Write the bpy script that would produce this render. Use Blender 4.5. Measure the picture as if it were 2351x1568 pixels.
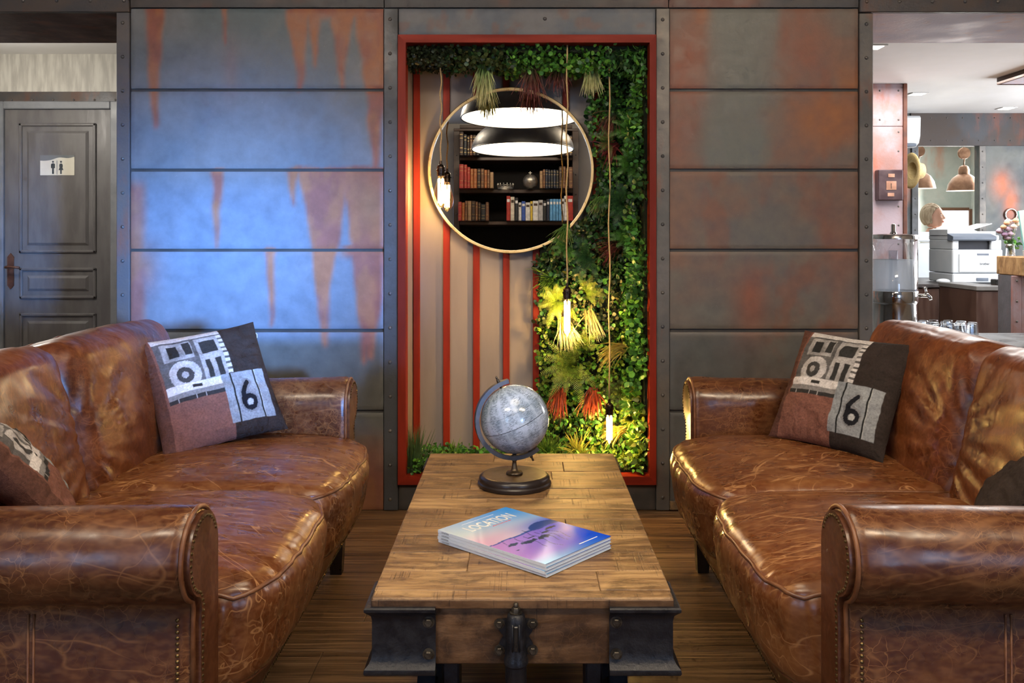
import bpy, bmesh, math, random
import numpy as np
from mathutils import Vector, Matrix, Euler, noise as mnoise

# ------------------------------------------------------------------ clear
for o in list(bpy.data.objects):
    bpy.data.objects.remove(o, do_unlink=True)
SC = bpy.context.scene
COL = SC.collection
PI = math.pi
R = math.radians
random.seed(7)
RNG = np.random.default_rng(7)

# ------------------------------------------------------------------ camera
FPX = 2050.0            # focal length in photo pixels (frame 2351 x 1568)
VX, VY = 1195.0, 537.0  # vanishing point of the view axis in the photo
CH = 1.15               # camera height
cam = bpy.data.cameras.new('camera')
cam.sensor_width = 36.0
cam.lens = FPX / 2351.0 * 36.0
cam.shift_x = -(VX - 1175.5) / 2351.0
cam.shift_y = -(784.0 - VY) / 2351.0
cam.clip_start = 0.05
camo = bpy.data.objects.new('camera', cam)
camo.location = (0, 0, CH)
camo.rotation_euler = (R(90), 0, 0)
COL.objects.link(camo)
SC.camera = camo

# ------------------------------------------------------------------ world, exposure
w = bpy.data.worlds.new('world')
SC.world = w
w.use_nodes = True
w.node_tree.nodes['Background'].inputs['Color'].default_value = (0.55, 0.72, 1.0, 1)
w.node_tree.nodes['Background'].inputs['Strength'].default_value = 1.0
SC.view_settings.view_transform = 'Standard'
SC.view_settings.look = 'None'
SC.view_settings.gamma = 1.0
SC.view_settings.use_curve_mapping = False
SC.view_settings.exposure = 0.15
# light path limits: keeps the render time reasonable
SC.cycles.max_bounces = 6
SC.cycles.diffuse_bounces = 2
SC.cycles.glossy_bounces = 4
SC.cycles.transmission_bounces = 4
SC.cycles.transparent_max_bounces = 10
SC.cycles.caustics_reflective = False
SC.cycles.caustics_refractive = False
SC.cycles.use_adaptive_sampling = True
SC.cycles.adaptive_threshold = 0.07
SC.cycles.adaptive_min_samples = 12

# ------------------------------------------------------------------ assumed window daylight, an added blue beam, bar downlights and added fill lights
def area(name, loc, target, sx, sy, power, color, spread=180):
    l = bpy.data.lights.new(name, 'AREA')
    l.shape = 'RECTANGLE'; l.size = sx; l.size_y = sy
    l.energy = power; l.color = color; l.spread = R(spread)
    o = bpy.data.objects.new(name, l)
    o.location = loc
    d = Vector(target) - Vector(loc)
    o.rotation_euler = d.to_track_quat('-Z', 'Y').to_euler()
    COL.objects.link(o)
    return o

DAY = (0.45, 0.65, 1.0)
WARM = (1.0, 0.80, 0.58)
area('added_blue_beam', (2.10, -2.28, 1.30), (-1.20, 3.71, 1.06), 0.45, 0.40, 13, (0.16, 0.41, 1.0), 13.5)  # narrow beam added to throw a blue patch on the left wall panels
area('assumed_daylight_east', (2.40, -2.33, 1.25), (2.0, 0, 1.1), 0.85, 1.5, 26, DAY)  # daylight assumed from an unseen window behind the camera
area('assumed_daylight_west', (-2.40, -2.33, 1.25), (-2.0, 0, 1.1), 0.85, 1.5, 26, DAY)  # same assumed daylight on the other side, its window unseen too
area('bar_side_fill', (5.75, 6.3, 1.5), (2.0, 6.4, 1.2), 2.8, 1.5, 170, (0.95, 0.97, 1.0))  # fill added from the unseen right side to brighten the bar
area('office_fill', (5.4, 10.4, 1.4), (3.0, 10.4, 1.2), 2.0, 1.6, 230, (1.0, 0.97, 0.92))  # added fill, no window there; keeps the office overexposed
def point(name, loc, power, color, radius):
    l = bpy.data.lights.new(name, 'POINT'); l.energy = power; l.color = color; l.shadow_soft_size = radius
    o = bpy.data.objects.new(name, l); o.location = loc; COL.objects.link(o)
point('corridor_fill', (-3.35, 5.2, 2.05), 30, (1.0, 0.93, 0.82), 0.10)  # fill added out of view to brighten the corridor
area('bar_ceiling_lamps', (2.9, 5.9, 2.28), (2.9, 5.9, 0), 1.6, 1.6, 80, (1.0, 0.96, 0.9))
area('front_wall_fill_west', (-1.3, 0.5, 2.70), (-1.2, 3.4, 0.9), 0.9, 0.4, 42, (1.0, 0.84, 0.64))  # warm fill added above the view to wash the front wall
area('front_wall_fill_east', (1.3, 0.5, 2.70), (1.2, 3.4, 0.9), 0.9, 0.4, 60, (1.0, 0.80, 0.56))  # second added front wall fill, no fitting behind it
area('bookcase_fill', (0.0, -0.55, 2.70), (0.0, -2.4, 1.3), 1.6, 0.3, 24, (1.0, 0.84, 0.64))  # fill added to brighten the bookcase in the mirror

# ------------------------------------------------------------------ pixel helpers (a pixel gives a direction, Y the depth it stands at)
def X(px, Y): return (px - VX) / FPX * Y
def Z(py, Y): return CH - (py - VY) / FPX * Y

# ------------------------------------------------------------------ mesh builder
class MB:
    def __init__(s):
        s.v = []; s.f = []; s.c = None
    def add(s, vs, fs):
        n = len(s.v)
        s.v.extend([tuple(v) for v in vs])
        s.f.extend([tuple(i + n for i in f) for f in fs])
        return s
    def box(s, x0, x1, y0, y1, z0, z1):
        vs = [(x, y, z) for x in (x0, x1) for y in (y0, y1) for z in (z0, z1)]
        return s.add(vs, [(0, 1, 3, 2), (4, 6, 7, 5), (0, 4, 5, 1), (2, 3, 7, 6), (0, 2, 6, 4), (1, 5, 7, 3)])
    def cbox(s, x0, x1, y0, y1, z0, z1, c=0.004):
        # chamfered box
        xs, ys, zs = (x0, x1), (y0, y1), (z0, z1)
        vs = []; idx = {}
        for i in (0, 1):
            for j in (0, 1):
                for k in (0, 1):
                    a = c if i == 0 else -c; b = c if j == 0 else -c; d = c if k == 0 else -c
                    idx[i, j, k] = len(vs)
                    vs += [(xs[i], ys[j] + b, zs[k] + d), (xs[i] + a, ys[j], zs[k] + d), (xs[i] + a, ys[j] + b, zs[k])]
        I = idx
        q = lambda a, n: I[a] + n
        fs = []
        for i in (0, 1): fs.append([q((i, 0, 0), 0), q((i, 0, 1), 0), q((i, 1, 1), 0), q((i, 1, 0), 0)][::(1 if i == 0 else -1)])
        for j in (0, 1): fs.append([q((0, j, 0), 1), q((1, j, 0), 1), q((1, j, 1), 1), q((0, j, 1), 1)][::(1 if j == 0 else -1)])
        for k in (0, 1): fs.append([q((0, 0, k), 2), q((0, 1, k), 2), q((1, 1, k), 2), q((1, 0, k), 2)][::(1 if k == 0 else -1)])
        for i in (0, 1):
            for j in (0, 1):
                fs.append([q((i, j, 0), 0), q((i, j, 0), 1), q((i, j, 1), 1), q((i, j, 1), 0)][::(1 if (i + j) % 2 == 0 else -1)])
            for k in (0, 1):
                fs.append([q((i, 0, k), 0), q((i, 1, k), 0), q((i, 1, k), 2), q((i, 0, k), 2)][::(1 if (i + k) % 2 == 0 else -1)])
        for j in (0, 1):
            for k in (0, 1):
                fs.append([q((0, j, k), 1), q((0, j, k), 2), q((1, j, k), 2), q((1, j, k), 1)][::(1 if (j + k) % 2 == 0 else -1)])
        for key in I:
            t = [q(key, 0), q(key, 1), q(key, 2)]
            fs.append(t if sum(key) % 2 else t[::-1])
        return s.add(vs, fs)
    def tube(s, pts, r, n=8, cap=True, closed=False):
        pts = [Vector(p) for p in pts]
        m = len(pts)
        rs = r if isinstance(r, (list, tuple)) else [r] * m
        rings = []
        up = None
        for i, p in enumerate(pts):
            a = pts[(i - 1) % m] if (closed or i > 0) else p
            b = pts[(i + 1) % m] if (closed or i < m - 1) else p
            t = (b - a).normalized()
            if up is None:
                up = Vector((0, 0, 1)) if abs(t.z) < 0.9 else Vector((1, 0, 0))
            up = (up - t * up.dot(t))
            if up.length < 1e-6: up = t.orthogonal()
            up.normalize()
            q = t.cross(up)
            rings.append([p + (up * math.cos(2 * PI * k / n) + q * math.sin(2 * PI * k / n)) * rs[i] for k in range(n)])
        vs = [v for ring in rings for v in ring]
        fs = []
        for i in range(m if closed else m - 1):
            j = (i + 1) % m
            for k in range(n):
                l = (k + 1) % n
                fs.append((i * n + k, j * n + k, j * n + l, i * n + l))
        if cap and not closed:
            fs.append(tuple(range(n))); fs.append(tuple((m - 1) * n + k for k in range(n))[::-1])
        return s.add(vs, fs)
    def cyl(s, p0, p1, r0, r1=None, n=16):
        return s.tube([p0, p1], [r0, r0 if r1 is None else r1], n)
    def lathe(s, prof, cx=0, cy=0, n=32, axis='z', cz=0):
        vs = []; fs = []
        m = len(prof)
        for k in range(n):
            a = 2 * PI * k / n
            for (r, h) in prof:
                if axis == 'z': vs.append((cx + r * math.cos(a), cy + r * math.sin(a), cz + h))
                elif axis == 'y': vs.append((cx + r * math.cos(a), cy + h, cz + r * math.sin(a)))
                else: vs.append((cx + h, cy + r * math.cos(a), cz + r * math.sin(a)))
        for k in range(n):
            l = (k + 1) % n
            for i in range(m - 1):
                fs.append((k * m + i, l * m + i, l * m + i + 1, k * m + i + 1))
        return s.add(vs, fs)
    def prism(s, poly, a0, a1, plane='xz'):
        # poly in a plane, extruded along the third axis from a0 to a1
        n = len(poly)
        def P(p, a):
            if plane == 'xz': return (p[0], a, p[1])
            if plane == 'xy': return (p[0], p[1], a)
            return (a, p[0], p[1])
        vs = [P(p, a0) for p in poly] + [P(p, a1) for p in poly]
        fs = [tuple(range(n)), tuple(range(n, 2 * n))[::-1]]
        for i in range(n):
            j = (i + 1) % n
            fs.append((i, i + n, j + n, j))
        return s.add(vs, fs)
    def sphere(s, c, r, nu=24, nv=14, sc=(1, 1, 1)):
        vs = [(c[0], c[1], c[2] + r * sc[2])]
        for j in range(1, nv):
            t = PI * j / nv
            for i in range(nu):
                a = 2 * PI * i / nu
                vs.append((c[0] + r * sc[0] * math.sin(t) * math.cos(a), c[1] + r * sc[1] * math.sin(t) * math.sin(a), c[2] + r * sc[2] * math.cos(t)))
        vs.append((c[0], c[1], c[2] - r * sc[2]))
        fs = []
        for i in range(nu):
            fs.append((0, 1 + i, 1 + (i + 1) % nu))
        for j in range(nv - 2):
            for i in range(nu):
                a = 1 + j * nu + i; b = 1 + j * nu + (i + 1) % nu
                fs.append((a, a + nu, b + nu, b))
        L = len(vs) - 1
        for i in range(nu):
            fs.append((L, 1 + (nv - 2) * nu + (i + 1) % nu, 1 + (nv - 2) * nu + i))
        return s.add(vs, fs)
    def xf(s, mat, start=0):
        for i in range(start, len(s.v)):
            s.v[i] = tuple(mat @ Vector(s.v[i]))
        return s
    def mesh(s, name, mat, smooth=False, fix=True, angle=None):
        me = bpy.data.meshes.new(name)
        me.from_pydata(s.v, [], s.f)
        if fix:
            bm = bmesh.new(); bm.from_mesh(me)
            bmesh.ops.recalc_face_normals(bm, faces=bm.faces)
            bm.to_mesh(me); bm.free()
        if smooth or angle:
            me.shade_smooth()
            if angle: me.set_sharp_from_angle(angle=R(angle))
        if s.c is not None:
            at = me.color_attributes.new('col', 'FLOAT_COLOR', 'POINT')
            at.data.foreach_set('color', np.asarray(s.c, dtype=np.float32).ravel())
        if mat is not None: me.materials.append(mat)
        return me

def props(o, label=None, cat=None, group=None, kind=None):
    if label: o['label'] = label
    if cat: o['category'] = cat
    if group: o['group'] = group
    if kind: o['kind'] = kind
    return o

def obj(name, mb, mat=None, parent=None, smooth=False, angle=None, loc=None, rot=None, fix=True, **kw):
    me = mb.mesh(name, mat, smooth, fix, angle) if isinstance(mb, MB) else mb
    o = bpy.data.objects.new(name, me)
    COL.objects.link(o)
    if parent is not None: o.parent = parent
    if loc is not None: o.location = loc
    if rot is not None: o.rotation_euler = rot
    return props(o, **kw)

def thing(name, loc, label, cat, group=None, rz=0, rot=None):
    o = bpy.data.objects.new(name, None)
    o.empty_display_size = 0.05
    COL.objects.link(o)
    o.location = loc
    o.rotation_euler = rot if rot is not None else (0, 0, rz)
    return props(o, label, cat, group)

def copy_tree(o, parent=None):
    c = o.copy(); COL.objects.link(c); c.parent = parent
    for ch in [x for x in o.children]:
        copy_tree(ch, c)
    return c

def text_mb(body, size, weight=0.0, sx=1.0, align='LEFT', spacing=1.0):
    cu = bpy.data.curves.new('t', 'FONT')
    cu.body = body; cu.size = size; cu.offset = weight; cu.align_x = align; cu.space_character = spacing
    cu.resolution_u = 3
    o = bpy.data.objects.new('t', cu); COL.objects.link(o)
    bpy.context.view_layer.update()
    me = bpy.data.meshes.new_from_object(o.evaluated_get(bpy.context.evaluated_depsgraph_get()))
    mb = MB()
    mb.add([(v.co.x * sx, v.co.y, v.co.z) for v in me.vertices], [tuple(p.vertices) for p in me.polygons])
    bpy.data.objects.remove(o, do_unlink=True); bpy.data.curves.remove(cu); bpy.data.meshes.remove(me)
    return mb

# smooth value noise on arrays
_LAT = RNG.random((257, 257))
def vnoise(x, y):
    x = np.asarray(x, float); y = np.asarray(y, float)
    xi = np.floor(x).astype(int); yi = np.floor(y).astype(int)
    fx = x - xi; fy = y - yi
    fx = fx * fx * (3 - 2 * fx); fy = fy * fy * (3 - 2 * fy)
    a = _LAT[xi % 256, yi % 256]; b = _LAT[(xi + 1) % 256, yi % 256]
    c = _LAT[xi % 256, (yi + 1) % 256]; d = _LAT[(xi + 1) % 256, (yi + 1) % 256]
    return (a * (1 - fx) + b * fx) * (1 - fy) + (c * (1 - fx) + d * fx) * fy
def fbm(x, y, o=4):
    t = 0; a = 0.5; s = 0
    for i in range(o):
        t = t + a * vnoise(np.asarray(x) * 2 ** i + 17.3 * i, np.asarray(y) * 2 ** i + 5.1 * i); s += a; a *= 0.5
    return t / s
def sstep(a, b, x):
    t = np.clip((x - a) / (b - a), 0, 1)
    return t * t * (3 - 2 * t)
def mixc(c0, c1, t):
    t = np.asarray(t)[..., None]
    return np.asarray(c0) * (1 - t) + np.asarray(c1) * t

# ------------------------------------------------------------------ material helpers
class G:
    def __init__(s, name):
        s.m = bpy.data.materials.new(name); s.m.use_nodes = True
        s.t = s.m.node_tree
        s.b = s.t.nodes['Principled BSDF']
        s.out = s.t.nodes['Material Output']
    def node(s, typ, ins=None, **kw):
        n = s.t.nodes.new(typ)
        for k, v in kw.items(): setattr(n, k, v)
        for k, v in (ins or {}).items(): s.set(n.inputs[k], v)
        return n
    def set(s, sock, v):
        if isinstance(v, bpy.types.NodeSocket): s.t.links.new(v, sock)
        elif isinstance(v, (tuple, list)) and sock.type == 'RGBA' and len(v) == 3: sock.default_value = (*v, 1)
        else: sock.default_value = v
    def coord(s, kind='Object'): return s.node('ShaderNodeTexCoord').outputs[kind]
    def pos(s): return s.node('ShaderNodeNewGeometry').outputs['Position']
    def rand(s): return s.node('ShaderNodeObjectInfo').outputs['Random']
    def map(s, vec, scale=(1, 1, 1), loc=(0, 0, 0), rot=(0, 0, 0)):
        return s.node('ShaderNodeMapping', {'Vector': vec, 'Scale': scale, 'Location': loc, 'Rotation': rot}).outputs[0]
    def shifted(s, kind='Object', k=7.0):
        r = s.rand()
        v = s.node('ShaderNodeVectorMath', operation='ADD')
        s.set(v.inputs[0], s.coord(kind)); 
        m = s.math('MULTIPLY', r, k)
        c = s.node('ShaderNodeCombineXYZ', {'X': m, 'Y': s.math('MULTIPLY', r, k * 1.7), 'Z': s.math('MULTIPLY', r, k * 0.6)}).outputs[0]
        s.set(v.inputs[1], c)
        return v.outputs[0]
    def noise(s, vec, scale, detail=4, rough=0.55, dist=0.0):
        return s.node('ShaderNodeTexNoise', {'Vector': vec, 'Scale': scale, 'Detail': detail, 'Roughness': rough, 'Distortion': dist}).outputs[0]
    def warp(s, vec, scale, amt):
        n = s.node('ShaderNodeTexNoise', {'Vector': vec, 'Scale': scale, 'Detail': 2.0}).outputs['Color']
        a = s.node('ShaderNodeVectorMath', operation='SUBTRACT'); s.set(a.inputs[0], n); a.inputs[1].default_value = (.5, .5, .5)
        b = s.node('ShaderNodeVectorMath', operation='SCALE'); s.set(b.inputs[0], a.outputs[0]); s.set(b.inputs['Scale'], amt)
        c = s.node('ShaderNodeVectorMath', operation='ADD'); s.set(c.inputs[0], vec); s.set(c.inputs[1], b.outputs[0])
        return c.outputs[0]
    def vor(s, vec, scale, feature='DISTANCE_TO_EDGE'):
        return s.node('ShaderNodeTexVoronoi', {'Vector': vec, 'Scale': scale}, feature=feature).outputs['Distance']
    def math(s, op, a, b=0.0, clamp=False):
        n = s.node('ShaderNodeMath', operation=op, use_clamp=clamp)
        s.set(n.inputs[0], a); s.set(n.inputs[1], b)
        return n.outputs[0]
    def mr(s, v, a, b, c=0.0, d=1.0):
        return s.node('ShaderNodeMapRange', {'Value': v, 'From Min': a, 'From Max': b, 'To Min': c, 'To Max': d}, interpolation_type='SMOOTHSTEP').outputs[0]
    def mix(s, f, a, b, mode='MIX'):
        n = s.node('ShaderNodeMix', data_type='RGBA', blend_type=mode)
        s.set(n.inputs[0], f); s.set(n.inputs[6], a); s.set(n.inputs[7], b)
        return n.outputs[2]
    def ramp(s, f, stops):
        n = s.node('ShaderNodeValToRGB'); s.set(n.inputs[0], f)
        e = n.color_ramp.elements
        while len(e) < len(stops): e.new(0.5)
        for i, (p, c) in enumerate(stops):
            e[i].position = p; e[i].color = (*c, 1)
        return n.outputs[0]
    def attr(s, name='col'): return s.node('ShaderNodeAttribute', attribute_name=name).outputs['Color']
    def bump(s, h, strength=0.3, dist=0.01):
        n = s.node('ShaderNodeBump', {'Height': h, 'Strength': strength, 'Distance': dist})
        s.set(s.b.inputs['Normal'], n.outputs[0])
    def fin(s, color=None, rough=None, metal=None, spec=None, **kw):
        if color is not None: s.set(s.b.inputs['Base Color'], color)
        if rough is not None: s.set(s.b.inputs['Roughness'], rough)
        if metal is not None: s.set(s.b.inputs['Metallic'], metal)
        if spec is not None: s.set(s.b.inputs['Specular IOR Level'], spec)
        for k, v in kw.items(): s.set(s.b.inputs[k], v)
        return s.m

def pm(name, c1, c2, scale=6, rough=0.5, metal=0.0, bump=0.0, stretch=(1, 1, 1), detail=5, lo=0.35, hi=0.65, rvar=0.1, kind='Object', spec=None, shift=True):
    g = G(name)
    v = g.map(g.shifted(kind) if shift else g.coord(kind), stretch)
    n = g.noise(v, scale, detail)
    g.fin(g.mix(g.mr(n, lo, hi), c1, c2), g.mr(n, 0.3, 0.7, max(0.02, rough - rvar), min(1, rough + rvar)), metal, spec)
    if bump: g.bump(g.noise(v, scale * 4, detail), bump, 0.005)
    return g.m

def emit(name, color, strength):
    g = G(name)
    g.fin((0, 0, 0), 0.5, **{'Emission Color': color, 'Emission Strength': strength})
    return g.m

def thin_glass(name, tint=(0.95, 0.97, 0.97), gl=0.12, rough=0.02):
    g = G(name)
    tr = g.node('ShaderNodeBsdfTransparent', {'Color': tint}).outputs[0]
    gs = g.node('ShaderNodeBsdfGlossy', {'Color': (1, 1, 1), 'Roughness': rough}).outputs[0]
    fr = g.node('ShaderNodeLayerWeight', {'Blend': 0.25}).outputs['Facing']
    f = g.math('ADD', g.math('MULTIPLY', fr, 0.6), gl * 0.4, True)
    mx = g.node('ShaderNodeMixShader')
    g.set(mx.inputs[0], f); g.set(mx.inputs[1], tr); g.set(mx.inputs[2], gs)
    g.t.links.new(mx.outputs[0], g.out.inputs['Surface'])
    return g.m
# ================================================================== materials
def painted_panel():
    g = G('rusty_painted_metal')
    c = g.attr()
    p = g.pos()
    n = g.noise(p, 14, 6, 0.6)
    fine = g.noise(p, 90, 4, 0.6)
    c = g.mix(1.0, c, g.ramp(n, [(0.25, (0.78, 0.78, 0.78)), (0.75, (1.2, 1.2, 1.2))]), 'MULTIPLY')
    spk = g.mr(g.noise(p, 160, 2), 0.74, 0.80)
    c = g.mix(g.math('MULTIPLY', spk, 0.35), c, (0.45, 0.42, 0.38))
    g.fin(c, g.mr(n, 0.3, 0.7, 0.42, 0.58), 0.0, 0.4)
    h = g.math('ADD', g.math('MULTIPLY', fine, 0.5), g.math('MULTIPLY', n, 0.4))
    g.bump(h, 0.14, 0.004)
    return g.m
M_PANEL = painted_panel()

def steel(name, base, alt, rust, amt=0.5, rough=0.45, sc=5):
    g = G(name)
    p = g.pos()
    n = g.noise(p, sc, 6, 0.62)
    n2 = g.noise(g.map(p, (1, 1, 0.35), (3, 1, 7)), sc * 1.4, 5, 0.6)
    c = g.mix(g.mr(n, 0.35, 0.65), base, alt)
    c = g.mix(g.mr(n2, 0.62 - amt * 0.25, 0.80 - amt * 0.2), c, rust)
    g.fin(c, g.mr(n, 0.3, 0.7, rough - 0.1, rough + 0.15), 0.15, 0.5)
    g.bump(g.noise(p, 60, 5, 0.6), 0.25, 0.004)
    return g.m
M_STRIP = steel('riveted_steel_strip', (0.15, 0.13, 0.11), (0.10, 0.098, 0.095), (0.20, 0.085, 0.05), 0.35)
M_STRIPL = steel('riveted_steel_strip_reddish', (0.14, 0.115, 0.10), (0.10, 0.095, 0.10), (0.22, 0.085, 0.05), 0.55)
M_STRIPB = steel('riveted_steel_strip_bluish', (0.075, 0.08, 0.09), (0.055, 0.055, 0.055), (0.13, 0.06, 0.035), 0.15)
M_BEAM = steel('dark_steel_beam', (0.055, 0.055, 0.06), (0.085, 0.065, 0.055), (0.12, 0.055, 0.035), 0.3)
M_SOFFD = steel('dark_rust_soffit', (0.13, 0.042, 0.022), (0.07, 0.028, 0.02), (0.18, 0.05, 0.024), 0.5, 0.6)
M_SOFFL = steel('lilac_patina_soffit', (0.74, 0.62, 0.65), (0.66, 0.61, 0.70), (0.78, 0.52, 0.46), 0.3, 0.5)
M_PILLAR = steel('rust_lilac_panel', (0.30, 0.17, 0.155), (0.36, 0.29, 0.33), (0.38, 0.12, 0.07), 0.45, 0.45, 3.0)
M_PATINA = steel('grey_patina_metal', (0.11, 0.11, 0.10), (0.055, 0.065, 0.07), (0.30, 0.10, 0.05), 0.35, 0.62, 2.2)
M_PATLT = steel('pale_patina_wall', (0.62, 0.66, 0.62), (0.45, 0.55, 0.52), (0.65, 0.40, 0.30), 0.3, 0.5, 1.6)
M_RIVET = steel('rivet_steel', (0.13, 0.115, 0.10), (0.08, 0.08, 0.085), (0.17, 0.08, 0.05), 0.2, 0.35)
M_CORE = pm('dark_groove', (0.03, 0.028, 0.028), (0.05, 0.045, 0.04), 8, 0.6)
M_WHITE = pm('white_ceiling_paint', (0.80, 0.79, 0.77), (0.84, 0.83, 0.82), 3, 0.7)
M_GREYWALL = pm('warm_grey_wall_paint', (0.34, 0.31, 0.28), (0.39, 0.36, 0.33), 4, 0.6, bump=0.05)
M_PLASTER = pm('brushed_concrete_plaster', (0.42, 0.40, 0.36), (0.60, 0.58, 0.52), 7, 0.7, bump=0.1, stretch=(3.5, 1, 0.5))
M_REDW = pm('red_stained_wood', (0.30, 0.028, 0.011), (0.17, 0.014, 0.006), 9, 0.5, stretch=(1, 1, 0.12), bump=0.08, kind='Object', spec=0.2)
M_REDWH = pm('red_stained_wood_across', (0.30, 0.028, 0.011), (0.17, 0.014, 0.006), 9, 0.5, stretch=(0.12, 1, 1), bump=0.08, spec=0.2)
M_BEIGE = pm('beige_painted_board', (0.30, 0.258, 0.242), (0.26, 0.222, 0.21), 7, 0.55, stretch=(1, 1, 0.2), bump=0.05)
M_DOOR = pm('grey_door_paint', (0.125, 0.118, 0.118), (0.155, 0.148, 0.146), 8, 0.42, stretch=(2, 1, 0.5), bump=0.06)
M_DOORF = pm('grey_door_frame_paint', (0.19, 0.20, 0.22), (0.24, 0.25, 0.27), 8, 0.45)
M_BROWNIRON = pm('rusty_brown_iron', (0.10, 0.04, 0.025), (0.16, 0.065, 0.035), 30, 0.5, 0.3)
M_BLACKSH = pm('black_lacquer', (0.012, 0.012, 0.013), (0.02, 0.019, 0.018), 12, 0.28)
M_WINFRAME = pm('window_frame_grey', (0.12, 0.12, 0.13), (0.15, 0.15, 0.16), 8, 0.5)
M_PANE = thin_glass('window_pane', (0.97, 0.98, 1.0), 0.05)

def floor_mat():
    g = G('striated_vinyl_plank')
    p = g.pos()
    r = g.rand()
    v = g.map(p, (1.0, 1.0, 1.0))
    v = g.warp(v, 2.5, 0.02)
    a = g.noise(g.map(v, (2.0, 150, 1)), 1.0, 4, 0.7)
    b = g.noise(g.map(v, (0.8, 40, 1), (4, 2, 0)), 1.0, 4, 0.6)
    n = g.math('ADD', g.math('MULTIPLY', a, 0.75), g.math('MULTIPLY', b, 0.35))
    n = g.math('ADD', n, g.math('MULTIPLY', g.math('SUBTRACT', r, 0.5), 0.07))
    c = g.ramp(n, [(0.38, (0.030, 0.014, 0.007)), (0.50, (0.105, 0.055, 0.026)), (0.60, (0.21, 0.118, 0.057)), (0.72, (0.42, 0.27, 0.15))])
    g.fin(c, g.mr(n, 0.35, 0.7, 0.34, 0.5), 0, 0.4)
    g.bump(a, 0.25, 0.003)
    return g.m
M_FLOOR = floor_mat()

RIV = MB().lathe([(0.0, -0.0065), (0.0035, -0.006), (0.0065, -0.004), (0.0082, 0.0), (0.0085, 0.001)], n=10, axis='y').mesh('rivet', M_RIVET, True)

def struct(name, mb, mat, parent=None, **kw):
    if parent is None: kw['kind'] = 'structure'
    return obj(name, mb, mat, parent, **kw)

def rivet(parent, x, y, z, me=None):
    return obj('rivet', me or RIV, None, parent, loc=(x, y, z))

# ================================================================== front wall with panels
D = 3.71; DB = 4.30
xL, xR = X(268, D), X(2004, D)           # jambs of the two openings
nx0, nx1 = X(915, D), X(1505, D)         # outer edges of the niche frame
nz0, nz1 = Z(1110, D), Z(82, D)
HZ = Z(29, D)                            # underside of the lintels
CEIL = 2.75
core = MB()
fy = D + 0.013
core.box(xL, nx0 + 0.02, fy, DB, 0, CEIL)
core.box(nx1 - 0.012, xR, fy, DB, 0, CEIL)
core.box(nx0 + 0.02, nx1 - 0.012, fy, DB, nz1 - 0.02, CEIL)
core.box(nx0 + 0.02, nx1 - 0.012, fy, DB, 0, nz0 + 0.02)
core.box(nx0 + 0.02, nx1 - 0.012, 4.05, DB, nz0 + 0.02, nz1 - 0.02)
core.box(-3.0, xL, fy, DB, HZ + 0.012, CEIL)
core.box(xR, 3.0, fy, DB, HZ + 0.012, CEIL)
wall_front = struct('wall_front', core, M_CORE, label='front wall clad in rust painted metal panels around the plant niche')

def drip(px, py, cx, y0, y1, w0, w1, soft=7, wob=6):
    t = np.clip((py - y0) / (y1 - y0), 0, 1)
    wd = w0 * (1 - t) ** 1.6 + w1 * (1 - t) ** 0.25
    cxx = cx + wob * (vnoise(py / 40 + cx, py * 0 + cx) - 0.5)
    m = 1 - sstep(-soft, soft, np.abs(px - cxx) - wd / 2)
    return m * sstep(y0 - 3, y0 + 4, py) * (1 - sstep(y1 - 14, y1 + 4, py))
def blob(px, py, cx, cy, rx, ry):
    d = ((px - cx) / rx) ** 2 + ((py - cy) / ry) ** 2
    return np.exp(-d)

def col_left(px, py):
    n = fbm(px / 120, py / 120); n2 = fbm(px / 35 + 9, py / 60 + 3)
    c = mixc((0.125, 0.142, 0.158), (0.168, 0.172, 0.178), sstep(0.3, 0.7, n))
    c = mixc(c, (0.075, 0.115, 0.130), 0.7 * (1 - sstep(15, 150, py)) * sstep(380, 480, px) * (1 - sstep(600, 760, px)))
    c = mixc(c, (0.15, 0.19, 0.255), sstep(380, 470, py) * 0.55)  # blue paint, with blue beam light mixed in from the third row down
    c = mixc(c, (0.10, 0.098, 0.088), sstep(765, 800, py))  # lowest rows darkened: shade under the beam put into the colour
    rust = np.zeros_like(px)
    jx = px + 10 * (n2 - 0.5); jy = py + 14 * (fbm(px / 20, py / 90 + 7) - 0.5)
    for a in [(355, 18, 300, 24, 22), (518, 18, 110, 5, 7), (687, 18, 215, 40, 20), (722, 18, 160, 30, 8), (785, 18, 210, 52, 14), (860, 18, 400, 70, 26),
              (498, 386, 575, 20, 12), (675, 386, 480, 26, 8), (745, 390, 800, 95, 26), (850, 386, 830, 110, 40), (622, 570, 755, 16, 12), (838, 570, 840, 60, 20)]:
        rust = np.maximum(rust, drip(jx, jy, *a))
    for (x0, x1, y0, y1) in [(655, 900, 10, 40), (655, 900, 384, 402), (780, 900, 566, 590)]:
        rust = np.maximum(rust, sstep(x0 - 10, x0 + 25, jx) * sstep(y0 - 4, y0 + 2, jy) * (1 - sstep(y1 - 10, y1 + 14, jy)))
    rust = np.maximum(rust, 0.85 * (1 - sstep(318, 348, jx)) * sstep(400, 440, py) * (1 - sstep(700, 900, py)))
    rust = np.maximum(rust, 0.8 * blob(px, py, 318, 620, 40, 60))
    rust = np.maximum(rust, 0.5 * blob(px, py, 530, 150, 18, 70) * 0.5)
    rust = np.maximum(rust, 0.75 * sstep(950, 1120, py + 80 * (n - 0.5)))
    rc = mixc((0.25, 0.080, 0.050), (0.32, 0.118, 0.048), sstep(0.35, 0.65, n2))
    rc = mixc(rc, (0.30, 0.13, 0.05), blob(px, py, 850, 470, 45, 70))
    return mixc(c, rc, np.clip(rust * (0.80 + 0.25 * n), 0, 0.95))

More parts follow.
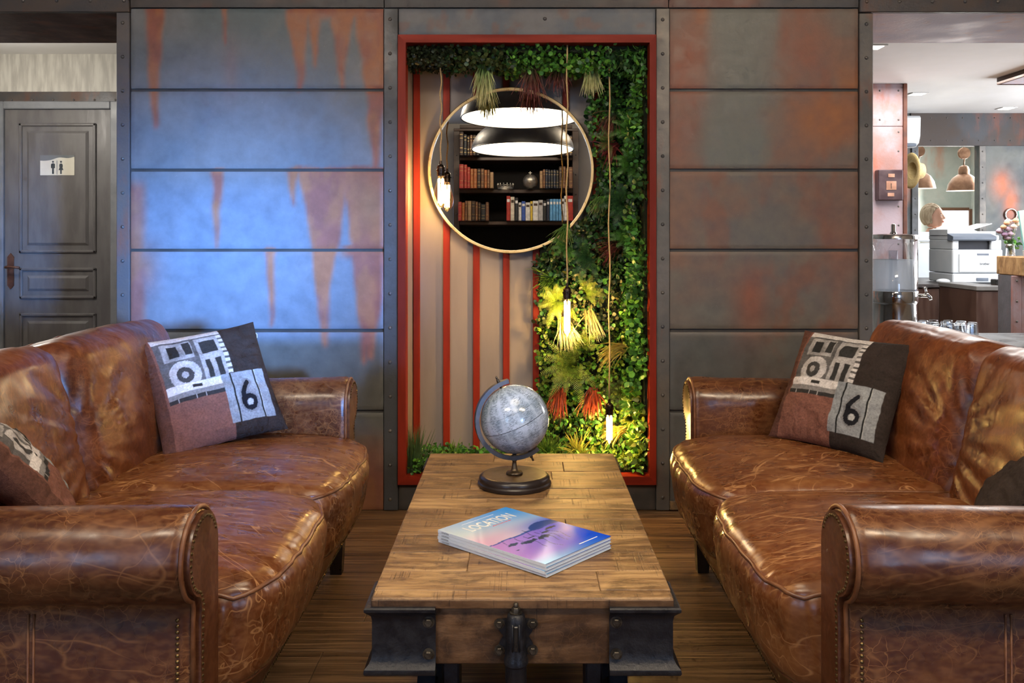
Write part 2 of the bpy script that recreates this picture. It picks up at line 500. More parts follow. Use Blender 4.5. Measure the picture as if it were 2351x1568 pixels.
def col_right(px, py):
    n = fbm(px / 150 + 40, py / 110 + 11); n2 = fbm(px / 50 + 3, py / 90 + 30)
    c = mixc((0.190, 0.108, 0.074), (0.145, 0.122, 0.100), sstep(0.35, 0.65, n))
    c = mixc(c, (0.19, 0.085, 0.055), 0.75 * sstep(0.55, 0.75, n2))
    gj = px + 70 * (n2 - 0.5)
    g1 = sstep(1600, 1640, gj) * (1 - sstep(1770, 1830, gj + 0.15 * (py - 110))) * (1 - sstep(370, 400, py))
    c = mixc(c, (0.140, 0.150, 0.132), 0.9 * g1)
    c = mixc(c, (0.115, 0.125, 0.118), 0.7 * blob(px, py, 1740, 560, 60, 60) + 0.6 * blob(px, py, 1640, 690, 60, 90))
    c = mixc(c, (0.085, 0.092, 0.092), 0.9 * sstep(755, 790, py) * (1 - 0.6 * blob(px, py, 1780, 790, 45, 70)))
    o = np.maximum(blob(px, py, 1900, 270, 75, 65), 0.7 * blob(px, py, 1950, 190, 40, 40))
    o = np.maximum(o, 0.6 * blob(px, py, 1612, 30, 18, 40))
    c = mixc(c, (0.34, 0.115, 0.028), np.clip(o, 0, 0.85))
    r = np.maximum(0.85 * blob(px, py, 1580, 150, 45, 130), 0.8 * blob(px, py, 1850, 130, 60, 100))
    r = np.maximum(r, 0.85 * blob(px, py, 1560, 300, 40, 70)); r = np.maximum(r, 0.8 * blob(px, py, 1725, 690, 40, 90)); r = np.maximum(r, 0.5 * blob(px, py, 1930, 620, 40, 80))
    return mixc(c, (0.24, 0.075, 0.040), np.clip(r * (0.6 + 0.7 * n2), 0, 0.9))

def col_mid(px, py):
    n = fbm(px / 60, py / 40 + 3); n2 = fbm(px / 30 + 3, py / 30 + 30)
    c = mixc((0.105, 0.120, 0.140), (0.15, 0.15, 0.155), sstep(0.35, 0.65, n))
    return mixc(c, (0.17, 0.095, 0.07), 0.55 * sstep(0.58, 0.72, n2))
def col_low(px, py):
    n = fbm(px / 60, py / 40 + 3)
    return mixc((0.055, 0.052, 0.05), (0.085, 0.075, 0.068), sstep(0.3, 0.7, n))
def col_top(px, py):
    n = fbm(px / 90 + 5, py / 40 + 3)
    c = mixc((0.060, 0.058, 0.058), (0.075, 0.06, 0.052), sstep(0.3, 0.7, n))
    return mixc(c, (0.16, 0.06, 0.038), 0.8 * sstep(1540, 1600, px) * (1 - sstep(1650, 1800, px)) + 0.5 * sstep(0.6, 0.75, n))

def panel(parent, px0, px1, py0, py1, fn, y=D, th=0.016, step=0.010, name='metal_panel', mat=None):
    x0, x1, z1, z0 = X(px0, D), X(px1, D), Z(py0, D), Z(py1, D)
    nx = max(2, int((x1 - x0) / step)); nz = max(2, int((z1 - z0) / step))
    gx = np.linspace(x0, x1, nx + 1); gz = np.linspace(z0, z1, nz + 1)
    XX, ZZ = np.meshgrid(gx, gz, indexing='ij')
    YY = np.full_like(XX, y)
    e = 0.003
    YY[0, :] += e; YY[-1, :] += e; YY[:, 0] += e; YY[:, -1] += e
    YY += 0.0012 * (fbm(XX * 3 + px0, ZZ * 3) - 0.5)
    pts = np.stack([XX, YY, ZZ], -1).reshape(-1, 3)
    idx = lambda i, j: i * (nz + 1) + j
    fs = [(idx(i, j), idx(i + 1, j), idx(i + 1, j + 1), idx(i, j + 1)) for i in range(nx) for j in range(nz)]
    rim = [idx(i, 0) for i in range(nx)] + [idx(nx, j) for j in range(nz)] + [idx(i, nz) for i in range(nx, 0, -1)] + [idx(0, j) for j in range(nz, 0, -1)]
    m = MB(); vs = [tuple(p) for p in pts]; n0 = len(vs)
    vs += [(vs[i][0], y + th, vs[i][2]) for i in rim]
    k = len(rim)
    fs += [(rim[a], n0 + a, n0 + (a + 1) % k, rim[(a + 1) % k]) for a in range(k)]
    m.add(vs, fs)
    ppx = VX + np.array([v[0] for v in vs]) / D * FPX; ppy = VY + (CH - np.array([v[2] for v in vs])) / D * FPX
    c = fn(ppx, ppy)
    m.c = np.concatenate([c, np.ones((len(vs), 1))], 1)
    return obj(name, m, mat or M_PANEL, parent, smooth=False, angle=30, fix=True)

rows = [(20, 203), (210, 387), (394, 571), (578, 755), (763, 941), (948, 1171)]
for (a, b) in rows:
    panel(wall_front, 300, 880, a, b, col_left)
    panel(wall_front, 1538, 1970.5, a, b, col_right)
panel(wall_front, 915.5, 1504.5, 20, 81, col_mid)
panel(wall_front, 915.5, 1504.5, 1111, 1171, col_low)
for (a, b) in ((300, 881), (883, 1534), (1536, 1971)):
    panel(wall_front, a, b, -330, 17, col_top, y=D - 0.004, th=0.02, step=0.02, name='top_plate')

def strip(px0, px1, py0, py1, mat, rpx, r0, pitch, y=D - 0.006):
    m = MB().cbox(X(px0, D), X(px1, D), y, D + 0.016, Z(py1, D), Z(py0, D), 0.0025)
    s = obj('riveted_strip', m, mat, wall_front)
    py = r0
    while py < py1 - 6:
        if py > py0 + 4: rivet(s, X(rpx, D), y + 0.0005, Z(py, D))
        py += pitch
    return s
strip(268.5, 298.5, 29, 1171, M_STRIPL, 283, 53, 78.0)
strip(881.5, 914, 20, 1171, M_STRIPB, 896, 45, 78.6)
strip(1506, 1537, 20, 1171, M_STRIP, 1521, 46, 78.2)
strip(1972, 2003.5, 31, 1171, M_STRIP, 1988, 56, 77.5)
hl = obj('lintel_plate', MB().cbox(-3.0, X(298.5, D), D - 0.01, D + 0.016, HZ, CEIL, 0.003), M_BEAM, wall_front)
for k in range(13): rivet(hl, X(287 - k * 77, D), D - 0.0095, Z(3, D))
hr = obj('lintel_plate', MB().cbox(X(1972, D), 3.0, D - 0.01, D + 0.016, HZ, CEIL, 0.003), M_BEAM, wall_front)
for k in range(9): rivet(hr, X(1988 + k * 75, D), D - 0.0095, Z(5, D))
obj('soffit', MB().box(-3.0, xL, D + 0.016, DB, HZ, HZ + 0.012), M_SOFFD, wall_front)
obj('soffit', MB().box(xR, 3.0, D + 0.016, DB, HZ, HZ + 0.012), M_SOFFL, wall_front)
obj('screw', RIV, None, wall_front, loc=(X(1251, D), D - 0.001, Z(43, D)), rot=(0, 0, 0))
obj('skirting_block', MB().cbox(X(1537, D), X(1570, D), D - 0.012, D + 0.01, 0.005, Z(1150, D), 0.003),
    pm('chipped_wood', (0.30, 0.19, 0.09), (0.13, 0.085, 0.05), 40, 0.6), wall_front)

# niche lining, battens and red frame
NBY = 4.02
nix0, nix1 = -0.484, 0.545
niz0, niz1 = Z(1090, D) - 0.004, Z(100, D) + 0.004
nm = MB()
nm.box(nix0 - 0.02, nix0, D + 0.02, NBY + 0.02, niz0 - 0.02, niz1 + 0.02)
nm.box(nix1, nix1 + 0.02, D + 0.02, NBY + 0.02, niz0 - 0.02, niz1 + 0.02)
nm.box(nix0, nix1, D + 0.02, NBY + 0.02, niz0 - 0.02, niz0)
nm.box(nix0, nix1, D + 0.02, NBY + 0.02, niz1, niz1 + 0.02)
nm.box(nix0, nix1, NBY, NBY + 0.02, niz0, niz1)
niche = struct('wall_niche', nm, M_BEIGE, label='beige lined niche with vertical red battens in the front wall')
for k in range(8):
    a = X(948.5 + 68.7 * k, 4.0)
    obj('batten', MB().cbox(a, a + 0.0295, NBY - 0.018, NBY + 0.005, niz0 + 0.002, niz1 - 0.002, 0.002), M_REDW, niche)
def frame_piece(poly, mat):
    return obj('frame_rail', MB().prism(poly, D - 0.022, D + 0.05), mat, frame)
frame = struct('trim_1', MB().box(nx0 + 0.004, nx0 + 0.012, D + 0.02, D + 0.05, nz0 + 0.02, nz1 - 0.02), M_REDW, label='red stained wooden frame around the plant niche')
fx0, fx1, fz0, fz1 = X(933, D), X(1490, D), Z(1091, D), Z(100, D)
frame_piece([(nx0, nz0), (fx0, fz0), (fx0, fz1), (nx0, nz1)], M_REDW)
frame_piece([(nx1, nz0), (nx1, nz1), (fx1, fz1), (fx1, fz0)], M_REDW)
frame_piece([(nx0, nz1), (fx0, fz1), (fx1, fz1), (nx1, nz1)], M_REDWH)
frame_piece([(nx0, nz0), (nx1, nz0), (fx1, fz0), (fx0, fz0)], M_REDWH)

# ================================================================== floor of planks
floor = struct('floor', MB().box(-4.6, 6.1, -2.6, 12.2, -0.06, -0.006), M_CORE, label='brown striated wood look plank floor')
PM = {}
def plank_mesh(L, W):
    key = (round(L, 3), round(W, 3))
    if key not in PM:
        PM[key] = MB().cbox(0.0008, L - 0.0008, 0.0008, W - 0.0008, -0.012, 0.0, 0.0012).mesh('plank', M_FLOOR)
    return PM[key]
pw, pl = 0.19, 1.3
r = 0
y = -0.2
while y < 4.3:
    off = (r * 0.47) % 1.0 * pl
    x = -3.0 - off
    while x < 3.0:
        a = max(x, -3.0); b = min(x + pl, 3.0)
        if b - a > 0.05: obj('plank', plank_mesh(b - a, pw), None, floor, loc=(a, y, 0))
        x += pl
    y += pw; r += 1
obj('floor_covering', MB().box(-3.0, 3.0, -2.4, -0.2, -0.012, 0).box(-4.6, -1.2, y, 6.5, -0.012, 0).box(1.2, 6.1, y, 12.2, -0.012, 0).box(-1.2, 1.2, y, y + 0.2, -0.012, -0.001), M_FLOOR, floor)

# ================================================================== the rest of the front room
struct('ceiling', MB().box(-3.1, 3.1, -2.5, D + 0.6, CEIL, CEIL + 0.1), M_WHITE, label='white ceiling of the lounge')
struct('wall_left', MB().box(-3.1, -3.0, -2.5, DB, 0, CEIL), M_GREYWALL, label='plain warm grey side wall of the lounge')
struct('wall_right', MB().box(3.0, 3.1, -2.5, DB, 0, CEIL), M_GREYWALL, label='plain grey side wall beyond the bar opening')
bw = MB()
WX0, WX1, WZ0, WZ1 = 1.35, 2.85, 0.3, 2.2  # openings for the assumed windows
bw.box(-3.0, -WX1, -2.5, -2.4, 0, CEIL).box(WX1, 3.0, -2.5, -2.4, 0, CEIL).box(-WX0, WX0, -2.5, -2.4, 0, CEIL)
for s in (-1, 1):
    a, b = sorted((s * WX0, s * WX1))
    bw.box(a, b, -2.5, -2.4, 0, WZ0).box(a, b, -2.5, -2.4, WZ1, CEIL)
struct('wall_back', bw, M_GREYWALL, label='warm grey wall seen in the mirror behind the bookcase')
def window(name, s):  # windows assumed in the back wall, none of them in view
    a, b = sorted((s * WX0, s * WX1))
    m = MB()
    for (p, q) in ((a, a + 0.05), (b - 0.05, b), ((a + b) / 2 - 0.025, (a + b) / 2 + 0.025)):
        m.box(p, q, -2.49, -2.42, WZ0, WZ1)
    m.box(a, b, -2.49, -2.42, WZ0, WZ0 + 0.05).box(a, b, -2.49, -2.42, WZ1 - 0.05, WZ1)
    wo = struct(name, m, M_WINFRAME, label='assumed tall grey framed window behind the camera, out of view')
    obj('pane', MB().box(a + 0.05, b - 0.05, -2.457, -2.453, WZ0 + 0.05, WZ1 - 0.05), M_PANE, wo)
window('assumed_window_1', -1); window('assumed_window_2', 1)

# ================================================================== corridor behind the left opening
CY = 6.35; CZ = Z(124, CY)
struct('ceiling_corridor', MB().box(-4.6, -1.2, DB, CY + 0.1, CZ, CZ + 0.1), M_WHITE, label='white ceiling of the corridor on the left')
dx0, dx1, dz1 = X(11, CY), X(256, CY), Z(251, CY)
wc = MB().box(-4.6, dx0 - 0.06, CY, CY + 0.1, 0, CZ).box(dx1 + 0.06, -1.2, CY, CY + 0.1, 0, CZ).box(dx0 - 0.06, dx1 + 0.06, CY, CY + 0.1, dz1 + 0.04, CZ)
cwall = struct('wall_corridor', wc, M_PLASTER, label='streaky pale plaster wall above the grey door')
struct('wall_corridor_side', MB().box(-4.7, -4.6, DB - 0.6, CY + 0.1, 0, CZ + 0.3).box(-1.2, -1.1, DB, CY + 0.1, 0, CZ).box(-4.6, -3.0, DB - 0.1, DB, 0, CZ + 0.3), M_GREYWALL, label='grey side walls of the corridor')
pl2 = obj('door_header_plate', MB().cbox(-4.55, -2.5, CY - 0.012, CY + 0.002, Z(241, CY) + 0.004, Z(211, CY), 0.003), M_BEAM, cwall)
for k in range(11): rivet(pl2, X(29 + 47.5 * (k - 4), CY), CY - 0.0115, Z(230, CY))
obj('blue_jamb_plate', MB().cbox(dx1 + 0.062, dx1 + 0.25, CY - 0.010, CY + 0.002, 0, Z(241, CY), 0.003), pm('blue_grey_painted_metal', (0.10, 0.15, 0.24), (0.13, 0.19, 0.30), 8, 0.45), cwall)

door = MB().box(dx0 + 0.003, dx1 - 0.003, CY - 0.002, CY + 0.04, 0.006, dz1 - 0.003)
door = struct('door_1', door, M_DOOR, label='grey panelled toilet door at the end of the corridor')
df = MB()
df.cbox(dx0 - 0.06, dx0, CY - 0.025, CY + 0.06, 0, dz1 + 0.055, 0.006).cbox(dx0 - 0.045, dx0 - 0.02, CY - 0.036, CY - 0.02, 0, dz1 + 0.05, 0.004)
df.cbox(dx1, dx1 + 0.06, CY - 0.025, CY + 0.06, 0, dz1 + 0.055, 0.006)
df.cbox(dx0, dx1, CY - 0.025, CY + 0.06, dz1, dz1 + 0.055, 0.006)
obj('door_frame', df, M_DOORF, door)
def raised(px0, px1, py0, py1):
    x0, x1, z1, z0 = X(px0, CY), X(px1, CY), Z(py0, CY), Z(py1, CY)
    m = MB()
    y0 = CY - 0.002
    for (a, b, c, d) in ((x0, x1, z1 - 0.022, z1), (x0, x1, z0, z0 + 0.022), (x0, x0 + 0.022, z0, z1), (x1 - 0.022, x1, z0, z1)):
        m.cbox(a, b, y0 - 0.014, y0 + 0.01, c, d, 0.006)
    obj('panel_moulding', m, M_DOOR, door)
    f = 0.055
    vs = [(x0 + f, y0 - 0.001, z0 + f), (x1 - f, y0 - 0.001, z0 + f), (x1 - f, y0 - 0.001, z1 - f), (x0 + f, y0 - 0.001, z1 - f)]
    g = f + 0.018
    vs += [(x0 + g, y0 - 0.012, z0 + g), (x1 - g, y0 - 0.012, z0 + g), (x1 - g, y0 - 0.012, z1 - g), (x0 + g, y0 - 0.012, z1 - g)]
    fs = [(4, 5, 6, 7)] + [(i, (i + 1) % 4, 4 + (i + 1) % 4, 4 + i) for i in range(4)]
    obj('raised_panel', MB().add(vs, fs), M_DOOR, door, fix=False)
raised(45, 222, 283, 581); raised(46, 222, 615, 686); raised(46, 222, 719, 975)
hp = obj('handle_plate', MB().prism([(X(18, CY), Z(655, CY)), (X(25.5, CY), Z(664, CY)), (X(33, CY), Z(655, CY)), (X(33, CY), Z(590, CY)), (X(25.5, CY), Z(581, CY)), (X(18, CY), Z(590, CY))], CY - 0.008, CY), M_BROWNIRON, door, label='rusty brown handle plate')
hx = X(24, CY); hz = Z(613, CY)
obj('lever', MB().cyl((hx, CY - 0.004, hz), (hx, CY - 0.06, hz), 0.009, n=10).tube([(hx, CY - 0.055, hz), (hx + 0.02, CY - 0.06, hz + 0.003), (hx + 0.06, CY - 0.06, hz), (hx + 0.095, CY - 0.058, hz - 0.004)], [0.009, 0.009, 0.008, 0.010], 8), M_BROWNIRON, hp, smooth=True)

# ================================================================== bar room behind the right opening
BY = 8.6; BZ = Z(260, BY)
struct('ceiling_bar', MB().box(1.2, 6.1, DB, BY + 0.1, BZ, BZ + 0.1), M_WHITE, label='bright white ceiling of the bar room')
struct('wall_bar_side', MB().box(1.1, 1.2, DB, BY, 0, BZ).box(3.0, 6.1, DB - 0.1, DB, 0, BZ + 0.4), M_PATINA, label='patina metal side walls of the bar room')
wb = MB().box(6.0, 6.1, DB, 5.0, 0, BZ).box(6.0, 6.1, 7.9, BY, 0, BZ).box(6.0, 6.1, 5.0, 7.9, 0, 0.6).box(6.0, 6.1, 5.0, 7.9, 2.2, BZ)
struct('wall_bar_right', wb, M_GREYWALL, label='bar room wall outside the picture with an added window opening')
wm = MB()  # frame added out of view around the bar side fill
for yy in (5.0, 6.45, 7.85): wm.box(6.02, 6.08, yy, yy + 0.05, 0.6, 2.2)
wm.box(6.02, 6.08, 5.0, 7.9, 0.6, 0.65).box(6.02, 6.08, 5.0, 7.9, 2.15, 2.2)
w3 = struct('added_window', wm, M_WINFRAME, label='added unseen bar room window framing the side fill light')
obj('pane', MB().box(6.048, 6.052, 5.05, 7.85, 0.65, 2.15), M_PANE, w3)

ox0, ox1, oz0, oz1 = X(2107, BY), X(2247, BY), 0.70, Z(335, BY)
wbb = MB().box(1.2, ox0, BY, BY + 0.08, 0, BZ).box(ox1, 6.0, BY, BY + 0.08, 0, BZ).box(ox0, ox1, BY, BY + 0.08, oz1, BZ).box(ox0, ox1, BY, BY + 0.08, 0, oz0)
barback = struct('wall_bar_back', wbb, M_PATINA, label='grey rust stained metal wall around the serving hatch')
def rivets_joined(parent, pts, r=0.008):
    m = MB()
    for (x, y, z) in pts: m.lathe([(0, -r * 0.7), (r * 0.7, -r * 0.45), (r, 0)], cx=x, cy=y, cz=z, n=6, axis='y')
    o = obj('rivet_rows', m, M_RIVET, parent, smooth=True, kind='stuff')
    return o
band = obj('riveted_band', MB().cbox(X(2090, BY), 6.0, BY - 0.012, BY + 0.001, oz1, BZ, 0.003), steel('slate_patina_band', (0.045, 0.047, 0.055), (0.075, 0.058, 0.05), (0.20, 0.06, 0.03), 0.5, 0.65, 2.5), barback)
rivets_joined(band, [(X(2136 + 36.5 * k, BY), BY - 0.012, Z(yy, BY)) for k in range(-1, 14) for yy in (271, 323)])
st = obj('riveted_strip', MB().cbox(ox1, X(2262, BY), BY - 0.016, BY + 0.001, 0.7, oz1, 0.003), M_STRIP, barback)
rivets_joined(st, [(X(2254, BY), BY - 0.016, Z(348 + 36 * k, BY)) for k in range(9)])
st = obj('riveted_strip', MB().cbox(X(2092, BY), ox0, BY - 0.016, BY + 0.001, 0.7, oz1, 0.003), M_STRIPB, barback)
rivets_joined(st, [(X(2100, BY), BY - 0.016, Z(348 + 36 * k, BY)) for k in range(9)])
def sheet_color():
    m = MB(); x0, x1, z0, z1 = X(2263, BY), 6.0, 0.7, oz1
    N = 60; gx = np.linspace(x0, x1, N); gz = np.linspace(z0, z1, N)
    XX, ZZ = np.meshgrid(gx, gz, indexing='ij')
    m.v = [tuple(p) for p in np.stack([XX, np.full_like(XX, BY - 0.004), ZZ], -1).reshape(-1, 3)]
    m.f = [(i * N + j, (i + 1) * N + j, (i + 1) * N + j + 1, i * N + j + 1) for i in range(N - 1) for j in range(N - 1)]
    px = VX + XX / BY * FPX; py = VY + (CH - ZZ) / BY * FPX
    n = fbm(px / 40, py / 40)
    c = mixc((0.11, 0.115, 0.105), (0.06, 0.07, 0.075), sstep(0.35, 0.65, n))
    o = np.maximum(blob(px, py, 2298, 425, 22, 30), blob(px, py, 2320, 465, 16, 40))
    c = mixc(c, (0.50, 0.13, 0.05), np.clip(o * (0.7 + n * 0.5), 0, 0.9))
    m.c = np.concatenate([c.reshape(-1, 3), np.ones((N * N, 1))], 1)
    obj('stained_sheet', m, M_PANEL, barback, fix=False)
sheet_color()

# pillar with riveted plates
PY = 6.9
px0_, px1_ = 2.35, X(2082, PY)
pil = struct('wall_pillar', MB().box(px0_, px1_ - 0.004, PY + 0.008, PY + 0.26, 0, BZ), M_STRIP, label='rust and lilac plated pillar in the bar room')
for (a, b) in ((2.0, 289.5), (290.5, 545), (546, 1100)):
    zt = BZ - 0.001 if a < 10 else Z(a, PY)
    p_ = obj('plate', MB().cbox(px0_, X(2073, PY), PY, PY + 0.01, max(0.0, Z(b, PY)), zt, 0.002), M_PILLAR, pil)
    ys = (208, 275) if a < 10 else ((303, 347, 392, 474, 517) if a < 400 else (560, 604, 648, 692, 736))
    for yy in ys:
        rivet(p_, X(2063, PY), PY + 0.0005, Z(yy, PY))
        if yy < 280: rivet(p_, X(2020, PY), PY + 0.0005, Z(yy, PY))
obj('edge_trim', MB().cbox(X(2073, PY), px1_, PY - 0.012, PY + 0.03, 0, BZ - 0.001, 0.003), M_SOFFD, pil)

# office seen through the hatch
OY = 11.9
struct('wall_office', MB().box(1.9, 6.0, OY, OY + 0.1, 0, 2.7).box(1.8, 1.9, BY + 0.08, OY, 0, 2.7).box(6.0, 6.1, BY + 0.08, OY + 0.1, 0, 2.7), M_PATLT, label='pale patina walls of the bright office behind the hatch')
struct('ceiling_office', MB().box(1.8, 6.1, BY + 0.08, OY + 0.1, 2.45, 2.55), M_WHITE, label='white ceiling of the office')
ow = MB()
wx0, wx1 = X(2140, OY), X(2222, OY)
for (a, b) in ((wx0, wx0 + 0.04), (wx1, wx1 + 0.06)): ow.box(a, b, OY - 0.04, OY, 0.75, 1.48)
ow.box(wx0, wx1, OY - 0.04, OY, 1.46, 1.5).box(wx0, wx1, OY - 0.04, OY, 0.75, 0.8)
w4 = struct('window_4', ow, pm('brown_window_post', (0.16, 0.08, 0.045), (0.2, 0.1, 0.06), 8, 0.5), label='brown posted bright window on the office wall')
obj('pane', MB().box(wx0 + 0.04, wx1, OY - 0.02, OY - 0.016, 0.8, 1.46), emit('bright_daylight_pane', (0.9, 0.95, 1.0), 1.6), w4)
# ================================================================== leather sofas
def leather(name, dark, mid, tan, vein, stretch=(1, 1, 1), vs=7.0, amt=0.8, rough=0.36, fold=0.5, crack=0.5):
    g = G(name)
    p = g.shifted('Object', 3.0)
    n = g.noise(p, 4.5, 4, 0.55)
    n2 = g.noise(p, 15, 2, 0.5)
    wp = g.warp(p, 5.0, 0.05); wk = g.warp(p, 24, 0.04)
    def crease(th, loc, across, width, lo, hi, along=1.1):
        # contour lines of a strongly stretched noise: long, nearly straight creases
        v = g.map(wp, (1, 1, 1), loc, (0.2, 0.15, th))
        q = g.noise(g.map(v, (along, across, across * 0.6)), 1.0, 2.0, 0.5)
        m = g.mr(g.noise(g.map(p, (1, 1, 1), loc), 7.0, 1), lo, hi)
        return g.math('MULTIPLY', g.mr(g.math('ABSOLUTE', g.math('SUBTRACT', q, 0.5)), 0.0, width, 1, 0), m)
    L = None
    for (th, lc, ac, wd, lo, hi) in ((0.25, (0, 0, 0), vs * 1.0, 0.0065, 0.38, 0.54), (-0.35, (3, 7, 1), vs * 1.3, 0.0075, 0.40, 0.56), (0.75, (9, 2, 5), vs * 0.9, 0.006, 0.44, 0.60), (-0.9, (1, 5, 8), vs * 1.1, 0.007, 0.45, 0.61), (0.0, (6, 1, 3), vs * 2.4, 0.013, 0.42, 0.58)):
        l_ = crease(th, lc, ac, wd, lo, hi)
        L = l_ if L is None else g.math('MAXIMUM', L, l_)
    def crackle(sc, lc, width, lo, hi):
        v3 = g.vor(g.map(wk, (1, 1.2, 1.2), lc), sc)
        return g.math('MULTIPLY', g.mr(v3, 0.0, width, 1, 0), g.mr(g.noise(g.map(p, (1, 1, 1), lc), 6.5, 2), lo, hi))
    K = g.math('MAXIMUM', crackle(34, (7, 2, 1), 0.035, 0.46, 0.62), g.math('MULTIPLY', crackle(58, (2, 9, 4), 0.05, 0.47, 0.62), 0.7))
    line = g.math('MAXIMUM', g.math('MULTIPLY', L, amt), g.math('MULTIPLY', K, crack))
    s = g.math('ADD', g.math('MULTIPLY', n, 0.55), g.math('MULTIPLY', n2, 0.45))
    c = g.ramp(s, [(0.33, dark), (0.50, mid), (0.67, tan)])
    gr = g.noise(g.map(p, (0.5, 1, 1)), 95, 1, 0.5)
    c = g.mix(g.math('MULTIPLY', g.mr(gr, 0.35, 0.75), 0.22), c, vein)
    c = g.mix(line, c, vein)
    g.fin(c, g.mr(n2, 0.3, 0.7, rough - 0.07, rough + 0.10), 0, 0.5)
    fo = g.noise(g.map(p, stretch), 9, 2, 0.5, 0.5)
    h = g.math('ADD', g.math('MULTIPLY', fo, fold), g.math('MULTIPLY', g.noise(p, 26, 1, 0.5), 0.06))
    g.bump(h, 0.5, 0.022)
    return g.m
LV = (0.40, 0.20, 0.082)
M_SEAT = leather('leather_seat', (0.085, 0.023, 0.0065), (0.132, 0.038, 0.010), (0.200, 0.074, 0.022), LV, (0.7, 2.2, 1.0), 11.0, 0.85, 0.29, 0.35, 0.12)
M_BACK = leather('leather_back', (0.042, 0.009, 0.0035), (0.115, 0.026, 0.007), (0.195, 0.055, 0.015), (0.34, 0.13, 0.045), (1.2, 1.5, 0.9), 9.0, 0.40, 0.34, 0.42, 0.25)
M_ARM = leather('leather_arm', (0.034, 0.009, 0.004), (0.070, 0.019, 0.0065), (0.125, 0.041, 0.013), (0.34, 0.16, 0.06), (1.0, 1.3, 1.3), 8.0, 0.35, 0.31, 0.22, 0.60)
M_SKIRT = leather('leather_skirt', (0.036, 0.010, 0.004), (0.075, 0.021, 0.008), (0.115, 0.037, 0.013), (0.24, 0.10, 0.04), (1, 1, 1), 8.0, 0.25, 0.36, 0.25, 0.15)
M_PIPE = pm('leather_piping', (0.13, 0.045, 0.017), (0.21, 0.085, 0.034), 30, 0.4)
M_NAIL = pm('aged_brass', (0.20, 0.135, 0.055), (0.10, 0.065, 0.03), 60, 0.32, 0.9)
M_LEG = pm('dark_stained_leg', (0.012, 0.008, 0.006), (0.022, 0.014, 0.010), 10, 0.35)

def rounded(h, r, n=(30, 30, 12)):
    """unit-cube surface -> (params, faces); merged grid of a rounded box"""
    P = []; F = []
    def face(ax, sgn, na, nb):
        o = len(P)
        a = [t for t in range(3) if t != ax]
        for i in range(na + 1):
            for j in range(nb + 1):
                q = [0, 0, 0]; q[ax] = sgn
                # denser near the edges
                ti = -1 + 2 * i / na; tj = -1 + 2 * j / nb
                q[a[0]] = math.sin(ti * PI / 2) * 0.35 + ti * 0.65
                q[a[1]] = math.sin(tj * PI / 2) * 0.35 + tj * 0.65
                P.append(tuple(q))
        for i in range(na):
            for j in range(nb):
                f = (o + i * (nb + 1) + j, o + (i + 1) * (nb + 1) + j, o + (i + 1) * (nb + 1) + j + 1, o + i * (nb + 1) + j + 1)
                F.append(f)
    for s in (-1, 1):
        face(0, s, n[1], n[2]); face(1, s, n[0], n[2]); face(2, s, n[0], n[1])
    # merge
    key = {}; remap = []; Q = []
    for p in P:
        k = (round(p[0], 5), round(p[1], 5), round(p[2], 5))
        if k not in key: key[k] = len(Q); Q.append(p)
        remap.append(key[k])
    return np.array(Q), [tuple(remap[i] for i in f) for f in F]

def rb_pos(Q, h, r):
    h = np.array(h, float)
    p = Q * h
    q = np.clip(p, -(h - r), h - r)
    d = p - q
    L = np.linalg.norm(d, axis=1, keepdims=True); L[L < 1e-9] = 1
    return q + r * d / L

def soft_block(h, r, n, fn=None):
    Q, F = rounded(h, r, n)
    P = rb_pos(Q, h, r)
    if fn is not None: P = fn(Q, P)
    m = MB(); m.v = [tuple(p) for p in P]; m.f = F
    return m
def rim(h, r, fn=None, n=24, c=1.0, axis=2):
    t = np.linspace(-1, 1, n)
    pts = [(a, -1) for a in t] + [(1, a) for a in t[1:]] + [(a, 1) for a in t[::-1][1:]] + [(-1, a) for a in t[::-1][1:-1]]
    Q = []
    for (a, b) in pts:
        q = [a, b]; q.insert(axis, c); Q.append(q)
    Q = np.array(Q, float)
    P = rb_pos(Q, h, r)
    if fn is not None: P = fn(Q, P)
    return [tuple(p) for p in P]

NAIL = [(0.0, 0.0028), (0.0026, 0.0020), (0.0038, 0.0)]
def nail_at(m, p, nrm):
    o = len(m.v)
    m.lathe(NAIL, n=6)
    q = Vector((0, 0, 1)).rotation_difference(Vector(nrm)).to_matrix().to_4x4()
    m.xf(Matrix.Translation(p) @ q, o)

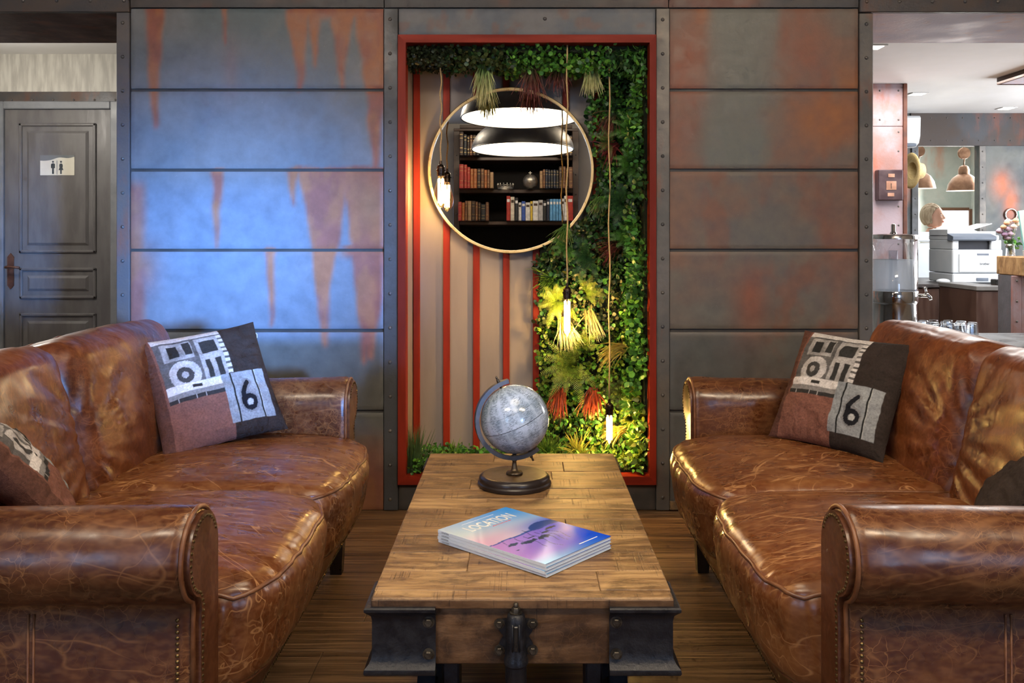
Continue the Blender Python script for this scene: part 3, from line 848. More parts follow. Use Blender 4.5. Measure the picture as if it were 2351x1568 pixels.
def build_sofa(loc, rz, label, seed):
    rs = random.Random(seed)
    t = thing('leather_sofa', loc, label, 'sofa', 'pair of leather sofas', rz)
    # base
    obj('base', soft_block((0.42, 0.745, 0.075), 0.02, (10, 30, 6)), M_SKIRT, t, smooth=True, loc=(0.425, 0, 0.20))
    obj('seat_deck', MB().cbox(0.03, 0.70, -0.64, 0.64, 0.262, 0.29, 0.004), M_SKIRT, t)
    nm_ = MB()
    k = -0.735
    while k < 0.736:
        nail_at(nm_, (0.0045, k, 0.138), (-1, 0, 0)); k += 0.0122
    obj('nailhead_trim', nm_, M_NAIL, t, smooth=True, fix=False, kind='stuff')
    obj('skirt_seam', MB().tube([(0.003, 0.0, 0.135), (0.002, 0.0, 0.2), (0.003, 0.0, 0.268)], 0.0022, 6).tube([(0.006, -0.74, 0.256), (0.005, 0, 0.252), (0.006, 0.74, 0.256)], 0.003, 6), M_PIPE, t, smooth=True)
    # seat cushions
    for s in (-1, 1):
        h = (0.345, 0.318, 0.112); r_ = 0.05
        off = rs.random() * 20
        def fn(Q, P, s=s, off=off):
            a, b, c = Q[:, 0], Q[:, 1], Q[:, 2]
            P = P.copy()
            cr = (1 - a ** 2) * (1 - b ** 2)
            P[:, 2] += np.where(c > 0, 0.030, -0.004) * np.abs(c) * cr
            P[:, 2] -= 0.012 * sstep(0.5, 1, -a) * (c > 0.3)
            fr = sstep(0.2, 1, -a)
            P[:, 0] -= 0.026 * (1 - b ** 2) * (1 - c ** 2 * 0.4) * fr
            P[:, 0] += (0.045 * np.abs(b) ** 5 + 0.030 * (1 - c) / 2) * fr
            P[:, 1] += 0.004 * s * 0 + 0.006 * np.sign(b) * (1 - c ** 2) * np.abs(b) * (1 - a ** 2)
            # creases running front to back and gathers along the front
            wv = fbm(P[:, 0] * 3 + off, P[:, 1] * 16 + off, 3) - 0.5
            P[:, 2] += 0.010 * wv * (c > 0.2) * sstep(0, 0.5, 1 - np.abs(a))
            gz = fbm(P[:, 1] * 30 + off, P[:, 2] * 6, 2) - 0.5
            P[:, 0] += 0.012 * gz * (a < -0.85)
            P[:, 2] += 0.010 * (fbm(P[:, 1] * 14 + off, a * 0 + 2, 2) - 0.5) * sstep(0.6, 1, -a)
            return P
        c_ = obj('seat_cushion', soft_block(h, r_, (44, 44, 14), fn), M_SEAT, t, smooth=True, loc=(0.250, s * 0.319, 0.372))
        obj('piping', MB().tube(rim(h, r_ + 0.0, fn, 34), 0.0048, 6, closed=True), M_PIPE, c_, smooth=True)
        obj('piping', MB().tube(rim(h, r_, fn, 30, -1.0), 0.0045, 6, closed=True), M_PIPE, c_, smooth=True)
    # back
    tilt = Matrix.Rotation(R(14), 4, 'Y')
    obj('back_frame', soft_block((0.085, 0.70, 0.33), 0.05, (8, 30, 20)).xf(Matrix.Translation((0.80, 0, 0.49)) @ Matrix.Rotation(R(7), 4, 'Y')), M_SKIRT, t, smooth=True)
    for s in (-1, 1):
        h = (0.108, 0.352, 0.235); r_ = 0.07
        off = rs.random() * 20
        def fb(Q, P, s=s, off=off):
            a, b, c = Q[:, 0], Q[:, 1], Q[:, 2]
            P = P.copy()
            P[:, 0] -= 0.035 * (1 - b ** 2) * (1 - c ** 2) * (a < 0)
            P[:, 2] += 0.012 * (1 - b ** 2) * (c > 0)
            # narrower towards the bottom on the outer side where the arm stands
            P[:, 1] -= s * 0.03 * sstep(0.2, 1, s * b) * sstep(0.2, -0.6, c)
            # folds fanning out from the middle seam
            ang = np.arctan2(c + 0.2, (s * b + 1.15)); rad = np.hypot(c + 0.2, s * b + 1.15)
            f = np.abs(np.sin(ang * 9 + off + 2.5 * fbm(b * 2 + off, c * 2, 2))) ** 0.6
            P[:, 0] += 0.011 * (1 - f) * np.exp(-((rad - 0.55) / 0.5) ** 2) * (a < 0)
            P[:, 0] += 0.008 * (fbm(b * 4 + off, c * 5, 3) - 0.5) * (a < 0)
            P[:, 2] += 0.010 * (fbm(b * 9 + off, a * 0, 2) - 0.5) * sstep(0.5, 1, c)
            return P
        m = soft_block(h, r_, (14, 44, 40), fb)
        T = Matrix.Translation((0.665, s * 0.355, 0.622)) @ tilt
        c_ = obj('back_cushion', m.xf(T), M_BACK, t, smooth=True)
        pr = [tuple(T @ Vector(p)) for p in rim(h, r_, fb, 30, 0.55, 0)]
        obj('piping', MB().tube(pr, 0.0048, 6, closed=True), M_PIPE, c_, smooth=True)
    # arms
    for s in (-1, 1):
        cv, cz, rr = 0.72, 0.575, 0.085
        prof = [(0.635, 0.14), (0.635, 0.3), (0.635, 0.45), (0.635, 0.53)]
        for k in range(0, 23):
            a = R(180 - k * 250 / 22)
            prof.append((cv + rr * math.cos(a), cz + rr * math.sin(a)))
        prof += [(0.744, 0.483), (0.747, 0.46), (0.748, 0.3), (0.748, 0.14)]
        def inset(pr, d):
            n = len(pr); out = []
            for i in range(n):
                a = Vector(pr[i - 1]); b = Vector(pr[i]); c = Vector(pr[(i + 1) % n])
                e1 = (b - a).normalized(); e2 = (c - b).normalized()
                n1 = Vector((e1.y, -e1.x)); n2 = Vector((e2.y, -e2.x))
                q = (n1 + n2)
                q = q / max(0.5, q.length_squared / 2) if q.length > 1e-6 else n1
                out.append((b.x + q.x * d, b.y + q.y * d))
            return out
        m = MB()
        secs = [(0.000, 0.016), (0.003, 0.008), (0.010, 0.002), (0.022, 0.0), (0.05, 0.0)] + [(0.05 + 0.03 * i, 0.0) for i in range(1, 27)]
        vs = []
        for (xx, d) in secs:
            for (v_, z_) in inset(prof, d):
                wob = 0.004 * (float(fbm(xx * 7 + s * 3 + rs.random() * 0, z_ * 9)) - 0.5) if xx > 0.03 else 0
                gat = 0.003 * math.sin(z_ * 160 + v_ * 90) * math.exp(-((xx - 0.035) / 0.03) ** 2) if z_ > 0.49 else 0
                vs.append((xx, s * (v_ + wob + gat), z_ + wob + gat - 0.010 * xx))
        np_ = len(prof)
        fs = []
        for i in range(len(secs) - 1):
            for j in range(np_):
                k = (j + 1) % np_
                fs.append((i * np_ + j, i * np_ + k, (i + 1) * np_ + k, (i + 1) * np_ + j))
        fs.append(tuple(range(np_))); fs.append(tuple((len(secs) - 1) * np_ + j for j in range(np_)))
        m.add(vs, fs)
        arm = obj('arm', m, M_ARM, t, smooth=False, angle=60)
        # front facing with a welt and nails
        fp = inset(prof, 0.011)
        obj('front_panel', MB().prism([(s * a, b) for (a, b) in fp], -0.008, 0.004, 'yz'), M_SKIRT, arm, angle=40)
        we = inset(prof, 0.003)
        obj('welt', MB().tube([(0.004, s * a, b) for (a, b) in we[1:-1]], 0.0045, 6), M_PIPE, arm, smooth=True)
        nn = MB()
        # along the front facing: up the outer side and round the roll
        path = [Vector((-0.008, s * a, b)) for (a, b) in inset(prof, 0.019)[6:]]
        acc = 0; nail_at(nn, path[-1], (-1, 0, 0))
        L = path[::-1]
        for i in range(len(L) - 1):
            seg = (L[i + 1] - L[i]); d = seg.length; pos = 0.0105 - acc
            while pos < d:
                nail_at(nn, L[i] + seg * (pos / d), (-1, 0, 0)); pos += 0.0105
            acc = d - (pos - 0.0105)
        z_ = 0.15
        while z_ < 0.47:
            nail_at(nn, (0.030, s * 0.7485, z_), (0, s, 0)); z_ += 0.0105
        obj('nailhead_trim', nn, M_NAIL, arm, smooth=True, fix=False, kind='stuff')
        st_ = MB()
        for dx in (0.0, 0.010): st_.tube([(0.285 + dx, s * 0.7475, 0.14), (0.285 + dx, s * 0.749, 0.3), (0.285 + dx, s * 0.747, 0.475)], 0.0022, 6)
        obj('stitched_seam', st_, M_PIPE, arm, smooth=True)
    for (lx, ly) in ((0.045, -0.70), (0.045, 0.715), (0.80, -0.70), (0.80, 0.70)):
        lm = MB(); a, b = 0.026, 0.019
        lm.add([(x * b, y * b, 0) for (x, y) in ((-1, -1), (1, -1), (1, 1), (-1, 1))] + [(x * a, y * a, 0.14) for (x, y) in ((-1, -1), (1, -1), (1, 1), (-1, 1))],
               [(3, 2, 1, 0), (4, 5, 6, 7)] + [(i, (i + 1) % 4, 4 + (i + 1) % 4, 4 + i) for i in range(4)])
        obj('leg', lm, M_LEG, t, loc=(lx, ly, 0))
    return t
build_sofa((0.575, 2.33, 0), 0, 'worn brown leather two seat sofa in front of the bar opening', 3)
build_sofa((-0.578, 2.33, 0), PI, 'worn brown leather two seat sofa in front of the blue panels and grey door', 11)

# ================================================================== printed cushions
def fabric():
    g = G('printed_cotton')
    p = g.coord('Object')
    n = g.noise(p, 160, 3, 0.6)
    c = g.mix(1.0, g.attr(), g.ramp(n, [(0.3, (0.72, 0.72, 0.72)), (0.7, (1.2, 1.2, 1.2))]), 'MULTIPLY')
    g.fin(c, 0.85, 0, 0.2)
    g.bump(g.math('ADD', g.noise(p, 420, 2), g.math('MULTIPLY', g.noise(p, 14, 3), 2.0)), 0.35, 0.006)
    return g.m
M_CLOTH = fabric()
BROWN = np.array((0.19, 0.080, 0.058)); DKB = np.array((0.030, 0.021, 0.018)); BLK = np.array((0.008, 0.008, 0.012))
def seg_d(a, b, x0, y0, x1, y1):
    dx, dy = x1 - x0, y1 - y0
    t = np.clip(((a - x0) * dx + (b - y0) * dy) / (dx * dx + dy * dy), 0, 1)
    return np.hypot(a - x0 - t * dx, b - y0 - t * dy)
def cushion_print(a, b):
    n = fbm(a * 14, b * 14, 4)
    c = mixc(BROWN * 0.8, BROWN * 1.15, n)
    c[a < 0.09] = mixc(BROWN * 0.45, BROWN * 0.6, n)[a < 0.09]
    right = (a > 0.655) & (b > 0.10) | ((a > 0.56) & (b <= 0.12)); c[right] = mixc(DKB * 0.8, DKB * 1.25, n)[right]
    # black and white street photo: plain blocks of light and dark
    ph = (a > 0.11) & (a < 0.655) & (b > 0.385)
    g = 0.05 + 0.10 * n
    def put(mask, val):
        nonlocal g
        g = np.where(mask, val, g)
    put(b > 0.93, 0.45 + 0.2 * n)
    put((a > 0.16) & (a < 0.40) & (b > 0.735) & (b < 0.91), 0.22 + 0.35 * (n - 0.3))
    put((a > 0.20) & (a < 0.285) & (b > 0.76) & (b < 0.88), 0.02)
    put((a > 0.33) & (a < 0.39) & (b > 0.77) & (b < 0.90), 0.03)
    put((a > 0.43) & (a < 0.62) & (b > 0.50) & (b < 0.92), 0.30 + 0.3 * (n - 0.4))
    put((a > 0.46) & (a < 0.505) & (b > 0.53) & (b < 0.69), 0.03); put((a > 0.545) & (a < 0.59) & (b > 0.53) & (b < 0.69), 0.03)
    put((a > 0.46) & (a < 0.59) & (b > 0.75) & (b < 0.88), 0.03)
    put(np.abs((a - 0.35) % 0.06 - 0.03) > 0.027, g * 0.9)
    el = np.hypot((a - 0.285) / 0.125, (b - 0.60) / 0.125)
    put(el < 1, 0.42 + 0.3 * (n - 0.5)); put(el < 0.55, 0.05); put(el < 0.22, 0.35)
    put((a > 0.615) & (np.abs(((b * 40) % 2) - 1) > 0.4) & (b > 0.5), 0.55)
    put((b < 0.525) & (b > 0.455 - 0.02 * a), 0.55 + 0.15 * n)
    put((a > 0.31) & (a < 0.39) & (b > 0.475) & (b < 0.505), 0.03)
    put(b < 0.455, 0.22); put(b < 0.42, 0.03)
    put((b < 0.415) & (np.abs((a * 14) % 1 - 0.5) < 0.03), 0.35)
    gc = np.stack([g * 1.0, g * 0.93, g * 0.90], -1)
    c[ph] = gc[ph]
    # grey plate with the 6
    sq = (a > 0.545) & (a < 0.925) & (b > 0.115) & (b < 0.53)
    pl_ = 0.27 + 0.12 * (n - 0.5)
    pc = np.stack([pl_ * 0.95, pl_, pl_ * 1.06], -1)
    pc[np.minimum(np.abs(a - 0.615), np.abs(a - 0.825)) < 0.006] = 0.01
    pc[np.abs(a - 0.833) < 0.003] = 0.4
    cx, cy = 0.722, 0.262
    ring = np.abs(np.hypot((a - cx) / 0.062, (b - cy) / 0.068) - 0.72)
    six = (ring < 0.30)
    stem = np.full_like(a, 9.0)
    pts = [(cx - 0.045, cy + 0.02), (cx - 0.040, cy + 0.08), (cx - 0.015, cy + 0.13), (cx + 0.018, cy + 0.168)]
    for i in range(3): stem = np.minimum(stem, seg_d(a, b, *pts[i], *pts[i + 1]))
    halo = (np.minimum(stem - 0.019, (ring - 0.30) * 0.062) < 0.016)
    pc[halo] = np.array((0.20, 0.20, 0.21))
    pc[six | (stem < 0.019)] = BLK
    pc[np.hypot((a - cx - 0.004) / 0.062, (b - cy) / 0.068) < 0.40] = (0.40, 0.40, 0.40)
    c[sq] = pc[sq]
    return c
def cushion_plain(a, b):
    n = fbm(a * 14 + 2, b * 14, 4)
    return mixc(DKB * 0.8, DKB * 1.25, n)
def cushion_back(a, b):
    n = fbm(a * 14 + 5, b * 14, 4)
    c = mixc(BROWN * 0.45, BROWN * 0.75, n)
    m = (a > 0.34) & (b < 0.86); c[m] = mixc(DKB * 0.5, DKB * 0.9, n)[m] * np.array((0.8, 0.8, 1.2))
    return c

def build_cushion(loc, e1, lean, label, S=0.37, T=0.075, seed=1, roll=0.0, plain=False):
    t = thing('throw_cushion', loc, label, 'cushion', 'printed throw cushions on the sofas')
    e1 = Vector(e1).normalized(); up = Vector((0, 0, 1))
    nrm = e1.cross(up)                     # front side
    axU = (up * math.cos(lean) - nrm * math.sin(lean)).normalized()
    nn = e1.cross(axU).normalized()
    m4 = Matrix((( e1.x, axU.x, nn.x, 0), (e1.y, axU.y, nn.y, 0), (e1.z, axU.z, nn.z, 0), (0, 0, 0, 1))) @ Matrix.Rotation(roll, 4, 'Z')
    t.rotation_euler = m4.to_euler()
    def side(N, sgn):
        g = np.linspace(-1, 1, N + 1)
        U, V = np.meshgrid(g, g, indexing='ij')
        pin = 0.055
        XX = U * S / 2 * (1 - pin * (1 - V ** 2) * np.abs(U) ** 2) ; YY = V * S / 2 * (1 - pin * (1 - U ** 2) * np.abs(V) ** 2)
        prof = ((1 - np.abs(U) ** 2.6) * (1 - np.abs(V) ** 2.6)) ** 0.55
        ed = np.maximum(np.abs(U), np.abs(V))
        wr = (fbm(U * 5 + seed * 3.1, V * 5 + seed, 3) - 0.5) * 0.020 * prof
        along = np.where(np.abs(U) > np.abs(V), V, U)
        wr = wr + 0.010 * (fbm(along * 11 + seed * 7, ed * 1.5, 2) - 0.5) * sstep(0.45, 0.9, ed) * (1 - sstep(0.93, 1, ed))
        ZZ = sgn * (T * prof + wr)
        ZZ[ed > 0.999] = 0
        m = MB(); m.v = [tuple(p) for p in np.stack([XX, YY + S / 2, ZZ], -1).reshape(-1, 3)]
        n1 = N + 1
        m.f = [(i * n1 + j, (i + 1) * n1 + j, (i + 1) * n1 + j + 1, i * n1 + j + 1)[::sgn] for i in range(N) for j in range(N)]
        a, b = ((U + 1) / 2).ravel(), ((V + 1) / 2).ravel()
        c = cushion_back(a, b) if sgn < 0 else (cushion_plain(a, b) if plain else cushion_print(a, b))
        m.c = np.concatenate([c, np.ones((len(c), 1))], 1)
        return m
    fo = obj('front_cover', side(150, 1), M_CLOTH, t, smooth=True, fix=False)
    obj('back_cover', side(60, -1), M_CLOTH, t, smooth=True, fix=False)
    ts = S * 0.475
    obj('sewing_thread', MB().tube([(ts, S * 0.9, 0.004), (ts + 0.006, S * 0.87, 0.008), (ts + 0.003, S * 0.84, 0.006)], 0.0009, 5), pm('white_thread_%d' % seed, (0.7, 0.66, 0.58), (0.8, 0.76, 0.7), 20, 0.8), t, smooth=True)
    return t
build_cushion((-0.893, 2.735, 0.505), (0.79, 0.61, 0.12), R(31), 'black and brown printed cushion with a grey 6 against blue panels', 0.385, 0.062, 1)
build_cushion((0.905, 2.675, 0.505), (0.66, -0.75, -0.04), R(31), 'black and brown printed cushion with a grey 6 beside the bar opening', 0.375, 0.062, 2)
build_cushion((-1.015, 2.02, 0.498), (-0.55, 0.83, 0.0), R(40), 'dark cushion with pale frayed edge cut off by the left picture border', 0.37, 0.055, 3)
build_cushion((1.03, 2.03, 0.498), (-0.55, -0.83, 0.0), R(48), 'plain dark cushion back at the right picture border', 0.37, 0.055, 4, 0.0, True)

# ================================================================== trolley coffee table
def plankwood(name, dark, mid, light, rough=0.42):
    g = G(name)
    p = g.shifted('Object', 5.0)
    r = g.rand()
    v = g.warp(p, 5, 0.05)
    a = g.noise(g.map(v, (7, 120, 40)), 1.0, 6, 0.65)
    b = g.noise(g.map(v, (3.0, 26, 9), (2, 3, 0)), 1.2, 5, 0.65)
    blot = g.noise(g.map(p, (1, 1.8, 1)), 9, 5, 0.65)
    s = g.math('ADD', g.math('MULTIPLY', a, 0.40), g.math('MULTIPLY', b, 0.60))
    s = g.math('ADD', s, g.math('MULTIPLY', g.math('SUBTRACT', r, 0.5), 0.14))
    c = g.ramp(s, [(0.36, dark), (0.50, mid), (0.62, light)])
    saw = g.noise(g.map(p, (210, 3.0, 4)), 1.0, 3, 0.5)
    saw = g.math('MULTIPLY', g.mr(saw, 0.55, 0.68), g.mr(g.noise(p, 10, 3), 0.50, 0.62))
    c = g.mix(g.math('MULTIPLY', saw, 0.7), c, tuple(0.45 * k for k in dark))
    c = g.mix(g.math('MULTIPLY', g.mr(blot, 0.48, 0.66), 0.75), c, tuple(0.85 * k for k in dark))
    scr = g.mr(g.vor(g.map(g.warp(p, 12, 0.1), (1.3, 1, 1)), 38), 0.0, 0.03, 1, 0)
    c = g.mix(g.math('MULTIPLY', g.math('MULTIPLY', scr, 0.25), g.mr(blot, 0.35, 0.55)), c, light)
    g.fin(c, g.mr(a, 0.3, 0.7, rough - 0.08, rough + 0.15), 0, 0.45)
    g.bump(g.math('ADD', a, g.math('MULTIPLY', saw, -0.5)), 0.4, 0.004)
    return g.m
M_TOP = plankwood('reclaimed_mango_wood', (0.075, 0.036, 0.016), (0.23, 0.125, 0.053), (0.43, 0.265, 0.12))
M_APRON = plankwood('dark_reclaimed_wood', (0.028, 0.014, 0.008), (0.085, 0.042, 0.019), (0.18, 0.095, 0.043))
M_IRON = pm('black_cast_iron', (0.011, 0.012, 0.017), (0.022, 0.022, 0.026), 40, 0.42, 0.35, bump=0.25)
M_BOLT = pm('worn_iron_bolt', (0.05, 0.042, 0.034), (0.10, 0.085, 0.065), 60, 0.4, 0.7, bump=0.2)

TX, TY0, TY1, TZ = 0.004, 1.79, 2.97, 0.42
tb = thing('trolley_coffee_table', (TX, 2.38, 0), 'reclaimed wood trolley coffee table with black iron corners between the sofas', 'coffee table')
hw = 0.304
seams = [1.79, 1.832, 1.936, 2.05, 2.17, 2.288, 2.375, 2.465, 2.56, 2.655, 2.745, 2.86, 2.97]
splits = {1: [0.16], 2: [-0.12], 3: [-0.02], 4: [0.11], 8: [-0.15], 9: [0.09], 10: [0.13], 11: [-0.09]}
for i in range(len(seams) - 1):
    xs = [-hw] + splits.get(i, []) + [hw]
    for j in range(len(xs) - 1):
        dz = random.uniform(-0.0008, 0.0006)
        L_, W_ = xs[j + 1] - xs[j], seams[i + 1] - seams[i]
        m = MB().cbox(-L_ / 2 + 0.0003, L_ / 2 - 0.0003, -W_ / 2 + 0.0003, W_ / 2 - 0.0003, -0.021, 0, 0.0016 if i else 0.004)
        obj('top_plank', m, M_TOP, tb, loc=((xs[j] + xs[j + 1]) / 2, (seams[i] + seams[i + 1]) / 2 - 2.38, TZ + dz))
obj('worn_front_edge', MB().cbox(-hw + 0.001, hw - 0.001, TY0 - 2.38 - 0.0025, TY0 - 2.38 + 0.002, TZ - 0.0205, TZ - 0.0035, 0.001), M_APRON, tb)
y0, y1 = TY0 - 2.38 + 0.008, TY1 - 2.38 - 0.008
for (nm0, a) in (('end_board', (-hw + 0.012, hw - 0.012, y0, y0 + 0.03)), ('end_board', (-hw + 0.012, hw - 0.012, y1 - 0.03, y1)),
                 ('side_board', (-hw + 0.010, -hw + 0.04, y0 + 0.03, y1 - 0.03)), ('side_board', (hw - 0.04, hw - 0.010, y0 + 0.03, y1 - 0.03))):
    obj(nm0, MB().cbox(*a, 0.283, 0.3985, 0.003), M_APRON, tb)
obj('underside', MB().box(-hw + 0.04, hw - 0.04, y0 + 0.03, y1 - 0.03, 0.30, 0.312), M_APRON, tb)
def hexbolt(parent, p, nrm, r=0.0085, d=0.007):
    m = MB()
    m.tube([(0, 0, 0), (0, 0, 0.0018)], r * 1.45, 14)
    m.add([(r * math.cos(k * PI / 3), r * math.sin(k * PI / 3), z) for z in (0.0018, 0.0018 + d * 0.8) for k in range(6)] + [(r * 0.8 * math.cos(k * PI / 3), r * 0.8 * math.sin(k * PI / 3), 0.0018 + d) for k in range(6)],
          [tuple(range(12, 18))] + [(k, (k + 1) % 6, 6 + (k + 1) % 6, 6 + k) for k in range(6)] + [(6 + k, 6 + (k + 1) % 6, 12 + (k + 1) % 6, 12 + k) for k in range(6)])
    q = Vector((0, 0, 1)).rotation_difference(Vector(nrm)).to_matrix().to_4x4()
    m.xf(Matrix.Translation(p) @ q)
    return obj('bolt', m, M_BOLT, parent, angle=40)
prof = [(-0.004, 0.270), (0.013, 0.270), (0.015, 0.274), (0.014, 0.281), (0.006, 0.289), (0.001, 0.299), (0.0, 0.31), (0.0, 0.375), (0.002, 0.384), (0.009, 0.391), (0.014, 0.396), (0.0145, 0.4015), (0.011, 0.404), (-0.004, 0.404)]
for sx in (-1, 1):
    for sy in (-1, 1):
        xs_, yf = hw - 0.002, 0.59 - 0.001
        arm_l = 0.128
        vs = []; n = len(prof)
        for q in range(3):
            for (o, z) in prof:
                if q == 0: p = (xs_ - arm_l, yf + o)
                elif q == 1: p = (xs_ + o, yf + o)
                else: p = (xs_ + o, yf - arm_l)
                vs.append((sx * p[0], sy * p[1], z))
        fs = []
        for q in range(2):
            for j in range(n):
                k = (j + 1) % n
                fs.append((q * n + j, q * n + k, (q + 1) * n + k, (q + 1) * n + j))
        fs += [tuple(range(n)), tuple(range(2 * n, 3 * n))]
        # solid web behind the flange so the plate has thickness
        br = obj('corner_bracket', MB().add(vs, fs), M_IRON, tb, angle=35)
        for z in (0.372, 0.307):
            hexbolt(br, (sx * (xs_ - arm_l + 0.014), sy * (yf + 0.0), z), (0, sy, 0))
            hexbolt(br, (sx * xs_, sy * (yf - arm_l + 0.014), z), (sx, 0, 0))
# drawbar socket in the middle of the near end
cx = -0.013; yy = y0
so = MB()
ear = []
for k in range(48):
    a = 2 * PI * k / 48
    rad = 0.026 + 0.021 * abs(math.sin(2 * a)) ** 1.5
    ear.append((cx + rad * math.cos(a) * 0.95, 0.342 + rad * math.sin(a) * 0.95))
so.prism(ear, yy - 0.007, yy + 0.001)
socket = obj('drawbar_bracket', so, M_IRON, tb, angle=40)
ba = MB().lathe([(0, 0.392), (0.012, 0.392), (0.017, 0.388), (0.0195, 0.378), (0.0205, 0.325), (0.0215, 0.318), (0.022, 0.305), (0.0245, 0.300), (0.0245, 0.292), (0.021, 0.288), (0, 0.288)], cx, yy - 0.012, 20)
obj('socket_barrel', ba, M_IRON, socket, angle=40)
obj('slot', MB().cbox(cx - 0.0045, cx + 0.0045, yy - 0.036, yy - 0.028, 0.324, 0.374, 0.0018), M_BLACKSH, socket)
for dx in (-1, 1): obj('slot_rim', MB().tube([(cx + dx * 0.0065, yy - 0.0305, 0.322), (cx + dx * 0.0065, yy - 0.0305, 0.376)], 0.0022, 6), M_IRON, socket, smooth=True)
for (dx, dz) in ((-0.0335, 0.0265), (0.0335, 0.0265), (-0.0335, -0.0265), (0.0335, -0.0265)):
    hexbolt(socket, (cx + dx, yy - 0.007, 0.342 + dz), (0, -1, 0), 0.0075, 0.007)
hexbolt(socket, (cx, yy - 0.012, 0.392), (0, 0, 1), 0.009, 0.010)
obj('bolt_tip', MB().cyl((cx, yy - 0.012, 0.402), (cx, yy - 0.012, 0.412), 0.0055, 0.0045, 10), M_BOLT, socket, smooth=True)
obj('drawbar', MB().lathe([(0, 0.29), (0.0215, 0.29), (0.0215, 0.255), (0.019, 0.25), (0.018, 0.09), (0.022, 0.085), (0.022, 0.06), (0, 0.06)], cx, yy - 0.012, 18), M_IRON, tb, angle=40)
# wheels
for sy in (-0.40, 0.40):
    obj('axle', MB().cyl((-0.26, sy, 0.115), (0.26, sy, 0.115), 0.013, n=10), M_IRON, tb, smooth=True)
    for sx in (-1, 1):
        wh = MB().lathe([(0.100, -0.019), (0.115, -0.019), (0.115, 0.019), (0.100, 0.019), (0.100, -0.019)], n=28, axis='x', cx=sx * 0.205, cy=sy, cz=0.115)
        wh.lathe([(0, -0.024), (0.028, -0.024), (0.028, 0.024), (0, 0.024)], n=16, axis='x', cx=sx * 0.205, cy=sy, cz=0.115)
        w_ = obj('wheel', wh, M_IRON, tb, angle=40)
        for k in range(6):
            a = k * PI / 3
            obj('spoke', MB().cyl((sx * 0.205, sy + 0.02 * math.cos(a), 0.115 + 0.02 * math.sin(a)), (sx * 0.205, sy + 0.104 * math.cos(a), 0.115 + 0.104 * math.sin(a)), 0.009, 0.007, 8), M_IRON, w_, smooth=True)
        obj('axle_block', MB().cbox(sx * 0.155 - 0.018, sx * 0.155 + 0.018, sy - 0.045, sy + 0.045, 0.10, 0.302, 0.004), M_IRON, tb)

# ================================================================== globe
def globe_mat():
    g = G('printed_globe_map')
    p = g.coord('Object')
    sx = g.node('ShaderNodeSeparateXYZ', {'Vector': p}).outputs
    lon = g.math('ARCTAN2', sx[1], sx[0])
    gore = g.math('ABSOLUTE', g.math('SINE', g.math('MULTIPLY', lon, 6.0)))
    land = g.noise(g.map(p, (1, 1, 1.6)), 13, 6, 0.65)
    txt = g.noise(g.map(p, (30, 30, 130)), 4, 3, 0.6)
    c = g.mix(g.mr(land, 0.36, 0.66), (0.50, 0.57, 0.64), (0.23, 0.29, 0.33))
    c = g.mix(g.math('MULTIPLY', g.mr(txt, 0.44, 0.62), g.math('MULTIPLY', g.mr(gore, 0.25, 0.7), 0.6)), c, (0.06, 0.08, 0.09))
    c = g.mix(g.mr(gore, 0.22, 0.0, 0, 0.55), c, (0.46, 0.52, 0.58))
    eq = g.mr(g.math('ABSOLUTE', sx[2]), 0.0004, 0.0012, 1, 0)
    tr = g.mr(g.math('ABSOLUTE', g.math('SUBTRACT', g.math('ABSOLUTE', sx[2]), 0.039)), 0.0003, 0.0009, 0.5, 0)
    c = g.mix(g.math('MAXIMUM', eq, tr), c, (0.03, 0.035, 0.04))
    g.fin(c, 0.16, 0, 0.5, **{'Coat Weight': 0.4, 'Coat Roughness': 0.06})
    return g.m
M_BRASSD = pm('antique_bronze', (0.10, 0.07, 0.042), (0.16, 0.115, 0.07), 40, 0.36, 0.85)
M_BASEW = pm('dark_walnut_base', (0.052, 0.028, 0.013), (0.062, 0.034, 0.016), 14, 0.36)
M_BASEB = pm('black_base_rim', (0.018, 0.013, 0.012), (0.022, 0.016, 0.015), 14, 0.30, rvar=0.02)
GY = 2.598; gx = X(1181, GY)
gl = thing('desk_globe', (gx, GY, TZ + 0.0006), 'grey blue desk globe on a dark round base standing on the coffee table', 'globe')
base = obj('base', MB().lathe([(0, 0), (0.104, 0), (0.1065, 0.004), (0.1065, 0.010), (0.103, 0.014), (0.1035, 0.018), (0.102, 0.025), (0.096, 0.0305), (0.090, 0.0315)], n=56), M_BASEB, gl, angle=40)
obj('base_top', MB().lathe([(0, 0.0318), (0.0905, 0.0318), (0.0915, 0.0300)], n=56), M_BASEW, base, smooth=False)
obj('stem', MB().lathe([(0, 0.032), (0.0235, 0.032), (0.0245, 0.035), (0.022, 0.039), (0.012, 0.041), (0.009, 0.046), (0.0065, 0.062), (0.0055, 0.068), (0.0075, 0.070), (0.0078, 0.073), (0.006, 0.075), (0.0065, 0.082), (0.006, 0.092), (0, 0.092)], n=24), M_BRASSD, gl, smooth=True)
GC = Vector((0.001, 0, Z(962, GY) - TZ)); GR = 0.0995
tilt_g = Matrix.Translation(GC) @ Matrix.Rotation(R(14), 4, 'Z') @ Matrix.Rotation(R(-24), 4, 'Y')
ball = obj('ball', MB().sphere((0, 0, 0), GR, 64, 40), globe_mat(), gl, smooth=True)
ball.matrix_local = tilt_g
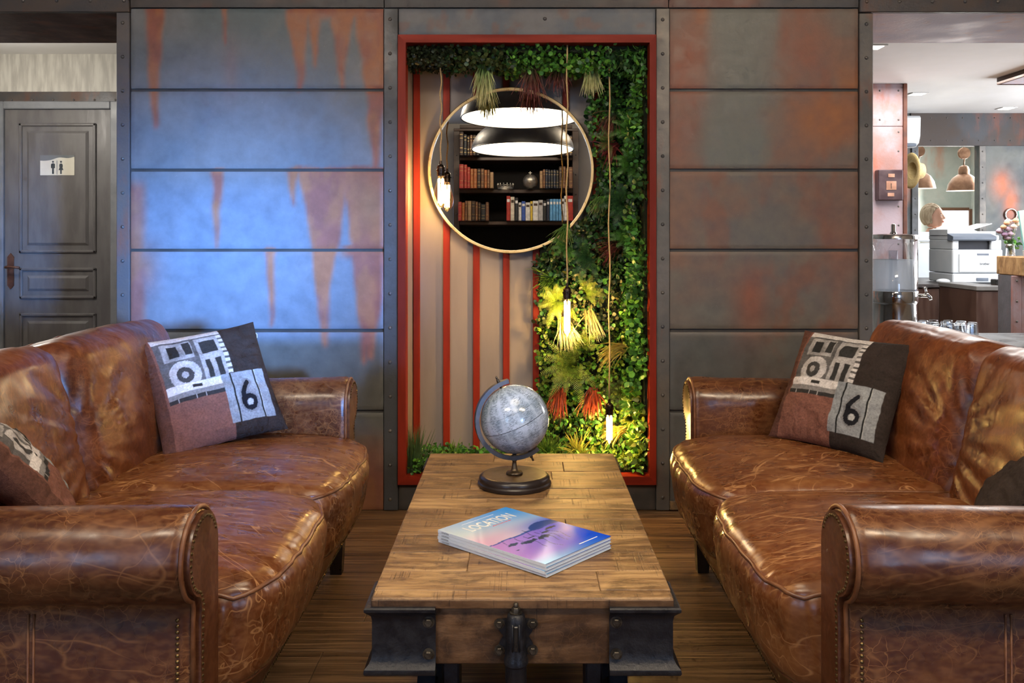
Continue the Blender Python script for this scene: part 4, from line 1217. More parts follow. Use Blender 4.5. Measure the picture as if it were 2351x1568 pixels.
# meridian: half ring on the left side between the poles, flat band
mm = MB(); vs = []; fs = []
NA = 44
ri, ro, hwid = 0.1065, 0.1185, 0.0095
for k in range(NA + 1):
    a = R(90 - 14 + (180 + 28) * k / NA)    # from just past the north pole round the left to past the south pole
    for (rad, yy_) in ((ri, -hwid), (ro, -hwid), (ro, hwid), (ri, hwid)):
        vs.append((rad * math.cos(a), yy_, rad * math.sin(a)))
for k in range(NA):
    for j in range(4):
        l = (j + 1) % 4
        fs.append((k * 4 + j, k * 4 + l, (k + 1) * 4 + l, (k + 1) * 4 + j))
fs += [(0, 1, 2, 3), (NA * 4, NA * 4 + 1, NA * 4 + 2, NA * 4 + 3)]
mer = obj('meridian_arc', mm.add(vs, fs), pm('aged_pewter', (0.07, 0.065, 0.06), (0.11, 0.10, 0.095), 30, 0.5, 0.3), gl, angle=40)
mer.matrix_local = tilt_g
for sg in (1, -1):
    pn = obj('pivot_pin', MB().lathe([(0, 0.138), (0.0025, 0.137), (0.0035, 0.133), (0.0025, 0.129), (0.0045, 0.125), (0.005, 0.119), (0.003, 0.117), (0.003, 0.098), (0, 0.098)], n=12), M_BRASSD, gl, smooth=True)
    pn.matrix_local = tilt_g @ Matrix.Rotation(0 if sg > 0 else PI, 4, 'X')

# ================================================================== four magazines
def cover_mat():
    g = G('glossy_magazine_cover')
    g.fin(g.attr(), 0.12, 0, 0.3)
    return g.m
M_COVER = cover_mat()
M_PAGE = pm('white_paper_edge', (0.70, 0.80, 0.92), (0.60, 0.70, 0.84), 1.0, 0.7, stretch=(1, 1, 900))
M_SPINE = pm('white_spine', (0.72, 0.80, 0.88), (0.66, 0.73, 0.80), 6, 0.3)
M_INKW = pm('white_ink', (0.80, 0.83, 0.84), (0.86, 0.88, 0.88), 10, 0.3)
M_INKR = pm('red_ink', (0.75, 0.10, 0.09), (0.65, 0.08, 0.08), 10, 0.3)
M_INKK = pm('black_ink', (0.04, 0.05, 0.06), (0.06, 0.07, 0.08), 10, 0.3)
MW, MH, MT = 0.236, 0.332, 0.0072
def cover_colors(a, b):
    sky = mixc((0.50, 0.62, 0.68), (0.06, 0.32, 0.85), np.clip(0.2 + 0.9 * a - 1.2 * b * (1 - a), 0, 1) * (1 - sstep(0.05, 0.45, b) * 0.6))
    sky = mixc(sky, (0.66, 0.34, 0.50), sstep(0.18, 0.44, b) * (1 - a) * 0.9)
    sky = mixc(sky, (0.05, 0.08, 0.62), sstep(0.28, 0.48, b) * sstep(0.3, 0.95, a))
    wat = mixc((0.58, 0.25, 0.50), (0.0, 0.07, 0.75), np.clip(0.15 + 0.75 * a + 0.7 * (b - 0.52), 0, 1))
    wat = mixc(wat, (0.12, 0.42, 0.78), sstep(0.85, 1.0, b) * (1 - a))
    n = fbm(a * 5, b * 8, 3)
    wat = mixc(wat, (0.45, 0.42, 0.66), 0.6 * blob(a, b, 0.72, 0.66, 0.16, 0.05) * n * 1.6)
    hz = 0.505 + 0.006 * np.sin(a * 20)
    c = np.where((b < hz)[:, None], sky, wat)
    strip_ = np.abs(b - hz - 0.004) < 0.010 * (0.6 + a)
    c[strip_] = (0.03, 0.06, 0.30)
    top = 0.5 - 0.085 * np.clip(1 - ((a - 0.82) / 0.22) ** 2, 0, 1) ** 0.6
    mo = (b > top) & (b < 0.505) & (a > 0.6); c[mo] = (0.015, 0.05, 0.27)
    ink = np.zeros_like(a, bool)
    for (bx, by, w_, h_) in ((0.19, 0.605, 0.06, 0.020), (0.34, 0.645, 0.10, 0.024), (0.56, 0.655, 0.10, 0.026), (0.46, 0.60, 0.05, 0.012), (0.80, 0.565, 0.07, 0.014), (0.66, 0.60, 0.06, 0.012), (0.12, 0.615, 0.018, 0.008), (0.10, 0.70, 0.02, 0.006)):
        ink |= ((np.abs((a - bx) / w_) ** 2 + np.abs((b - by) / h_) ** 2) < (0.55 + 0.9 * fbm(a * 30 + bx * 9, b * 40, 2)) ** 2)
    for (bx, y0_, y1_) in ((0.16, 0.50, 0.60), (0.32, 0.53, 0.64), (0.43, 0.55, 0.60), (0.52, 0.46, 0.65), (0.60, 0.55, 0.78), (0.66, 0.57, 0.82), (0.74, 0.56, 0.80), (0.48, 0.66, 0.86), (0.38, 0.66, 0.80)):
        ink |= (np.abs(a - bx - 0.02 * np.sin(b * 30)) < 0.004) & (b > y0_) & (b < y1_)
    c[ink] = (0.012, 0.016, 0.05)
    return c
ang = math.atan2(0.175, 0.156)
for i in range(4):
    dx, dy = [(0.0010, 0.0006), (-0.0008, 0.001), (0.0007, -0.0006), (0.0, 0.0)][i]
    lab = ['lowest magazine of the stack on the coffee table', 'second magazine from the bottom of the stack on the coffee table',
           'third magazine from the bottom, just under the top blue one', 'top magazine with blue harbour cover and LOCATION title'][i]
    mz = thing('magazine', (-0.195 + dx, 2.113 + dy, TZ + 0.0007 + i * (MT + 0.0002)), lab, 'magazine', 'stack of four magazines', ang + [0.006, -0.004, 0.003, 0][i])
    pg = obj('pages', MB().box(0.002, MW - 0.0015, -MH + 0.0015, -0.0015, 0.0006, MT - 0.0006), M_PAGE, mz)
    obj('back_cover', MB().box(0, MW, -MH, 0, 0, 0.0006), M_SPINE, mz)
    sp = obj('spine', MB().box(-0.0005, 0.002, -MH, 0, 0.0002, MT - 0.0002), M_SPINE, mz)
    NU, NV = (110, 156) if i == 3 else (12, 16)
    U, V = np.meshgrid(np.linspace(0, 1, NU + 1), np.linspace(0, 1, NV + 1), indexing='ij')
    cm = MB(); cm.v = [tuple(p) for p in np.stack([U * MW, -V * MH, np.full_like(U, MT)], -1).reshape(-1, 3)]
    n1 = NV + 1
    cm.f = [(a * n1 + b, a * n1 + b + 1, (a + 1) * n1 + b + 1, (a + 1) * n1 + b) for a in range(NU) for b in range(NV)]
    cc = cover_colors(U.ravel(), V.ravel())
    nb = len(cm.v)
    cm.c = np.concatenate([cc, np.ones((len(cc), 1))], 1)
    co = obj('front_cover', cm, M_COVER, mz, fix=False)
    sol = co.modifiers.new('thickness', 'SOLIDIFY'); sol.thickness = 0.0006; sol.offset = -1
    # spine lettering
    for (txt, y_, sz, mt_, w_) in (('LOCATION', -0.012, 0.0048, M_INKK, 1.0), ('MAGAZINE', -0.041, 0.0048, M_INKR, 1.0), ('12', -0.072, 0.0048, M_INKK, 1.0)):
        tm = text_mb(txt, sz, 0.0001, w_)
        tm.xf(Matrix.Translation((-0.0007, y_, 0.0018)) @ Matrix(((0, 0, -1, 0), (-1, 0, 0, 0), (0, 1, 0, 0), (0, 0, 0, 1))))
        obj('lettering', tm, mt_, sp, fix=False) if txt != 'MAGAZINE' and txt != '12' else None
    if i == 3:
        tm = text_mb('LOCATION', 0.052, 0.0009, 0.62)
        xs = [v[0] for v in tm.v]; k = 0.155 / (max(xs) - min(xs))
        tm.xf(Matrix.Translation((0.042, -0.071, MT + 0.0003)) @ Matrix.Diagonal((k, 1, 1, 1)))
        obj('title_lettering', tm, M_INKW, co, fix=False, label='white LOCATION title')
        ln = MB()
        for (x0, x1, y_, th) in ((0.060, 0.170, -0.018, 0.0012),): ln.box(x0, x1, y_ - th, y_, MT, MT + 0.0003)
        obj('headline_rule', ln, M_INKW, co)
        rl = MB()
        x_ = 0.105
        while x_ < 0.165:
            w_ = random.uniform(0.0018, 0.0035); rl.box(x_, x_ + w_, -0.0815, -0.0780, MT, MT + 0.0003); x_ += w_ + random.choice((0.0012, 0.0012, 0.003))
        obj('subtitle_lettering', rl, M_INKR, co)
        fl = MB().box(0.145, 0.212, -MH + 0.021, -MH + 0.0235, MT, MT + 0.0003)
        obj('footer_line', fl, M_INKW, co)
# ================================================================== round mirror in the niche
MIR_Y = 3.965; MTILT = 0.025
MC = Vector((X(1173, MIR_Y), MIR_Y, Z(391, MIR_Y)))
MN = Vector((0, -math.cos(MTILT), math.sin(MTILT)))
def mir(px, py, Y):
    """pixel seen in the mirror -> point on the plane y = Y in the room"""
    d = Vector(((px - VX) / FPX, 1.0, -(py - VY) / FPX)); o = Vector((0, 0, CH))
    t = (MC - o).dot(MN) / d.dot(MN)
    h = o + d * t
    r = d - 2 * d.dot(MN) * MN
    return h + r * ((Y - h.y) / r.y)
MR = 191.0 / FPX * MIR_Y
def mirror_mat():
    g = G('mirror_silver'); n = g.noise(g.coord('Object'), 2, 2)
    return g.fin(g.mix(n, (0.90, 0.91, 0.90), (0.93, 0.93, 0.92)), 0.0, 1.0)
mi = thing('round_mirror', MC, 'round wall mirror with thin brass rim hanging in the niche', 'mirror', rot=(-MTILT, 0, 0))
obj('glass', MB().lathe([(0, 0.0), (MR - 0.012, 0.0), (MR - 0.012, 0.012), (0, 0.012)], n=96, axis='y'), mirror_mat(), mi, fix=True)
obj('rim', MB().lathe([(MR - 0.0145, 0.002), (MR - 0.013, -0.010), (MR - 0.003, -0.011), (MR, -0.008), (MR, 0.022), (MR - 0.0145, 0.022), (MR - 0.0145, 0.002)], n=96, axis='y'),
    pm('brushed_brass', (0.46, 0.34, 0.17), (0.55, 0.42, 0.23), 25, 0.34, 0.85), mi, angle=40)
obj('mounting_block', MB().cbox(-0.10, 0.10, 0.012, 0.028, -0.06, 0.06, 0.003), M_BLACKSH, mi)

# ================================================================== filament bulbs on cloth cords
M_CORD = pm('golden_cloth_cord', (0.42, 0.29, 0.13), (0.55, 0.40, 0.20), 200, 0.7)
M_SOCK = pm('dark_bronze_socket', (0.035, 0.024, 0.018), (0.07, 0.045, 0.03), 40, 0.22, 0.8)
M_BULB = thin_glass('amber_bulb_glass', (1.0, 0.88, 0.64), 0.22)
M_FIL = emit('glowing_filament', (1.0, 0.66, 0.26), 420.0)
def bulb(px, py0, py1, pyb, Y, label, rb=0.030):
    """cord from py0 down to the socket at py1; bulb ends at pyb"""
    zs, zb = Z(py1, Y), Z(pyb, Y)
    t = thing('filament_bulb', (X(px, Y), Y, zb), label, 'pendant lamp', 'bare filament bulbs on cords in the niche')
    h = zs - zb
    ztop = niz1 - zb - 0.004
    pts = [(0.004 * math.sin(k * 1.3 + px) * (0.2 + 0.8 * math.sin(PI * k / 20)), 0.003 * math.cos(k * 1.7 + px) * math.sin(PI * k / 20), ztop + (h + 0.0 - ztop) * k / 20) for k in range(21)]
    obj('cord', MB().tube(pts, 0.0033, 7), M_CORD, t, smooth=True)
    sh = 0.062
    obj('socket', MB().lathe([(0, h + 0.004), (0.005, h + 0.003), (0.0065, h - 0.012), (0.014, h - 0.017), (0.0165, h - 0.024), (0.0165, h - 0.032), (0.020, h - 0.034), (0.020, h - 0.040), (0.0165, h - 0.042), (0.0168, h - sh), (0, h - sh)], n=20), M_SOCK, t, angle=40)
    hb = h - sh
    gp = [(0.012, hb + 0.004)]
    for k in range(1, 19):
        s_ = k / 18
        r_ = 0.013 + (rb - 0.013) * math.sin(min(1, s_ / 0.62) * PI / 2) ** 1.6 if s_ < 0.62 else rb * math.cos((s_ - 0.62) / 0.38 * PI / 2) ** 0.62
        gp.append((max(r_, 0.0), hb * (1 - s_)))
    gb = obj('glass_bulb', MB().lathe(gp, n=24), M_BULB, t, smooth=True)
    fm = MB()
    for k in range(6):
        a = k * PI / 3
        fm.tube([(0.0105 * math.cos(a), 0.0105 * math.sin(a), hb - 0.012), (0.0115 * math.cos(a + 0.4), 0.0115 * math.sin(a + 0.4), hb * 0.16)], 0.0020, 5)
    obj('filament', fm, M_FIL, gb, smooth=True)
    obj('filament_stem', MB().tube([(0, 0, hb + 0.002), (0, 0, hb - 0.025)], 0.003, 6), M_SOCK, gb)
    return t
bulb(1012, 130, 371, 478, 3.80, 'glowing teardrop filament bulb hanging highest, in front of the mirror', 0.031)
bulb(1302, 150, 652, 774, 3.74, 'glowing slim filament bulb hanging in front of the ferns', 0.027)
bulb(1399, 160, 918, 1020, 3.78, 'glowing filament bulb hanging lowest near the niche floor', 0.032)

# ================================================================== living wall
def leaf_mat():
    g = G('waxy_leaf')
    c = g.attr()
    n = g.noise(g.pos(), 60, 3)
    c = g.mix(1.0, c, g.ramp(n, [(0.3, (0.75, 0.75, 0.75)), (0.7, (1.2, 1.2, 1.2))]), 'MULTIPLY')
    g.fin(c, 0.38, 0, 0.45)
    tr = g.node('ShaderNodeBsdfTranslucent', {'Color': c}).outputs[0]
    mx = g.node('ShaderNodeMixShader', {0: 0.22})
    g.set(mx.inputs[1], g.b.outputs[0]); g.set(mx.inputs[2], tr)
    g.t.links.new(mx.outputs[0], g.out.inputs['Surface'])
    return g.m
M_LEAF = leaf_mat()
def leaf_shape(side, drop):
    # base, right side, tip, left side, then the midrib
    r_ = [(w, t, 0.22 * w) for (w, t) in side]
    v = [(0, 0, 0)] + r_ + [(0, 1, -drop)] + [(-w, t, z) for (w, t, z) in r_[::-1]] + [(0, t, 0.02) for (w, t) in side]
    return np.array(v, float)
ROUND = leaf_shape([(0.25, 0.12), (0.43, 0.36), (0.44, 0.62), (0.27, 0.86)], 0.02)
POINT = leaf_shape([(0.16, 0.10), (0.26, 0.28), (0.24, 0.52), (0.12, 0.78)], 0.10)
NS = 4; NL = 2 + 3 * NS
def leaf_faces():
    n = NS; tip = n + 1; mid = lambda k: 2 * n + 2 + k; rt = lambda k: 1 + k; lf = lambda k: 2 * n + 1 - k
    f = [(0, rt(0), mid(0)), (0, mid(0), lf(0))]
    for k in range(n - 1):
        f += [(rt(k), rt(k + 1), mid(k + 1), mid(k)), (mid(k), mid(k + 1), lf(k + 1), lf(k))]
    return f + [(rt(n - 1), tip, mid(n - 1)), (mid(n - 1), tip, lf(n - 1))]
LF = leaf_faces()
def unit(a): return a / np.maximum(1e-9, np.linalg.norm(a, axis=-1, keepdims=True))
def leaves(P, out, smin, smax, pal, shape=ROUND, spread=0.9, grav=(0, 0, 0.0)):
    n = len(P)
    out = np.broadcast_to(np.asarray(out, float), (n, 3))
    d = unit(out * 0.55 + RNG.normal(0, 1, (n, 3)) * spread * 0.6 + np.asarray(grav))
    nr = unit(out + RNG.normal(0, 0.5, (n, 3)))
    nr = unit(nr - d * np.sum(nr * d, 1, keepdims=True))
    sd = np.cross(d, nr)
    s = 0.84 * RNG.uniform(smin, smax, n)[:, None, None]
    V = P[:, None, :] + s * (shape[None, :, 0:1] * sd[:, None, :] + shape[None, :, 1:2] * d[:, None, :] + shape[None, :, 2:3] * nr[:, None, :])
    pal = np.asarray(pal, float)
    k = RNG.integers(0, len(pal), n); c = pal[k] * RNG.uniform(0.45, 1.6, (n, 1))
    C = np.repeat(c[:, None, :], NL, 1).reshape(-1, 3)
    m = MB(); m.v = [tuple(v) for v in V.reshape(-1, 3)]
    m.f = [tuple(i * NL + j for j in f) for i in range(n) for f in LF]
    m.c = np.concatenate([C, np.ones((len(C), 1))], 1)
    return m
def merge(a, b):
    n = len(a.v); a.v += b.v; a.f += [tuple(i + n for i in f) for f in b.f]
    a.c = np.concatenate([a.c, b.c], 0); return a
GD = [(0.024, 0.075, 0.022), (0.034, 0.10, 0.028), (0.018, 0.05, 0.022)]
GM = [(0.05, 0.18, 0.03), (0.07, 0.23, 0.04), (0.04, 0.13, 0.035)]
GB = [(0.11, 0.32, 0.04), (0.08, 0.26, 0.03), (0.15, 0.36, 0.055)]
GY_ = [(0.17, 0.27, 0.03), (0.12, 0.22, 0.028), (0.22, 0.30, 0.05)]
GO = [(0.055, 0.075, 0.022), (0.08, 0.10, 0.03), (0.04, 0.06, 0.02)]

def mat_obj(name, m, label):
    return obj(name, m, M_LEAF, None, smooth=False, fix=False, label=label, category='foliage', kind='stuff') if False else props(obj(name, m, M_LEAF, None, smooth=True, fix=False), label, 'foliage', 'leaf mats of the living wall', 'stuff')

# dark backing that the artificial plants are fixed to
M_MOSS = pm('dark_moss_backing', (0.010, 0.016, 0.008), (0.022, 0.030, 0.012), 60, 0.9, bump=0.6)
bk = thing('plant_backing', (0.3, NBY, niz0), 'dark green backing mats that carry the plants in the niche', 'backing mat')
def bk_box(*a):
    obj('backing_mat', MB().cbox(a[0] - 0.3, a[1] - 0.3, a[2] - NBY, a[3] - NBY, a[4] - niz0, a[5] - niz0, 0.004), M_MOSS, bk)
bk_box(X(1240, 4.0), nix1 - 0.001, NBY - 0.030, NBY - 0.019, niz0 + 0.001, Z(560, 4.0))
bk_box(X(1375, 4.0), nix1 - 0.001, NBY - 0.060, NBY - 0.0305, niz0 + 0.001, niz1 - 0.001)
bk_box(nix1 - 0.025, nix1 - 0.001, D + 0.055, NBY - 0.061, niz0 + 0.001, niz1 - 0.001)
bk_box(nix0 + 0.001, nix1 - 0.026, D + 0.055, NBY - 0.061, niz1 - 0.030, niz1 - 0.001)
bk_box(nix0 + 0.001, nix1 - 0.026, D + 0.055, NBY - 0.061, niz0 + 0.001, niz0 + 0.022)

def back_pts(n, y0, y1, x0, x1, dmin=3.885, dmax=3.985):
    out = []; n = int(n * 1.5)
    while len(out) < n:
        px = random.uniform(x0, x1); py = random.uniform(y0, y1)
        if math.hypot(px - 1173, py - 391) < 199: continue
        if py < 470 and px < 1345: continue
        if px < 1232 + 14 * math.sin(py * 0.09) + 8 * math.sin(py * 0.23): continue
        Y = random.uniform(dmin, dmax)
        out.append((X(px, Y), Y, Z(py, Y)))
    return np.array(out)
FRONT = (-0.1, -1, 0.1)
def zone(name, label, lst):
    m = None
    for (n, y0, y1, x0, x1, pal, shp, s0, s1) in lst:
        q = leaves(back_pts(n, y0, y1, x0, x1), FRONT, s0, s1, pal, shp, 1.0)
        m = q if m is None else merge(m, q)
    return mat_obj(name, m, label)
zone('ivy_mat', 'dark green leaf mat right of the mirror on the niche back', [(900, 110, 480, 1340, 1450, GM + GD, ROUND, 0.016, 0.030), (300, 150, 480, 1340, 1450, GB, ROUND, 0.014, 0.024)])
zone('laurel_mat', 'glossy pointed leaf mat below the mirror on the niche back', [(700, 470, 660, 1230, 1450, GM + GD, POINT, 0.026, 0.045), (250, 480, 640, 1230, 1400, GO, POINT, 0.024, 0.04)])
zone('eucalyptus_mat', 'pale olive leaf mat beside the middle bulb', [(500, 620, 780, 1230, 1440, GO + GM, ROUND, 0.018, 0.032), (260, 640, 760, 1300, 1430, [(0.16, 0.16, 0.06), (0.2, 0.2, 0.1)], ROUND, 0.014, 0.024)])
zone('boxwood_mat', 'bright yellow green boxwood mat in the middle of the niche back', [(1000, 730, 930, 1232, 1440, GB + GY_, ROUND, 0.016, 0.027)])
zone('privet_mat', 'low green leaf mat behind the globe on the niche back', [(700, 900, 1065, 1225, 1450, GM + GB, POINT, 0.022, 0.038), (200, 940, 1060, 1225, 1440, GY_, ROUND, 0.016, 0.026)])

def side_pts(n, z0, z1):
    n = int(n * 1.5)
    Y = RNG.uniform(D + 0.0, NBY - 0.05, n); zz = RNG.uniform(z0, z1, n)
    xx = nix1 - RNG.uniform(0.02, 0.085, n) - 0.015 * np.sin(zz * 17) 
    return np.stack([xx, Y, zz], 1)
SIDE = (-1, -0.55, 0.1)
zb = [niz0 + 0.03, 0.50, 0.88, 1.22, 1.55, niz1 - 0.02]
mat_obj('star_leaf_mat', leaves(side_pts(420, zb[0], zb[1]), SIDE, 0.03, 0.055, GY_ + GB, POINT, 0.9), 'bright star leaf mat low on the right side of the niche')
mat_obj('camellia_mat', leaves(side_pts(520, zb[1], zb[2]), SIDE, 0.02, 0.036, GB + GM, ROUND, 0.9), 'small green leaf mat above the star leaves on the right niche side')
mat_obj('magnolia_mat', leaves(side_pts(420, zb[2], zb[3]), SIDE, 0.026, 0.044, GM, POINT, 0.9), 'fresh green pointed leaf mat at mid height of the right niche side')
m_ = leaves(side_pts(420, zb[3], zb[4]), SIDE, 0.018, 0.03, GM + GD, ROUND, 0.9)
mat_obj('bay_leaf_mat', m_, 'dense dark leaf mat high on the right niche side')
mat_obj('croton_mat', leaves(side_pts(380, zb[4], zb[5]), SIDE, 0.024, 0.042, GB + GM, POINT, 0.9), 'broad green leaf mat in the top right niche corner')

def ceil_pts(n, px0, px1, drop=0.10):
    n = int(n * 1.5)
    Y = RNG.uniform(D + 0.0, NBY - 0.08, n); px = RNG.uniform(px0, px1, n)
    xx = np.clip((px - VX) / FPX * Y, nix0 + 0.012, nix1 - 0.03)
    zz = niz1 - RNG.uniform(0.012, 1.0, n) ** 0.8 * drop
    return np.stack([xx, Y, zz], 1)
DOWN = (0, -0.7, -0.8)
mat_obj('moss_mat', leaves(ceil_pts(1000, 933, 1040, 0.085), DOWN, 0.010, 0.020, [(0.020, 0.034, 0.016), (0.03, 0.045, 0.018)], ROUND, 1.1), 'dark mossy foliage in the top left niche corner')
mat_obj('olive_mat', leaves(ceil_pts(800, 1020, 1180, 0.095), DOWN, 0.014, 0.026, GO + GD, ROUND, 1.0), 'olive green foliage hanging over the mirror')
m_ = leaves(ceil_pts(800, 1160, 1400, 0.11), DOWN, 0.016, 0.028, GM + GB, ROUND, 1.0)
mat_obj('pothos_mat', m_, 'fresh green foliage under the niche top right of the mirror')
mat_obj('laurel_top_mat', leaves(ceil_pts(350, 1380, 1490, 0.12), DOWN, 0.022, 0.038, GM + GD, POINT, 1.0), 'pointed dark green foliage at the right end of the niche top')

def floor_pts(n, px0, px1, h=0.07):
    n = int(n * 1.5)
    Y = RNG.uniform(D + 0.0, NBY - 0.03, n); px = RNG.uniform(px0, px1, n)
    xx = np.clip((px - VX) / FPX * Y, nix0 + 0.012, nix1 - 0.03)
    zz = niz0 + RNG.uniform(0.15, 1.0, n) * h
    return np.stack([xx, Y, zz], 1)
UPW = (0, -0.5, 0.85)
mat_obj('clover_mat', leaves(floor_pts(900, 933, 1220, 0.065), UPW, 0.014, 0.026, GM + GB, ROUND, 0.9), 'low clover like leaves on the niche floor left of the globe')
mat_obj('groundcover_mat', leaves(floor_pts(800, 1215, 1480, 0.07), UPW, 0.018, 0.036, GY_ + GB, POINT, 0.9), 'bright pointed ground cover on the niche floor below the lowest bulb')

# ferns: every frond is a part
def frond_mesh(L, npair, wid, droop, c0, c1, name='frond'):
    m = MB(); col = []
    def rp(t): return Vector((0, L * t, L * (0.30 * math.sin(t * 1.9) - droop * t * t)))
    c0 = np.array(c0); c1 = np.array(c1)
    pts = [rp(k / 8) for k in range(9)]
    m.tube(pts, [0.0014 * (1 - k / 10) for k in range(9)], 3); col += [c0 * 0.7] * len(m.v)
    for k in range(npair):
        t = 0.08 + 0.9 * k / npair
        p = rp(t); tg = (rp(t + 0.02) - p).normalized()
        wl = wid * (math.sin(PI * (0.12 + 0.86 * t) ** 0.8)) ** 0.8 + 0.004
        for s in (-1, 1):
            d = (Vector((s, 0, 0)) * 0.92 + tg * 0.42 + Vector((0, 0, -0.18))).normalized()
            b = tg * (L / npair * 0.46)
            q = [p - b * 0.5, p + d * wl * 0.55 - b * 0.35, p + d * wl, p + d * wl * 0.5 + b * 0.5, p + b * 0.5]
            m.add(q, [(0, 1, 4), (1, 3, 4), (1, 2, 3)])
            col += [c0 * (1 - t) + c1 * t] * 5
    m.c = np.concatenate([np.array(col), np.ones((len(col), 1))], 1)
    return m.mesh(name, M_LEAF, False, False)
FR = {}
def fern(px, py, Y, L, n, pal, label, a0=0, a1=360, lift=0.5):
    key = (pal, round(L, 2))
    cols = {'y': ((0.14, 0.24, 0.025), (0.30, 0.38, 0.06)), 'g': ((0.045, 0.16, 0.025), (0.10, 0.28, 0.04)), 'd': ((0.02, 0.07, 0.025), (0.04, 0.13, 0.04)), 'o': ((0.10, 0.13, 0.03), (0.17, 0.20, 0.05))}[pal]
    if key not in FR: FR[key] = [frond_mesh(L * f, 22, L * 0.15, dr, *cols) for (f, dr) in ((1.0, 0.28), (0.85, 0.38), (0.72, 0.2))]
    t = thing('fern', (X(px, Y), Y, Z(py, Y)), label, 'fern', 'ferns of the living wall')
    for k in range(n):
        a = R(a0 + (a1 - a0) * (k + 0.5) / n + random.uniform(-9, 9))
        d = Vector((math.cos(a), -lift * random.uniform(0.6, 1.2), math.sin(a))).normalized()
        up = Vector((0, -1, 0.35)); up = (up - d * up.dot(d)).normalized()
        sd = d.cross(up)
        o = obj('frond', random.choice(FR[key]), None, t)
        o.matrix_local = Matrix(((sd.x, d.x, up.x, 0), (sd.y, d.y, up.y, 0), (sd.z, d.z, up.z, 0), (0, 0, 0, 1)))
    return t
FERNS = [(1278, 690, 3.90, 0.135, 8, 'y', 'yellow green fern left of the middle bulb', 40, 330), (1345, 672, 3.92, 0.10, 6, 'y', 'small lit fern just right of the middle bulb', -60, 120),
         (1312, 842, 3.90, 0.175, 10, 'y', 'large yellow green fern above the globe', 60, 330), (1330, 800, 3.93, 0.12, 5, 'y', 'pale fern between the two lower bulbs', -10, 150),
         (1448, 300, 3.84, 0.11, 7, 'g', 'green fern on the right niche side level with the pendant reflection', 90, 290), (1452, 375, 3.83, 0.12, 7, 'g', 'broad green fern right of the mirror centre', 90, 300),
         (1425, 468, 3.87, 0.13, 8, 'd', 'dark blue green fern beside the lower right mirror edge', 60, 300), (1350, 590, 3.90, 0.12, 7, 'd', 'dark fern under the lower right mirror rim', 90, 300),
         (1440, 545, 3.86, 0.10, 6, 'g', 'small green fern above the boxwood on the right', 80, 280), (1300, 565, 3.93, 0.09, 6, 'g', 'small fern directly under the mirror rim', 150, 330),
         (1425, 900, 3.86, 0.10, 6, 'o', 'olive fern above the lowest bulb', 100, 260), (1400, 330, 3.90, 0.085, 6, 'o', 'olive fern next to the right hand cord', 60, 280)]
for f in FERNS: fern(f[0], f[1], f[2] - 0.035, *f[3:])

# grass tufts
def tuft(px, py, Y, n, L, dirv, sp, grav, c0, c1, label, wd=0.0021, name='grass_tuft'):
    n = int(n * 1.4)
    t = MB(); col = []
    c0 = np.array(c0); c1 = np.array(c1)
    S = 7
    for k in range(n):
        d = Vector(dirv).normalized() + Vector((random.gauss(0, sp), random.gauss(0, sp * 0.7), random.gauss(0, sp)))
        d.normalize()
        l = L * random.uniform(0.6, 1.12)
        p = Vector((random.gauss(0, 0.010), random.gauss(0, 0.008), random.gauss(0, 0.008)))
        sdv = d.cross(Vector((random.gauss(0, 0.4), -1, random.gauss(0, 0.4)))).normalized()
        g = grav * random.uniform(0.6, 1.4)
        vs = []; w0 = wd * random.uniform(0.7, 1.2)
        cj = random.uniform(0.75, 1.25)
        for s in range(S):
            u = s / (S - 1)
            w = w0 * (1 - u ** 2.2) + 0.0003
            vs += [p + sdv * w, p - sdv * w]
            col += [(c0 * (1 - u ** 1.3) + c1 * u ** 1.3) * cj] * 2
            d = (d + Vector((0, 0, -g / S))).normalized()
            p = p + d * (l / (S - 1))
        t.add(vs, [(2 * s, 2 * s + 1, 2 * s + 3, 2 * s + 2) for s in range(S - 1)])
    t.c = np.concatenate([np.array(col), np.ones((len(col), 1))], 1)
    o = obj(name, t, M_LEAF, None, fix=False, loc=(X(px, Y), Y, Z(py, Y)))
    return props(o, label, 'grass', 'grass tufts of the living wall')
GRN, PALE, BURG, DKG, REDO, YEL, BRT = (0.08, 0.22, 0.04), (0.70, 0.66, 0.34), (0.24, 0.045, 0.05), (0.03, 0.075, 0.035), (0.42, 0.075, 0.03), (0.55, 0.46, 0.10), (0.20, 0.32, 0.04)
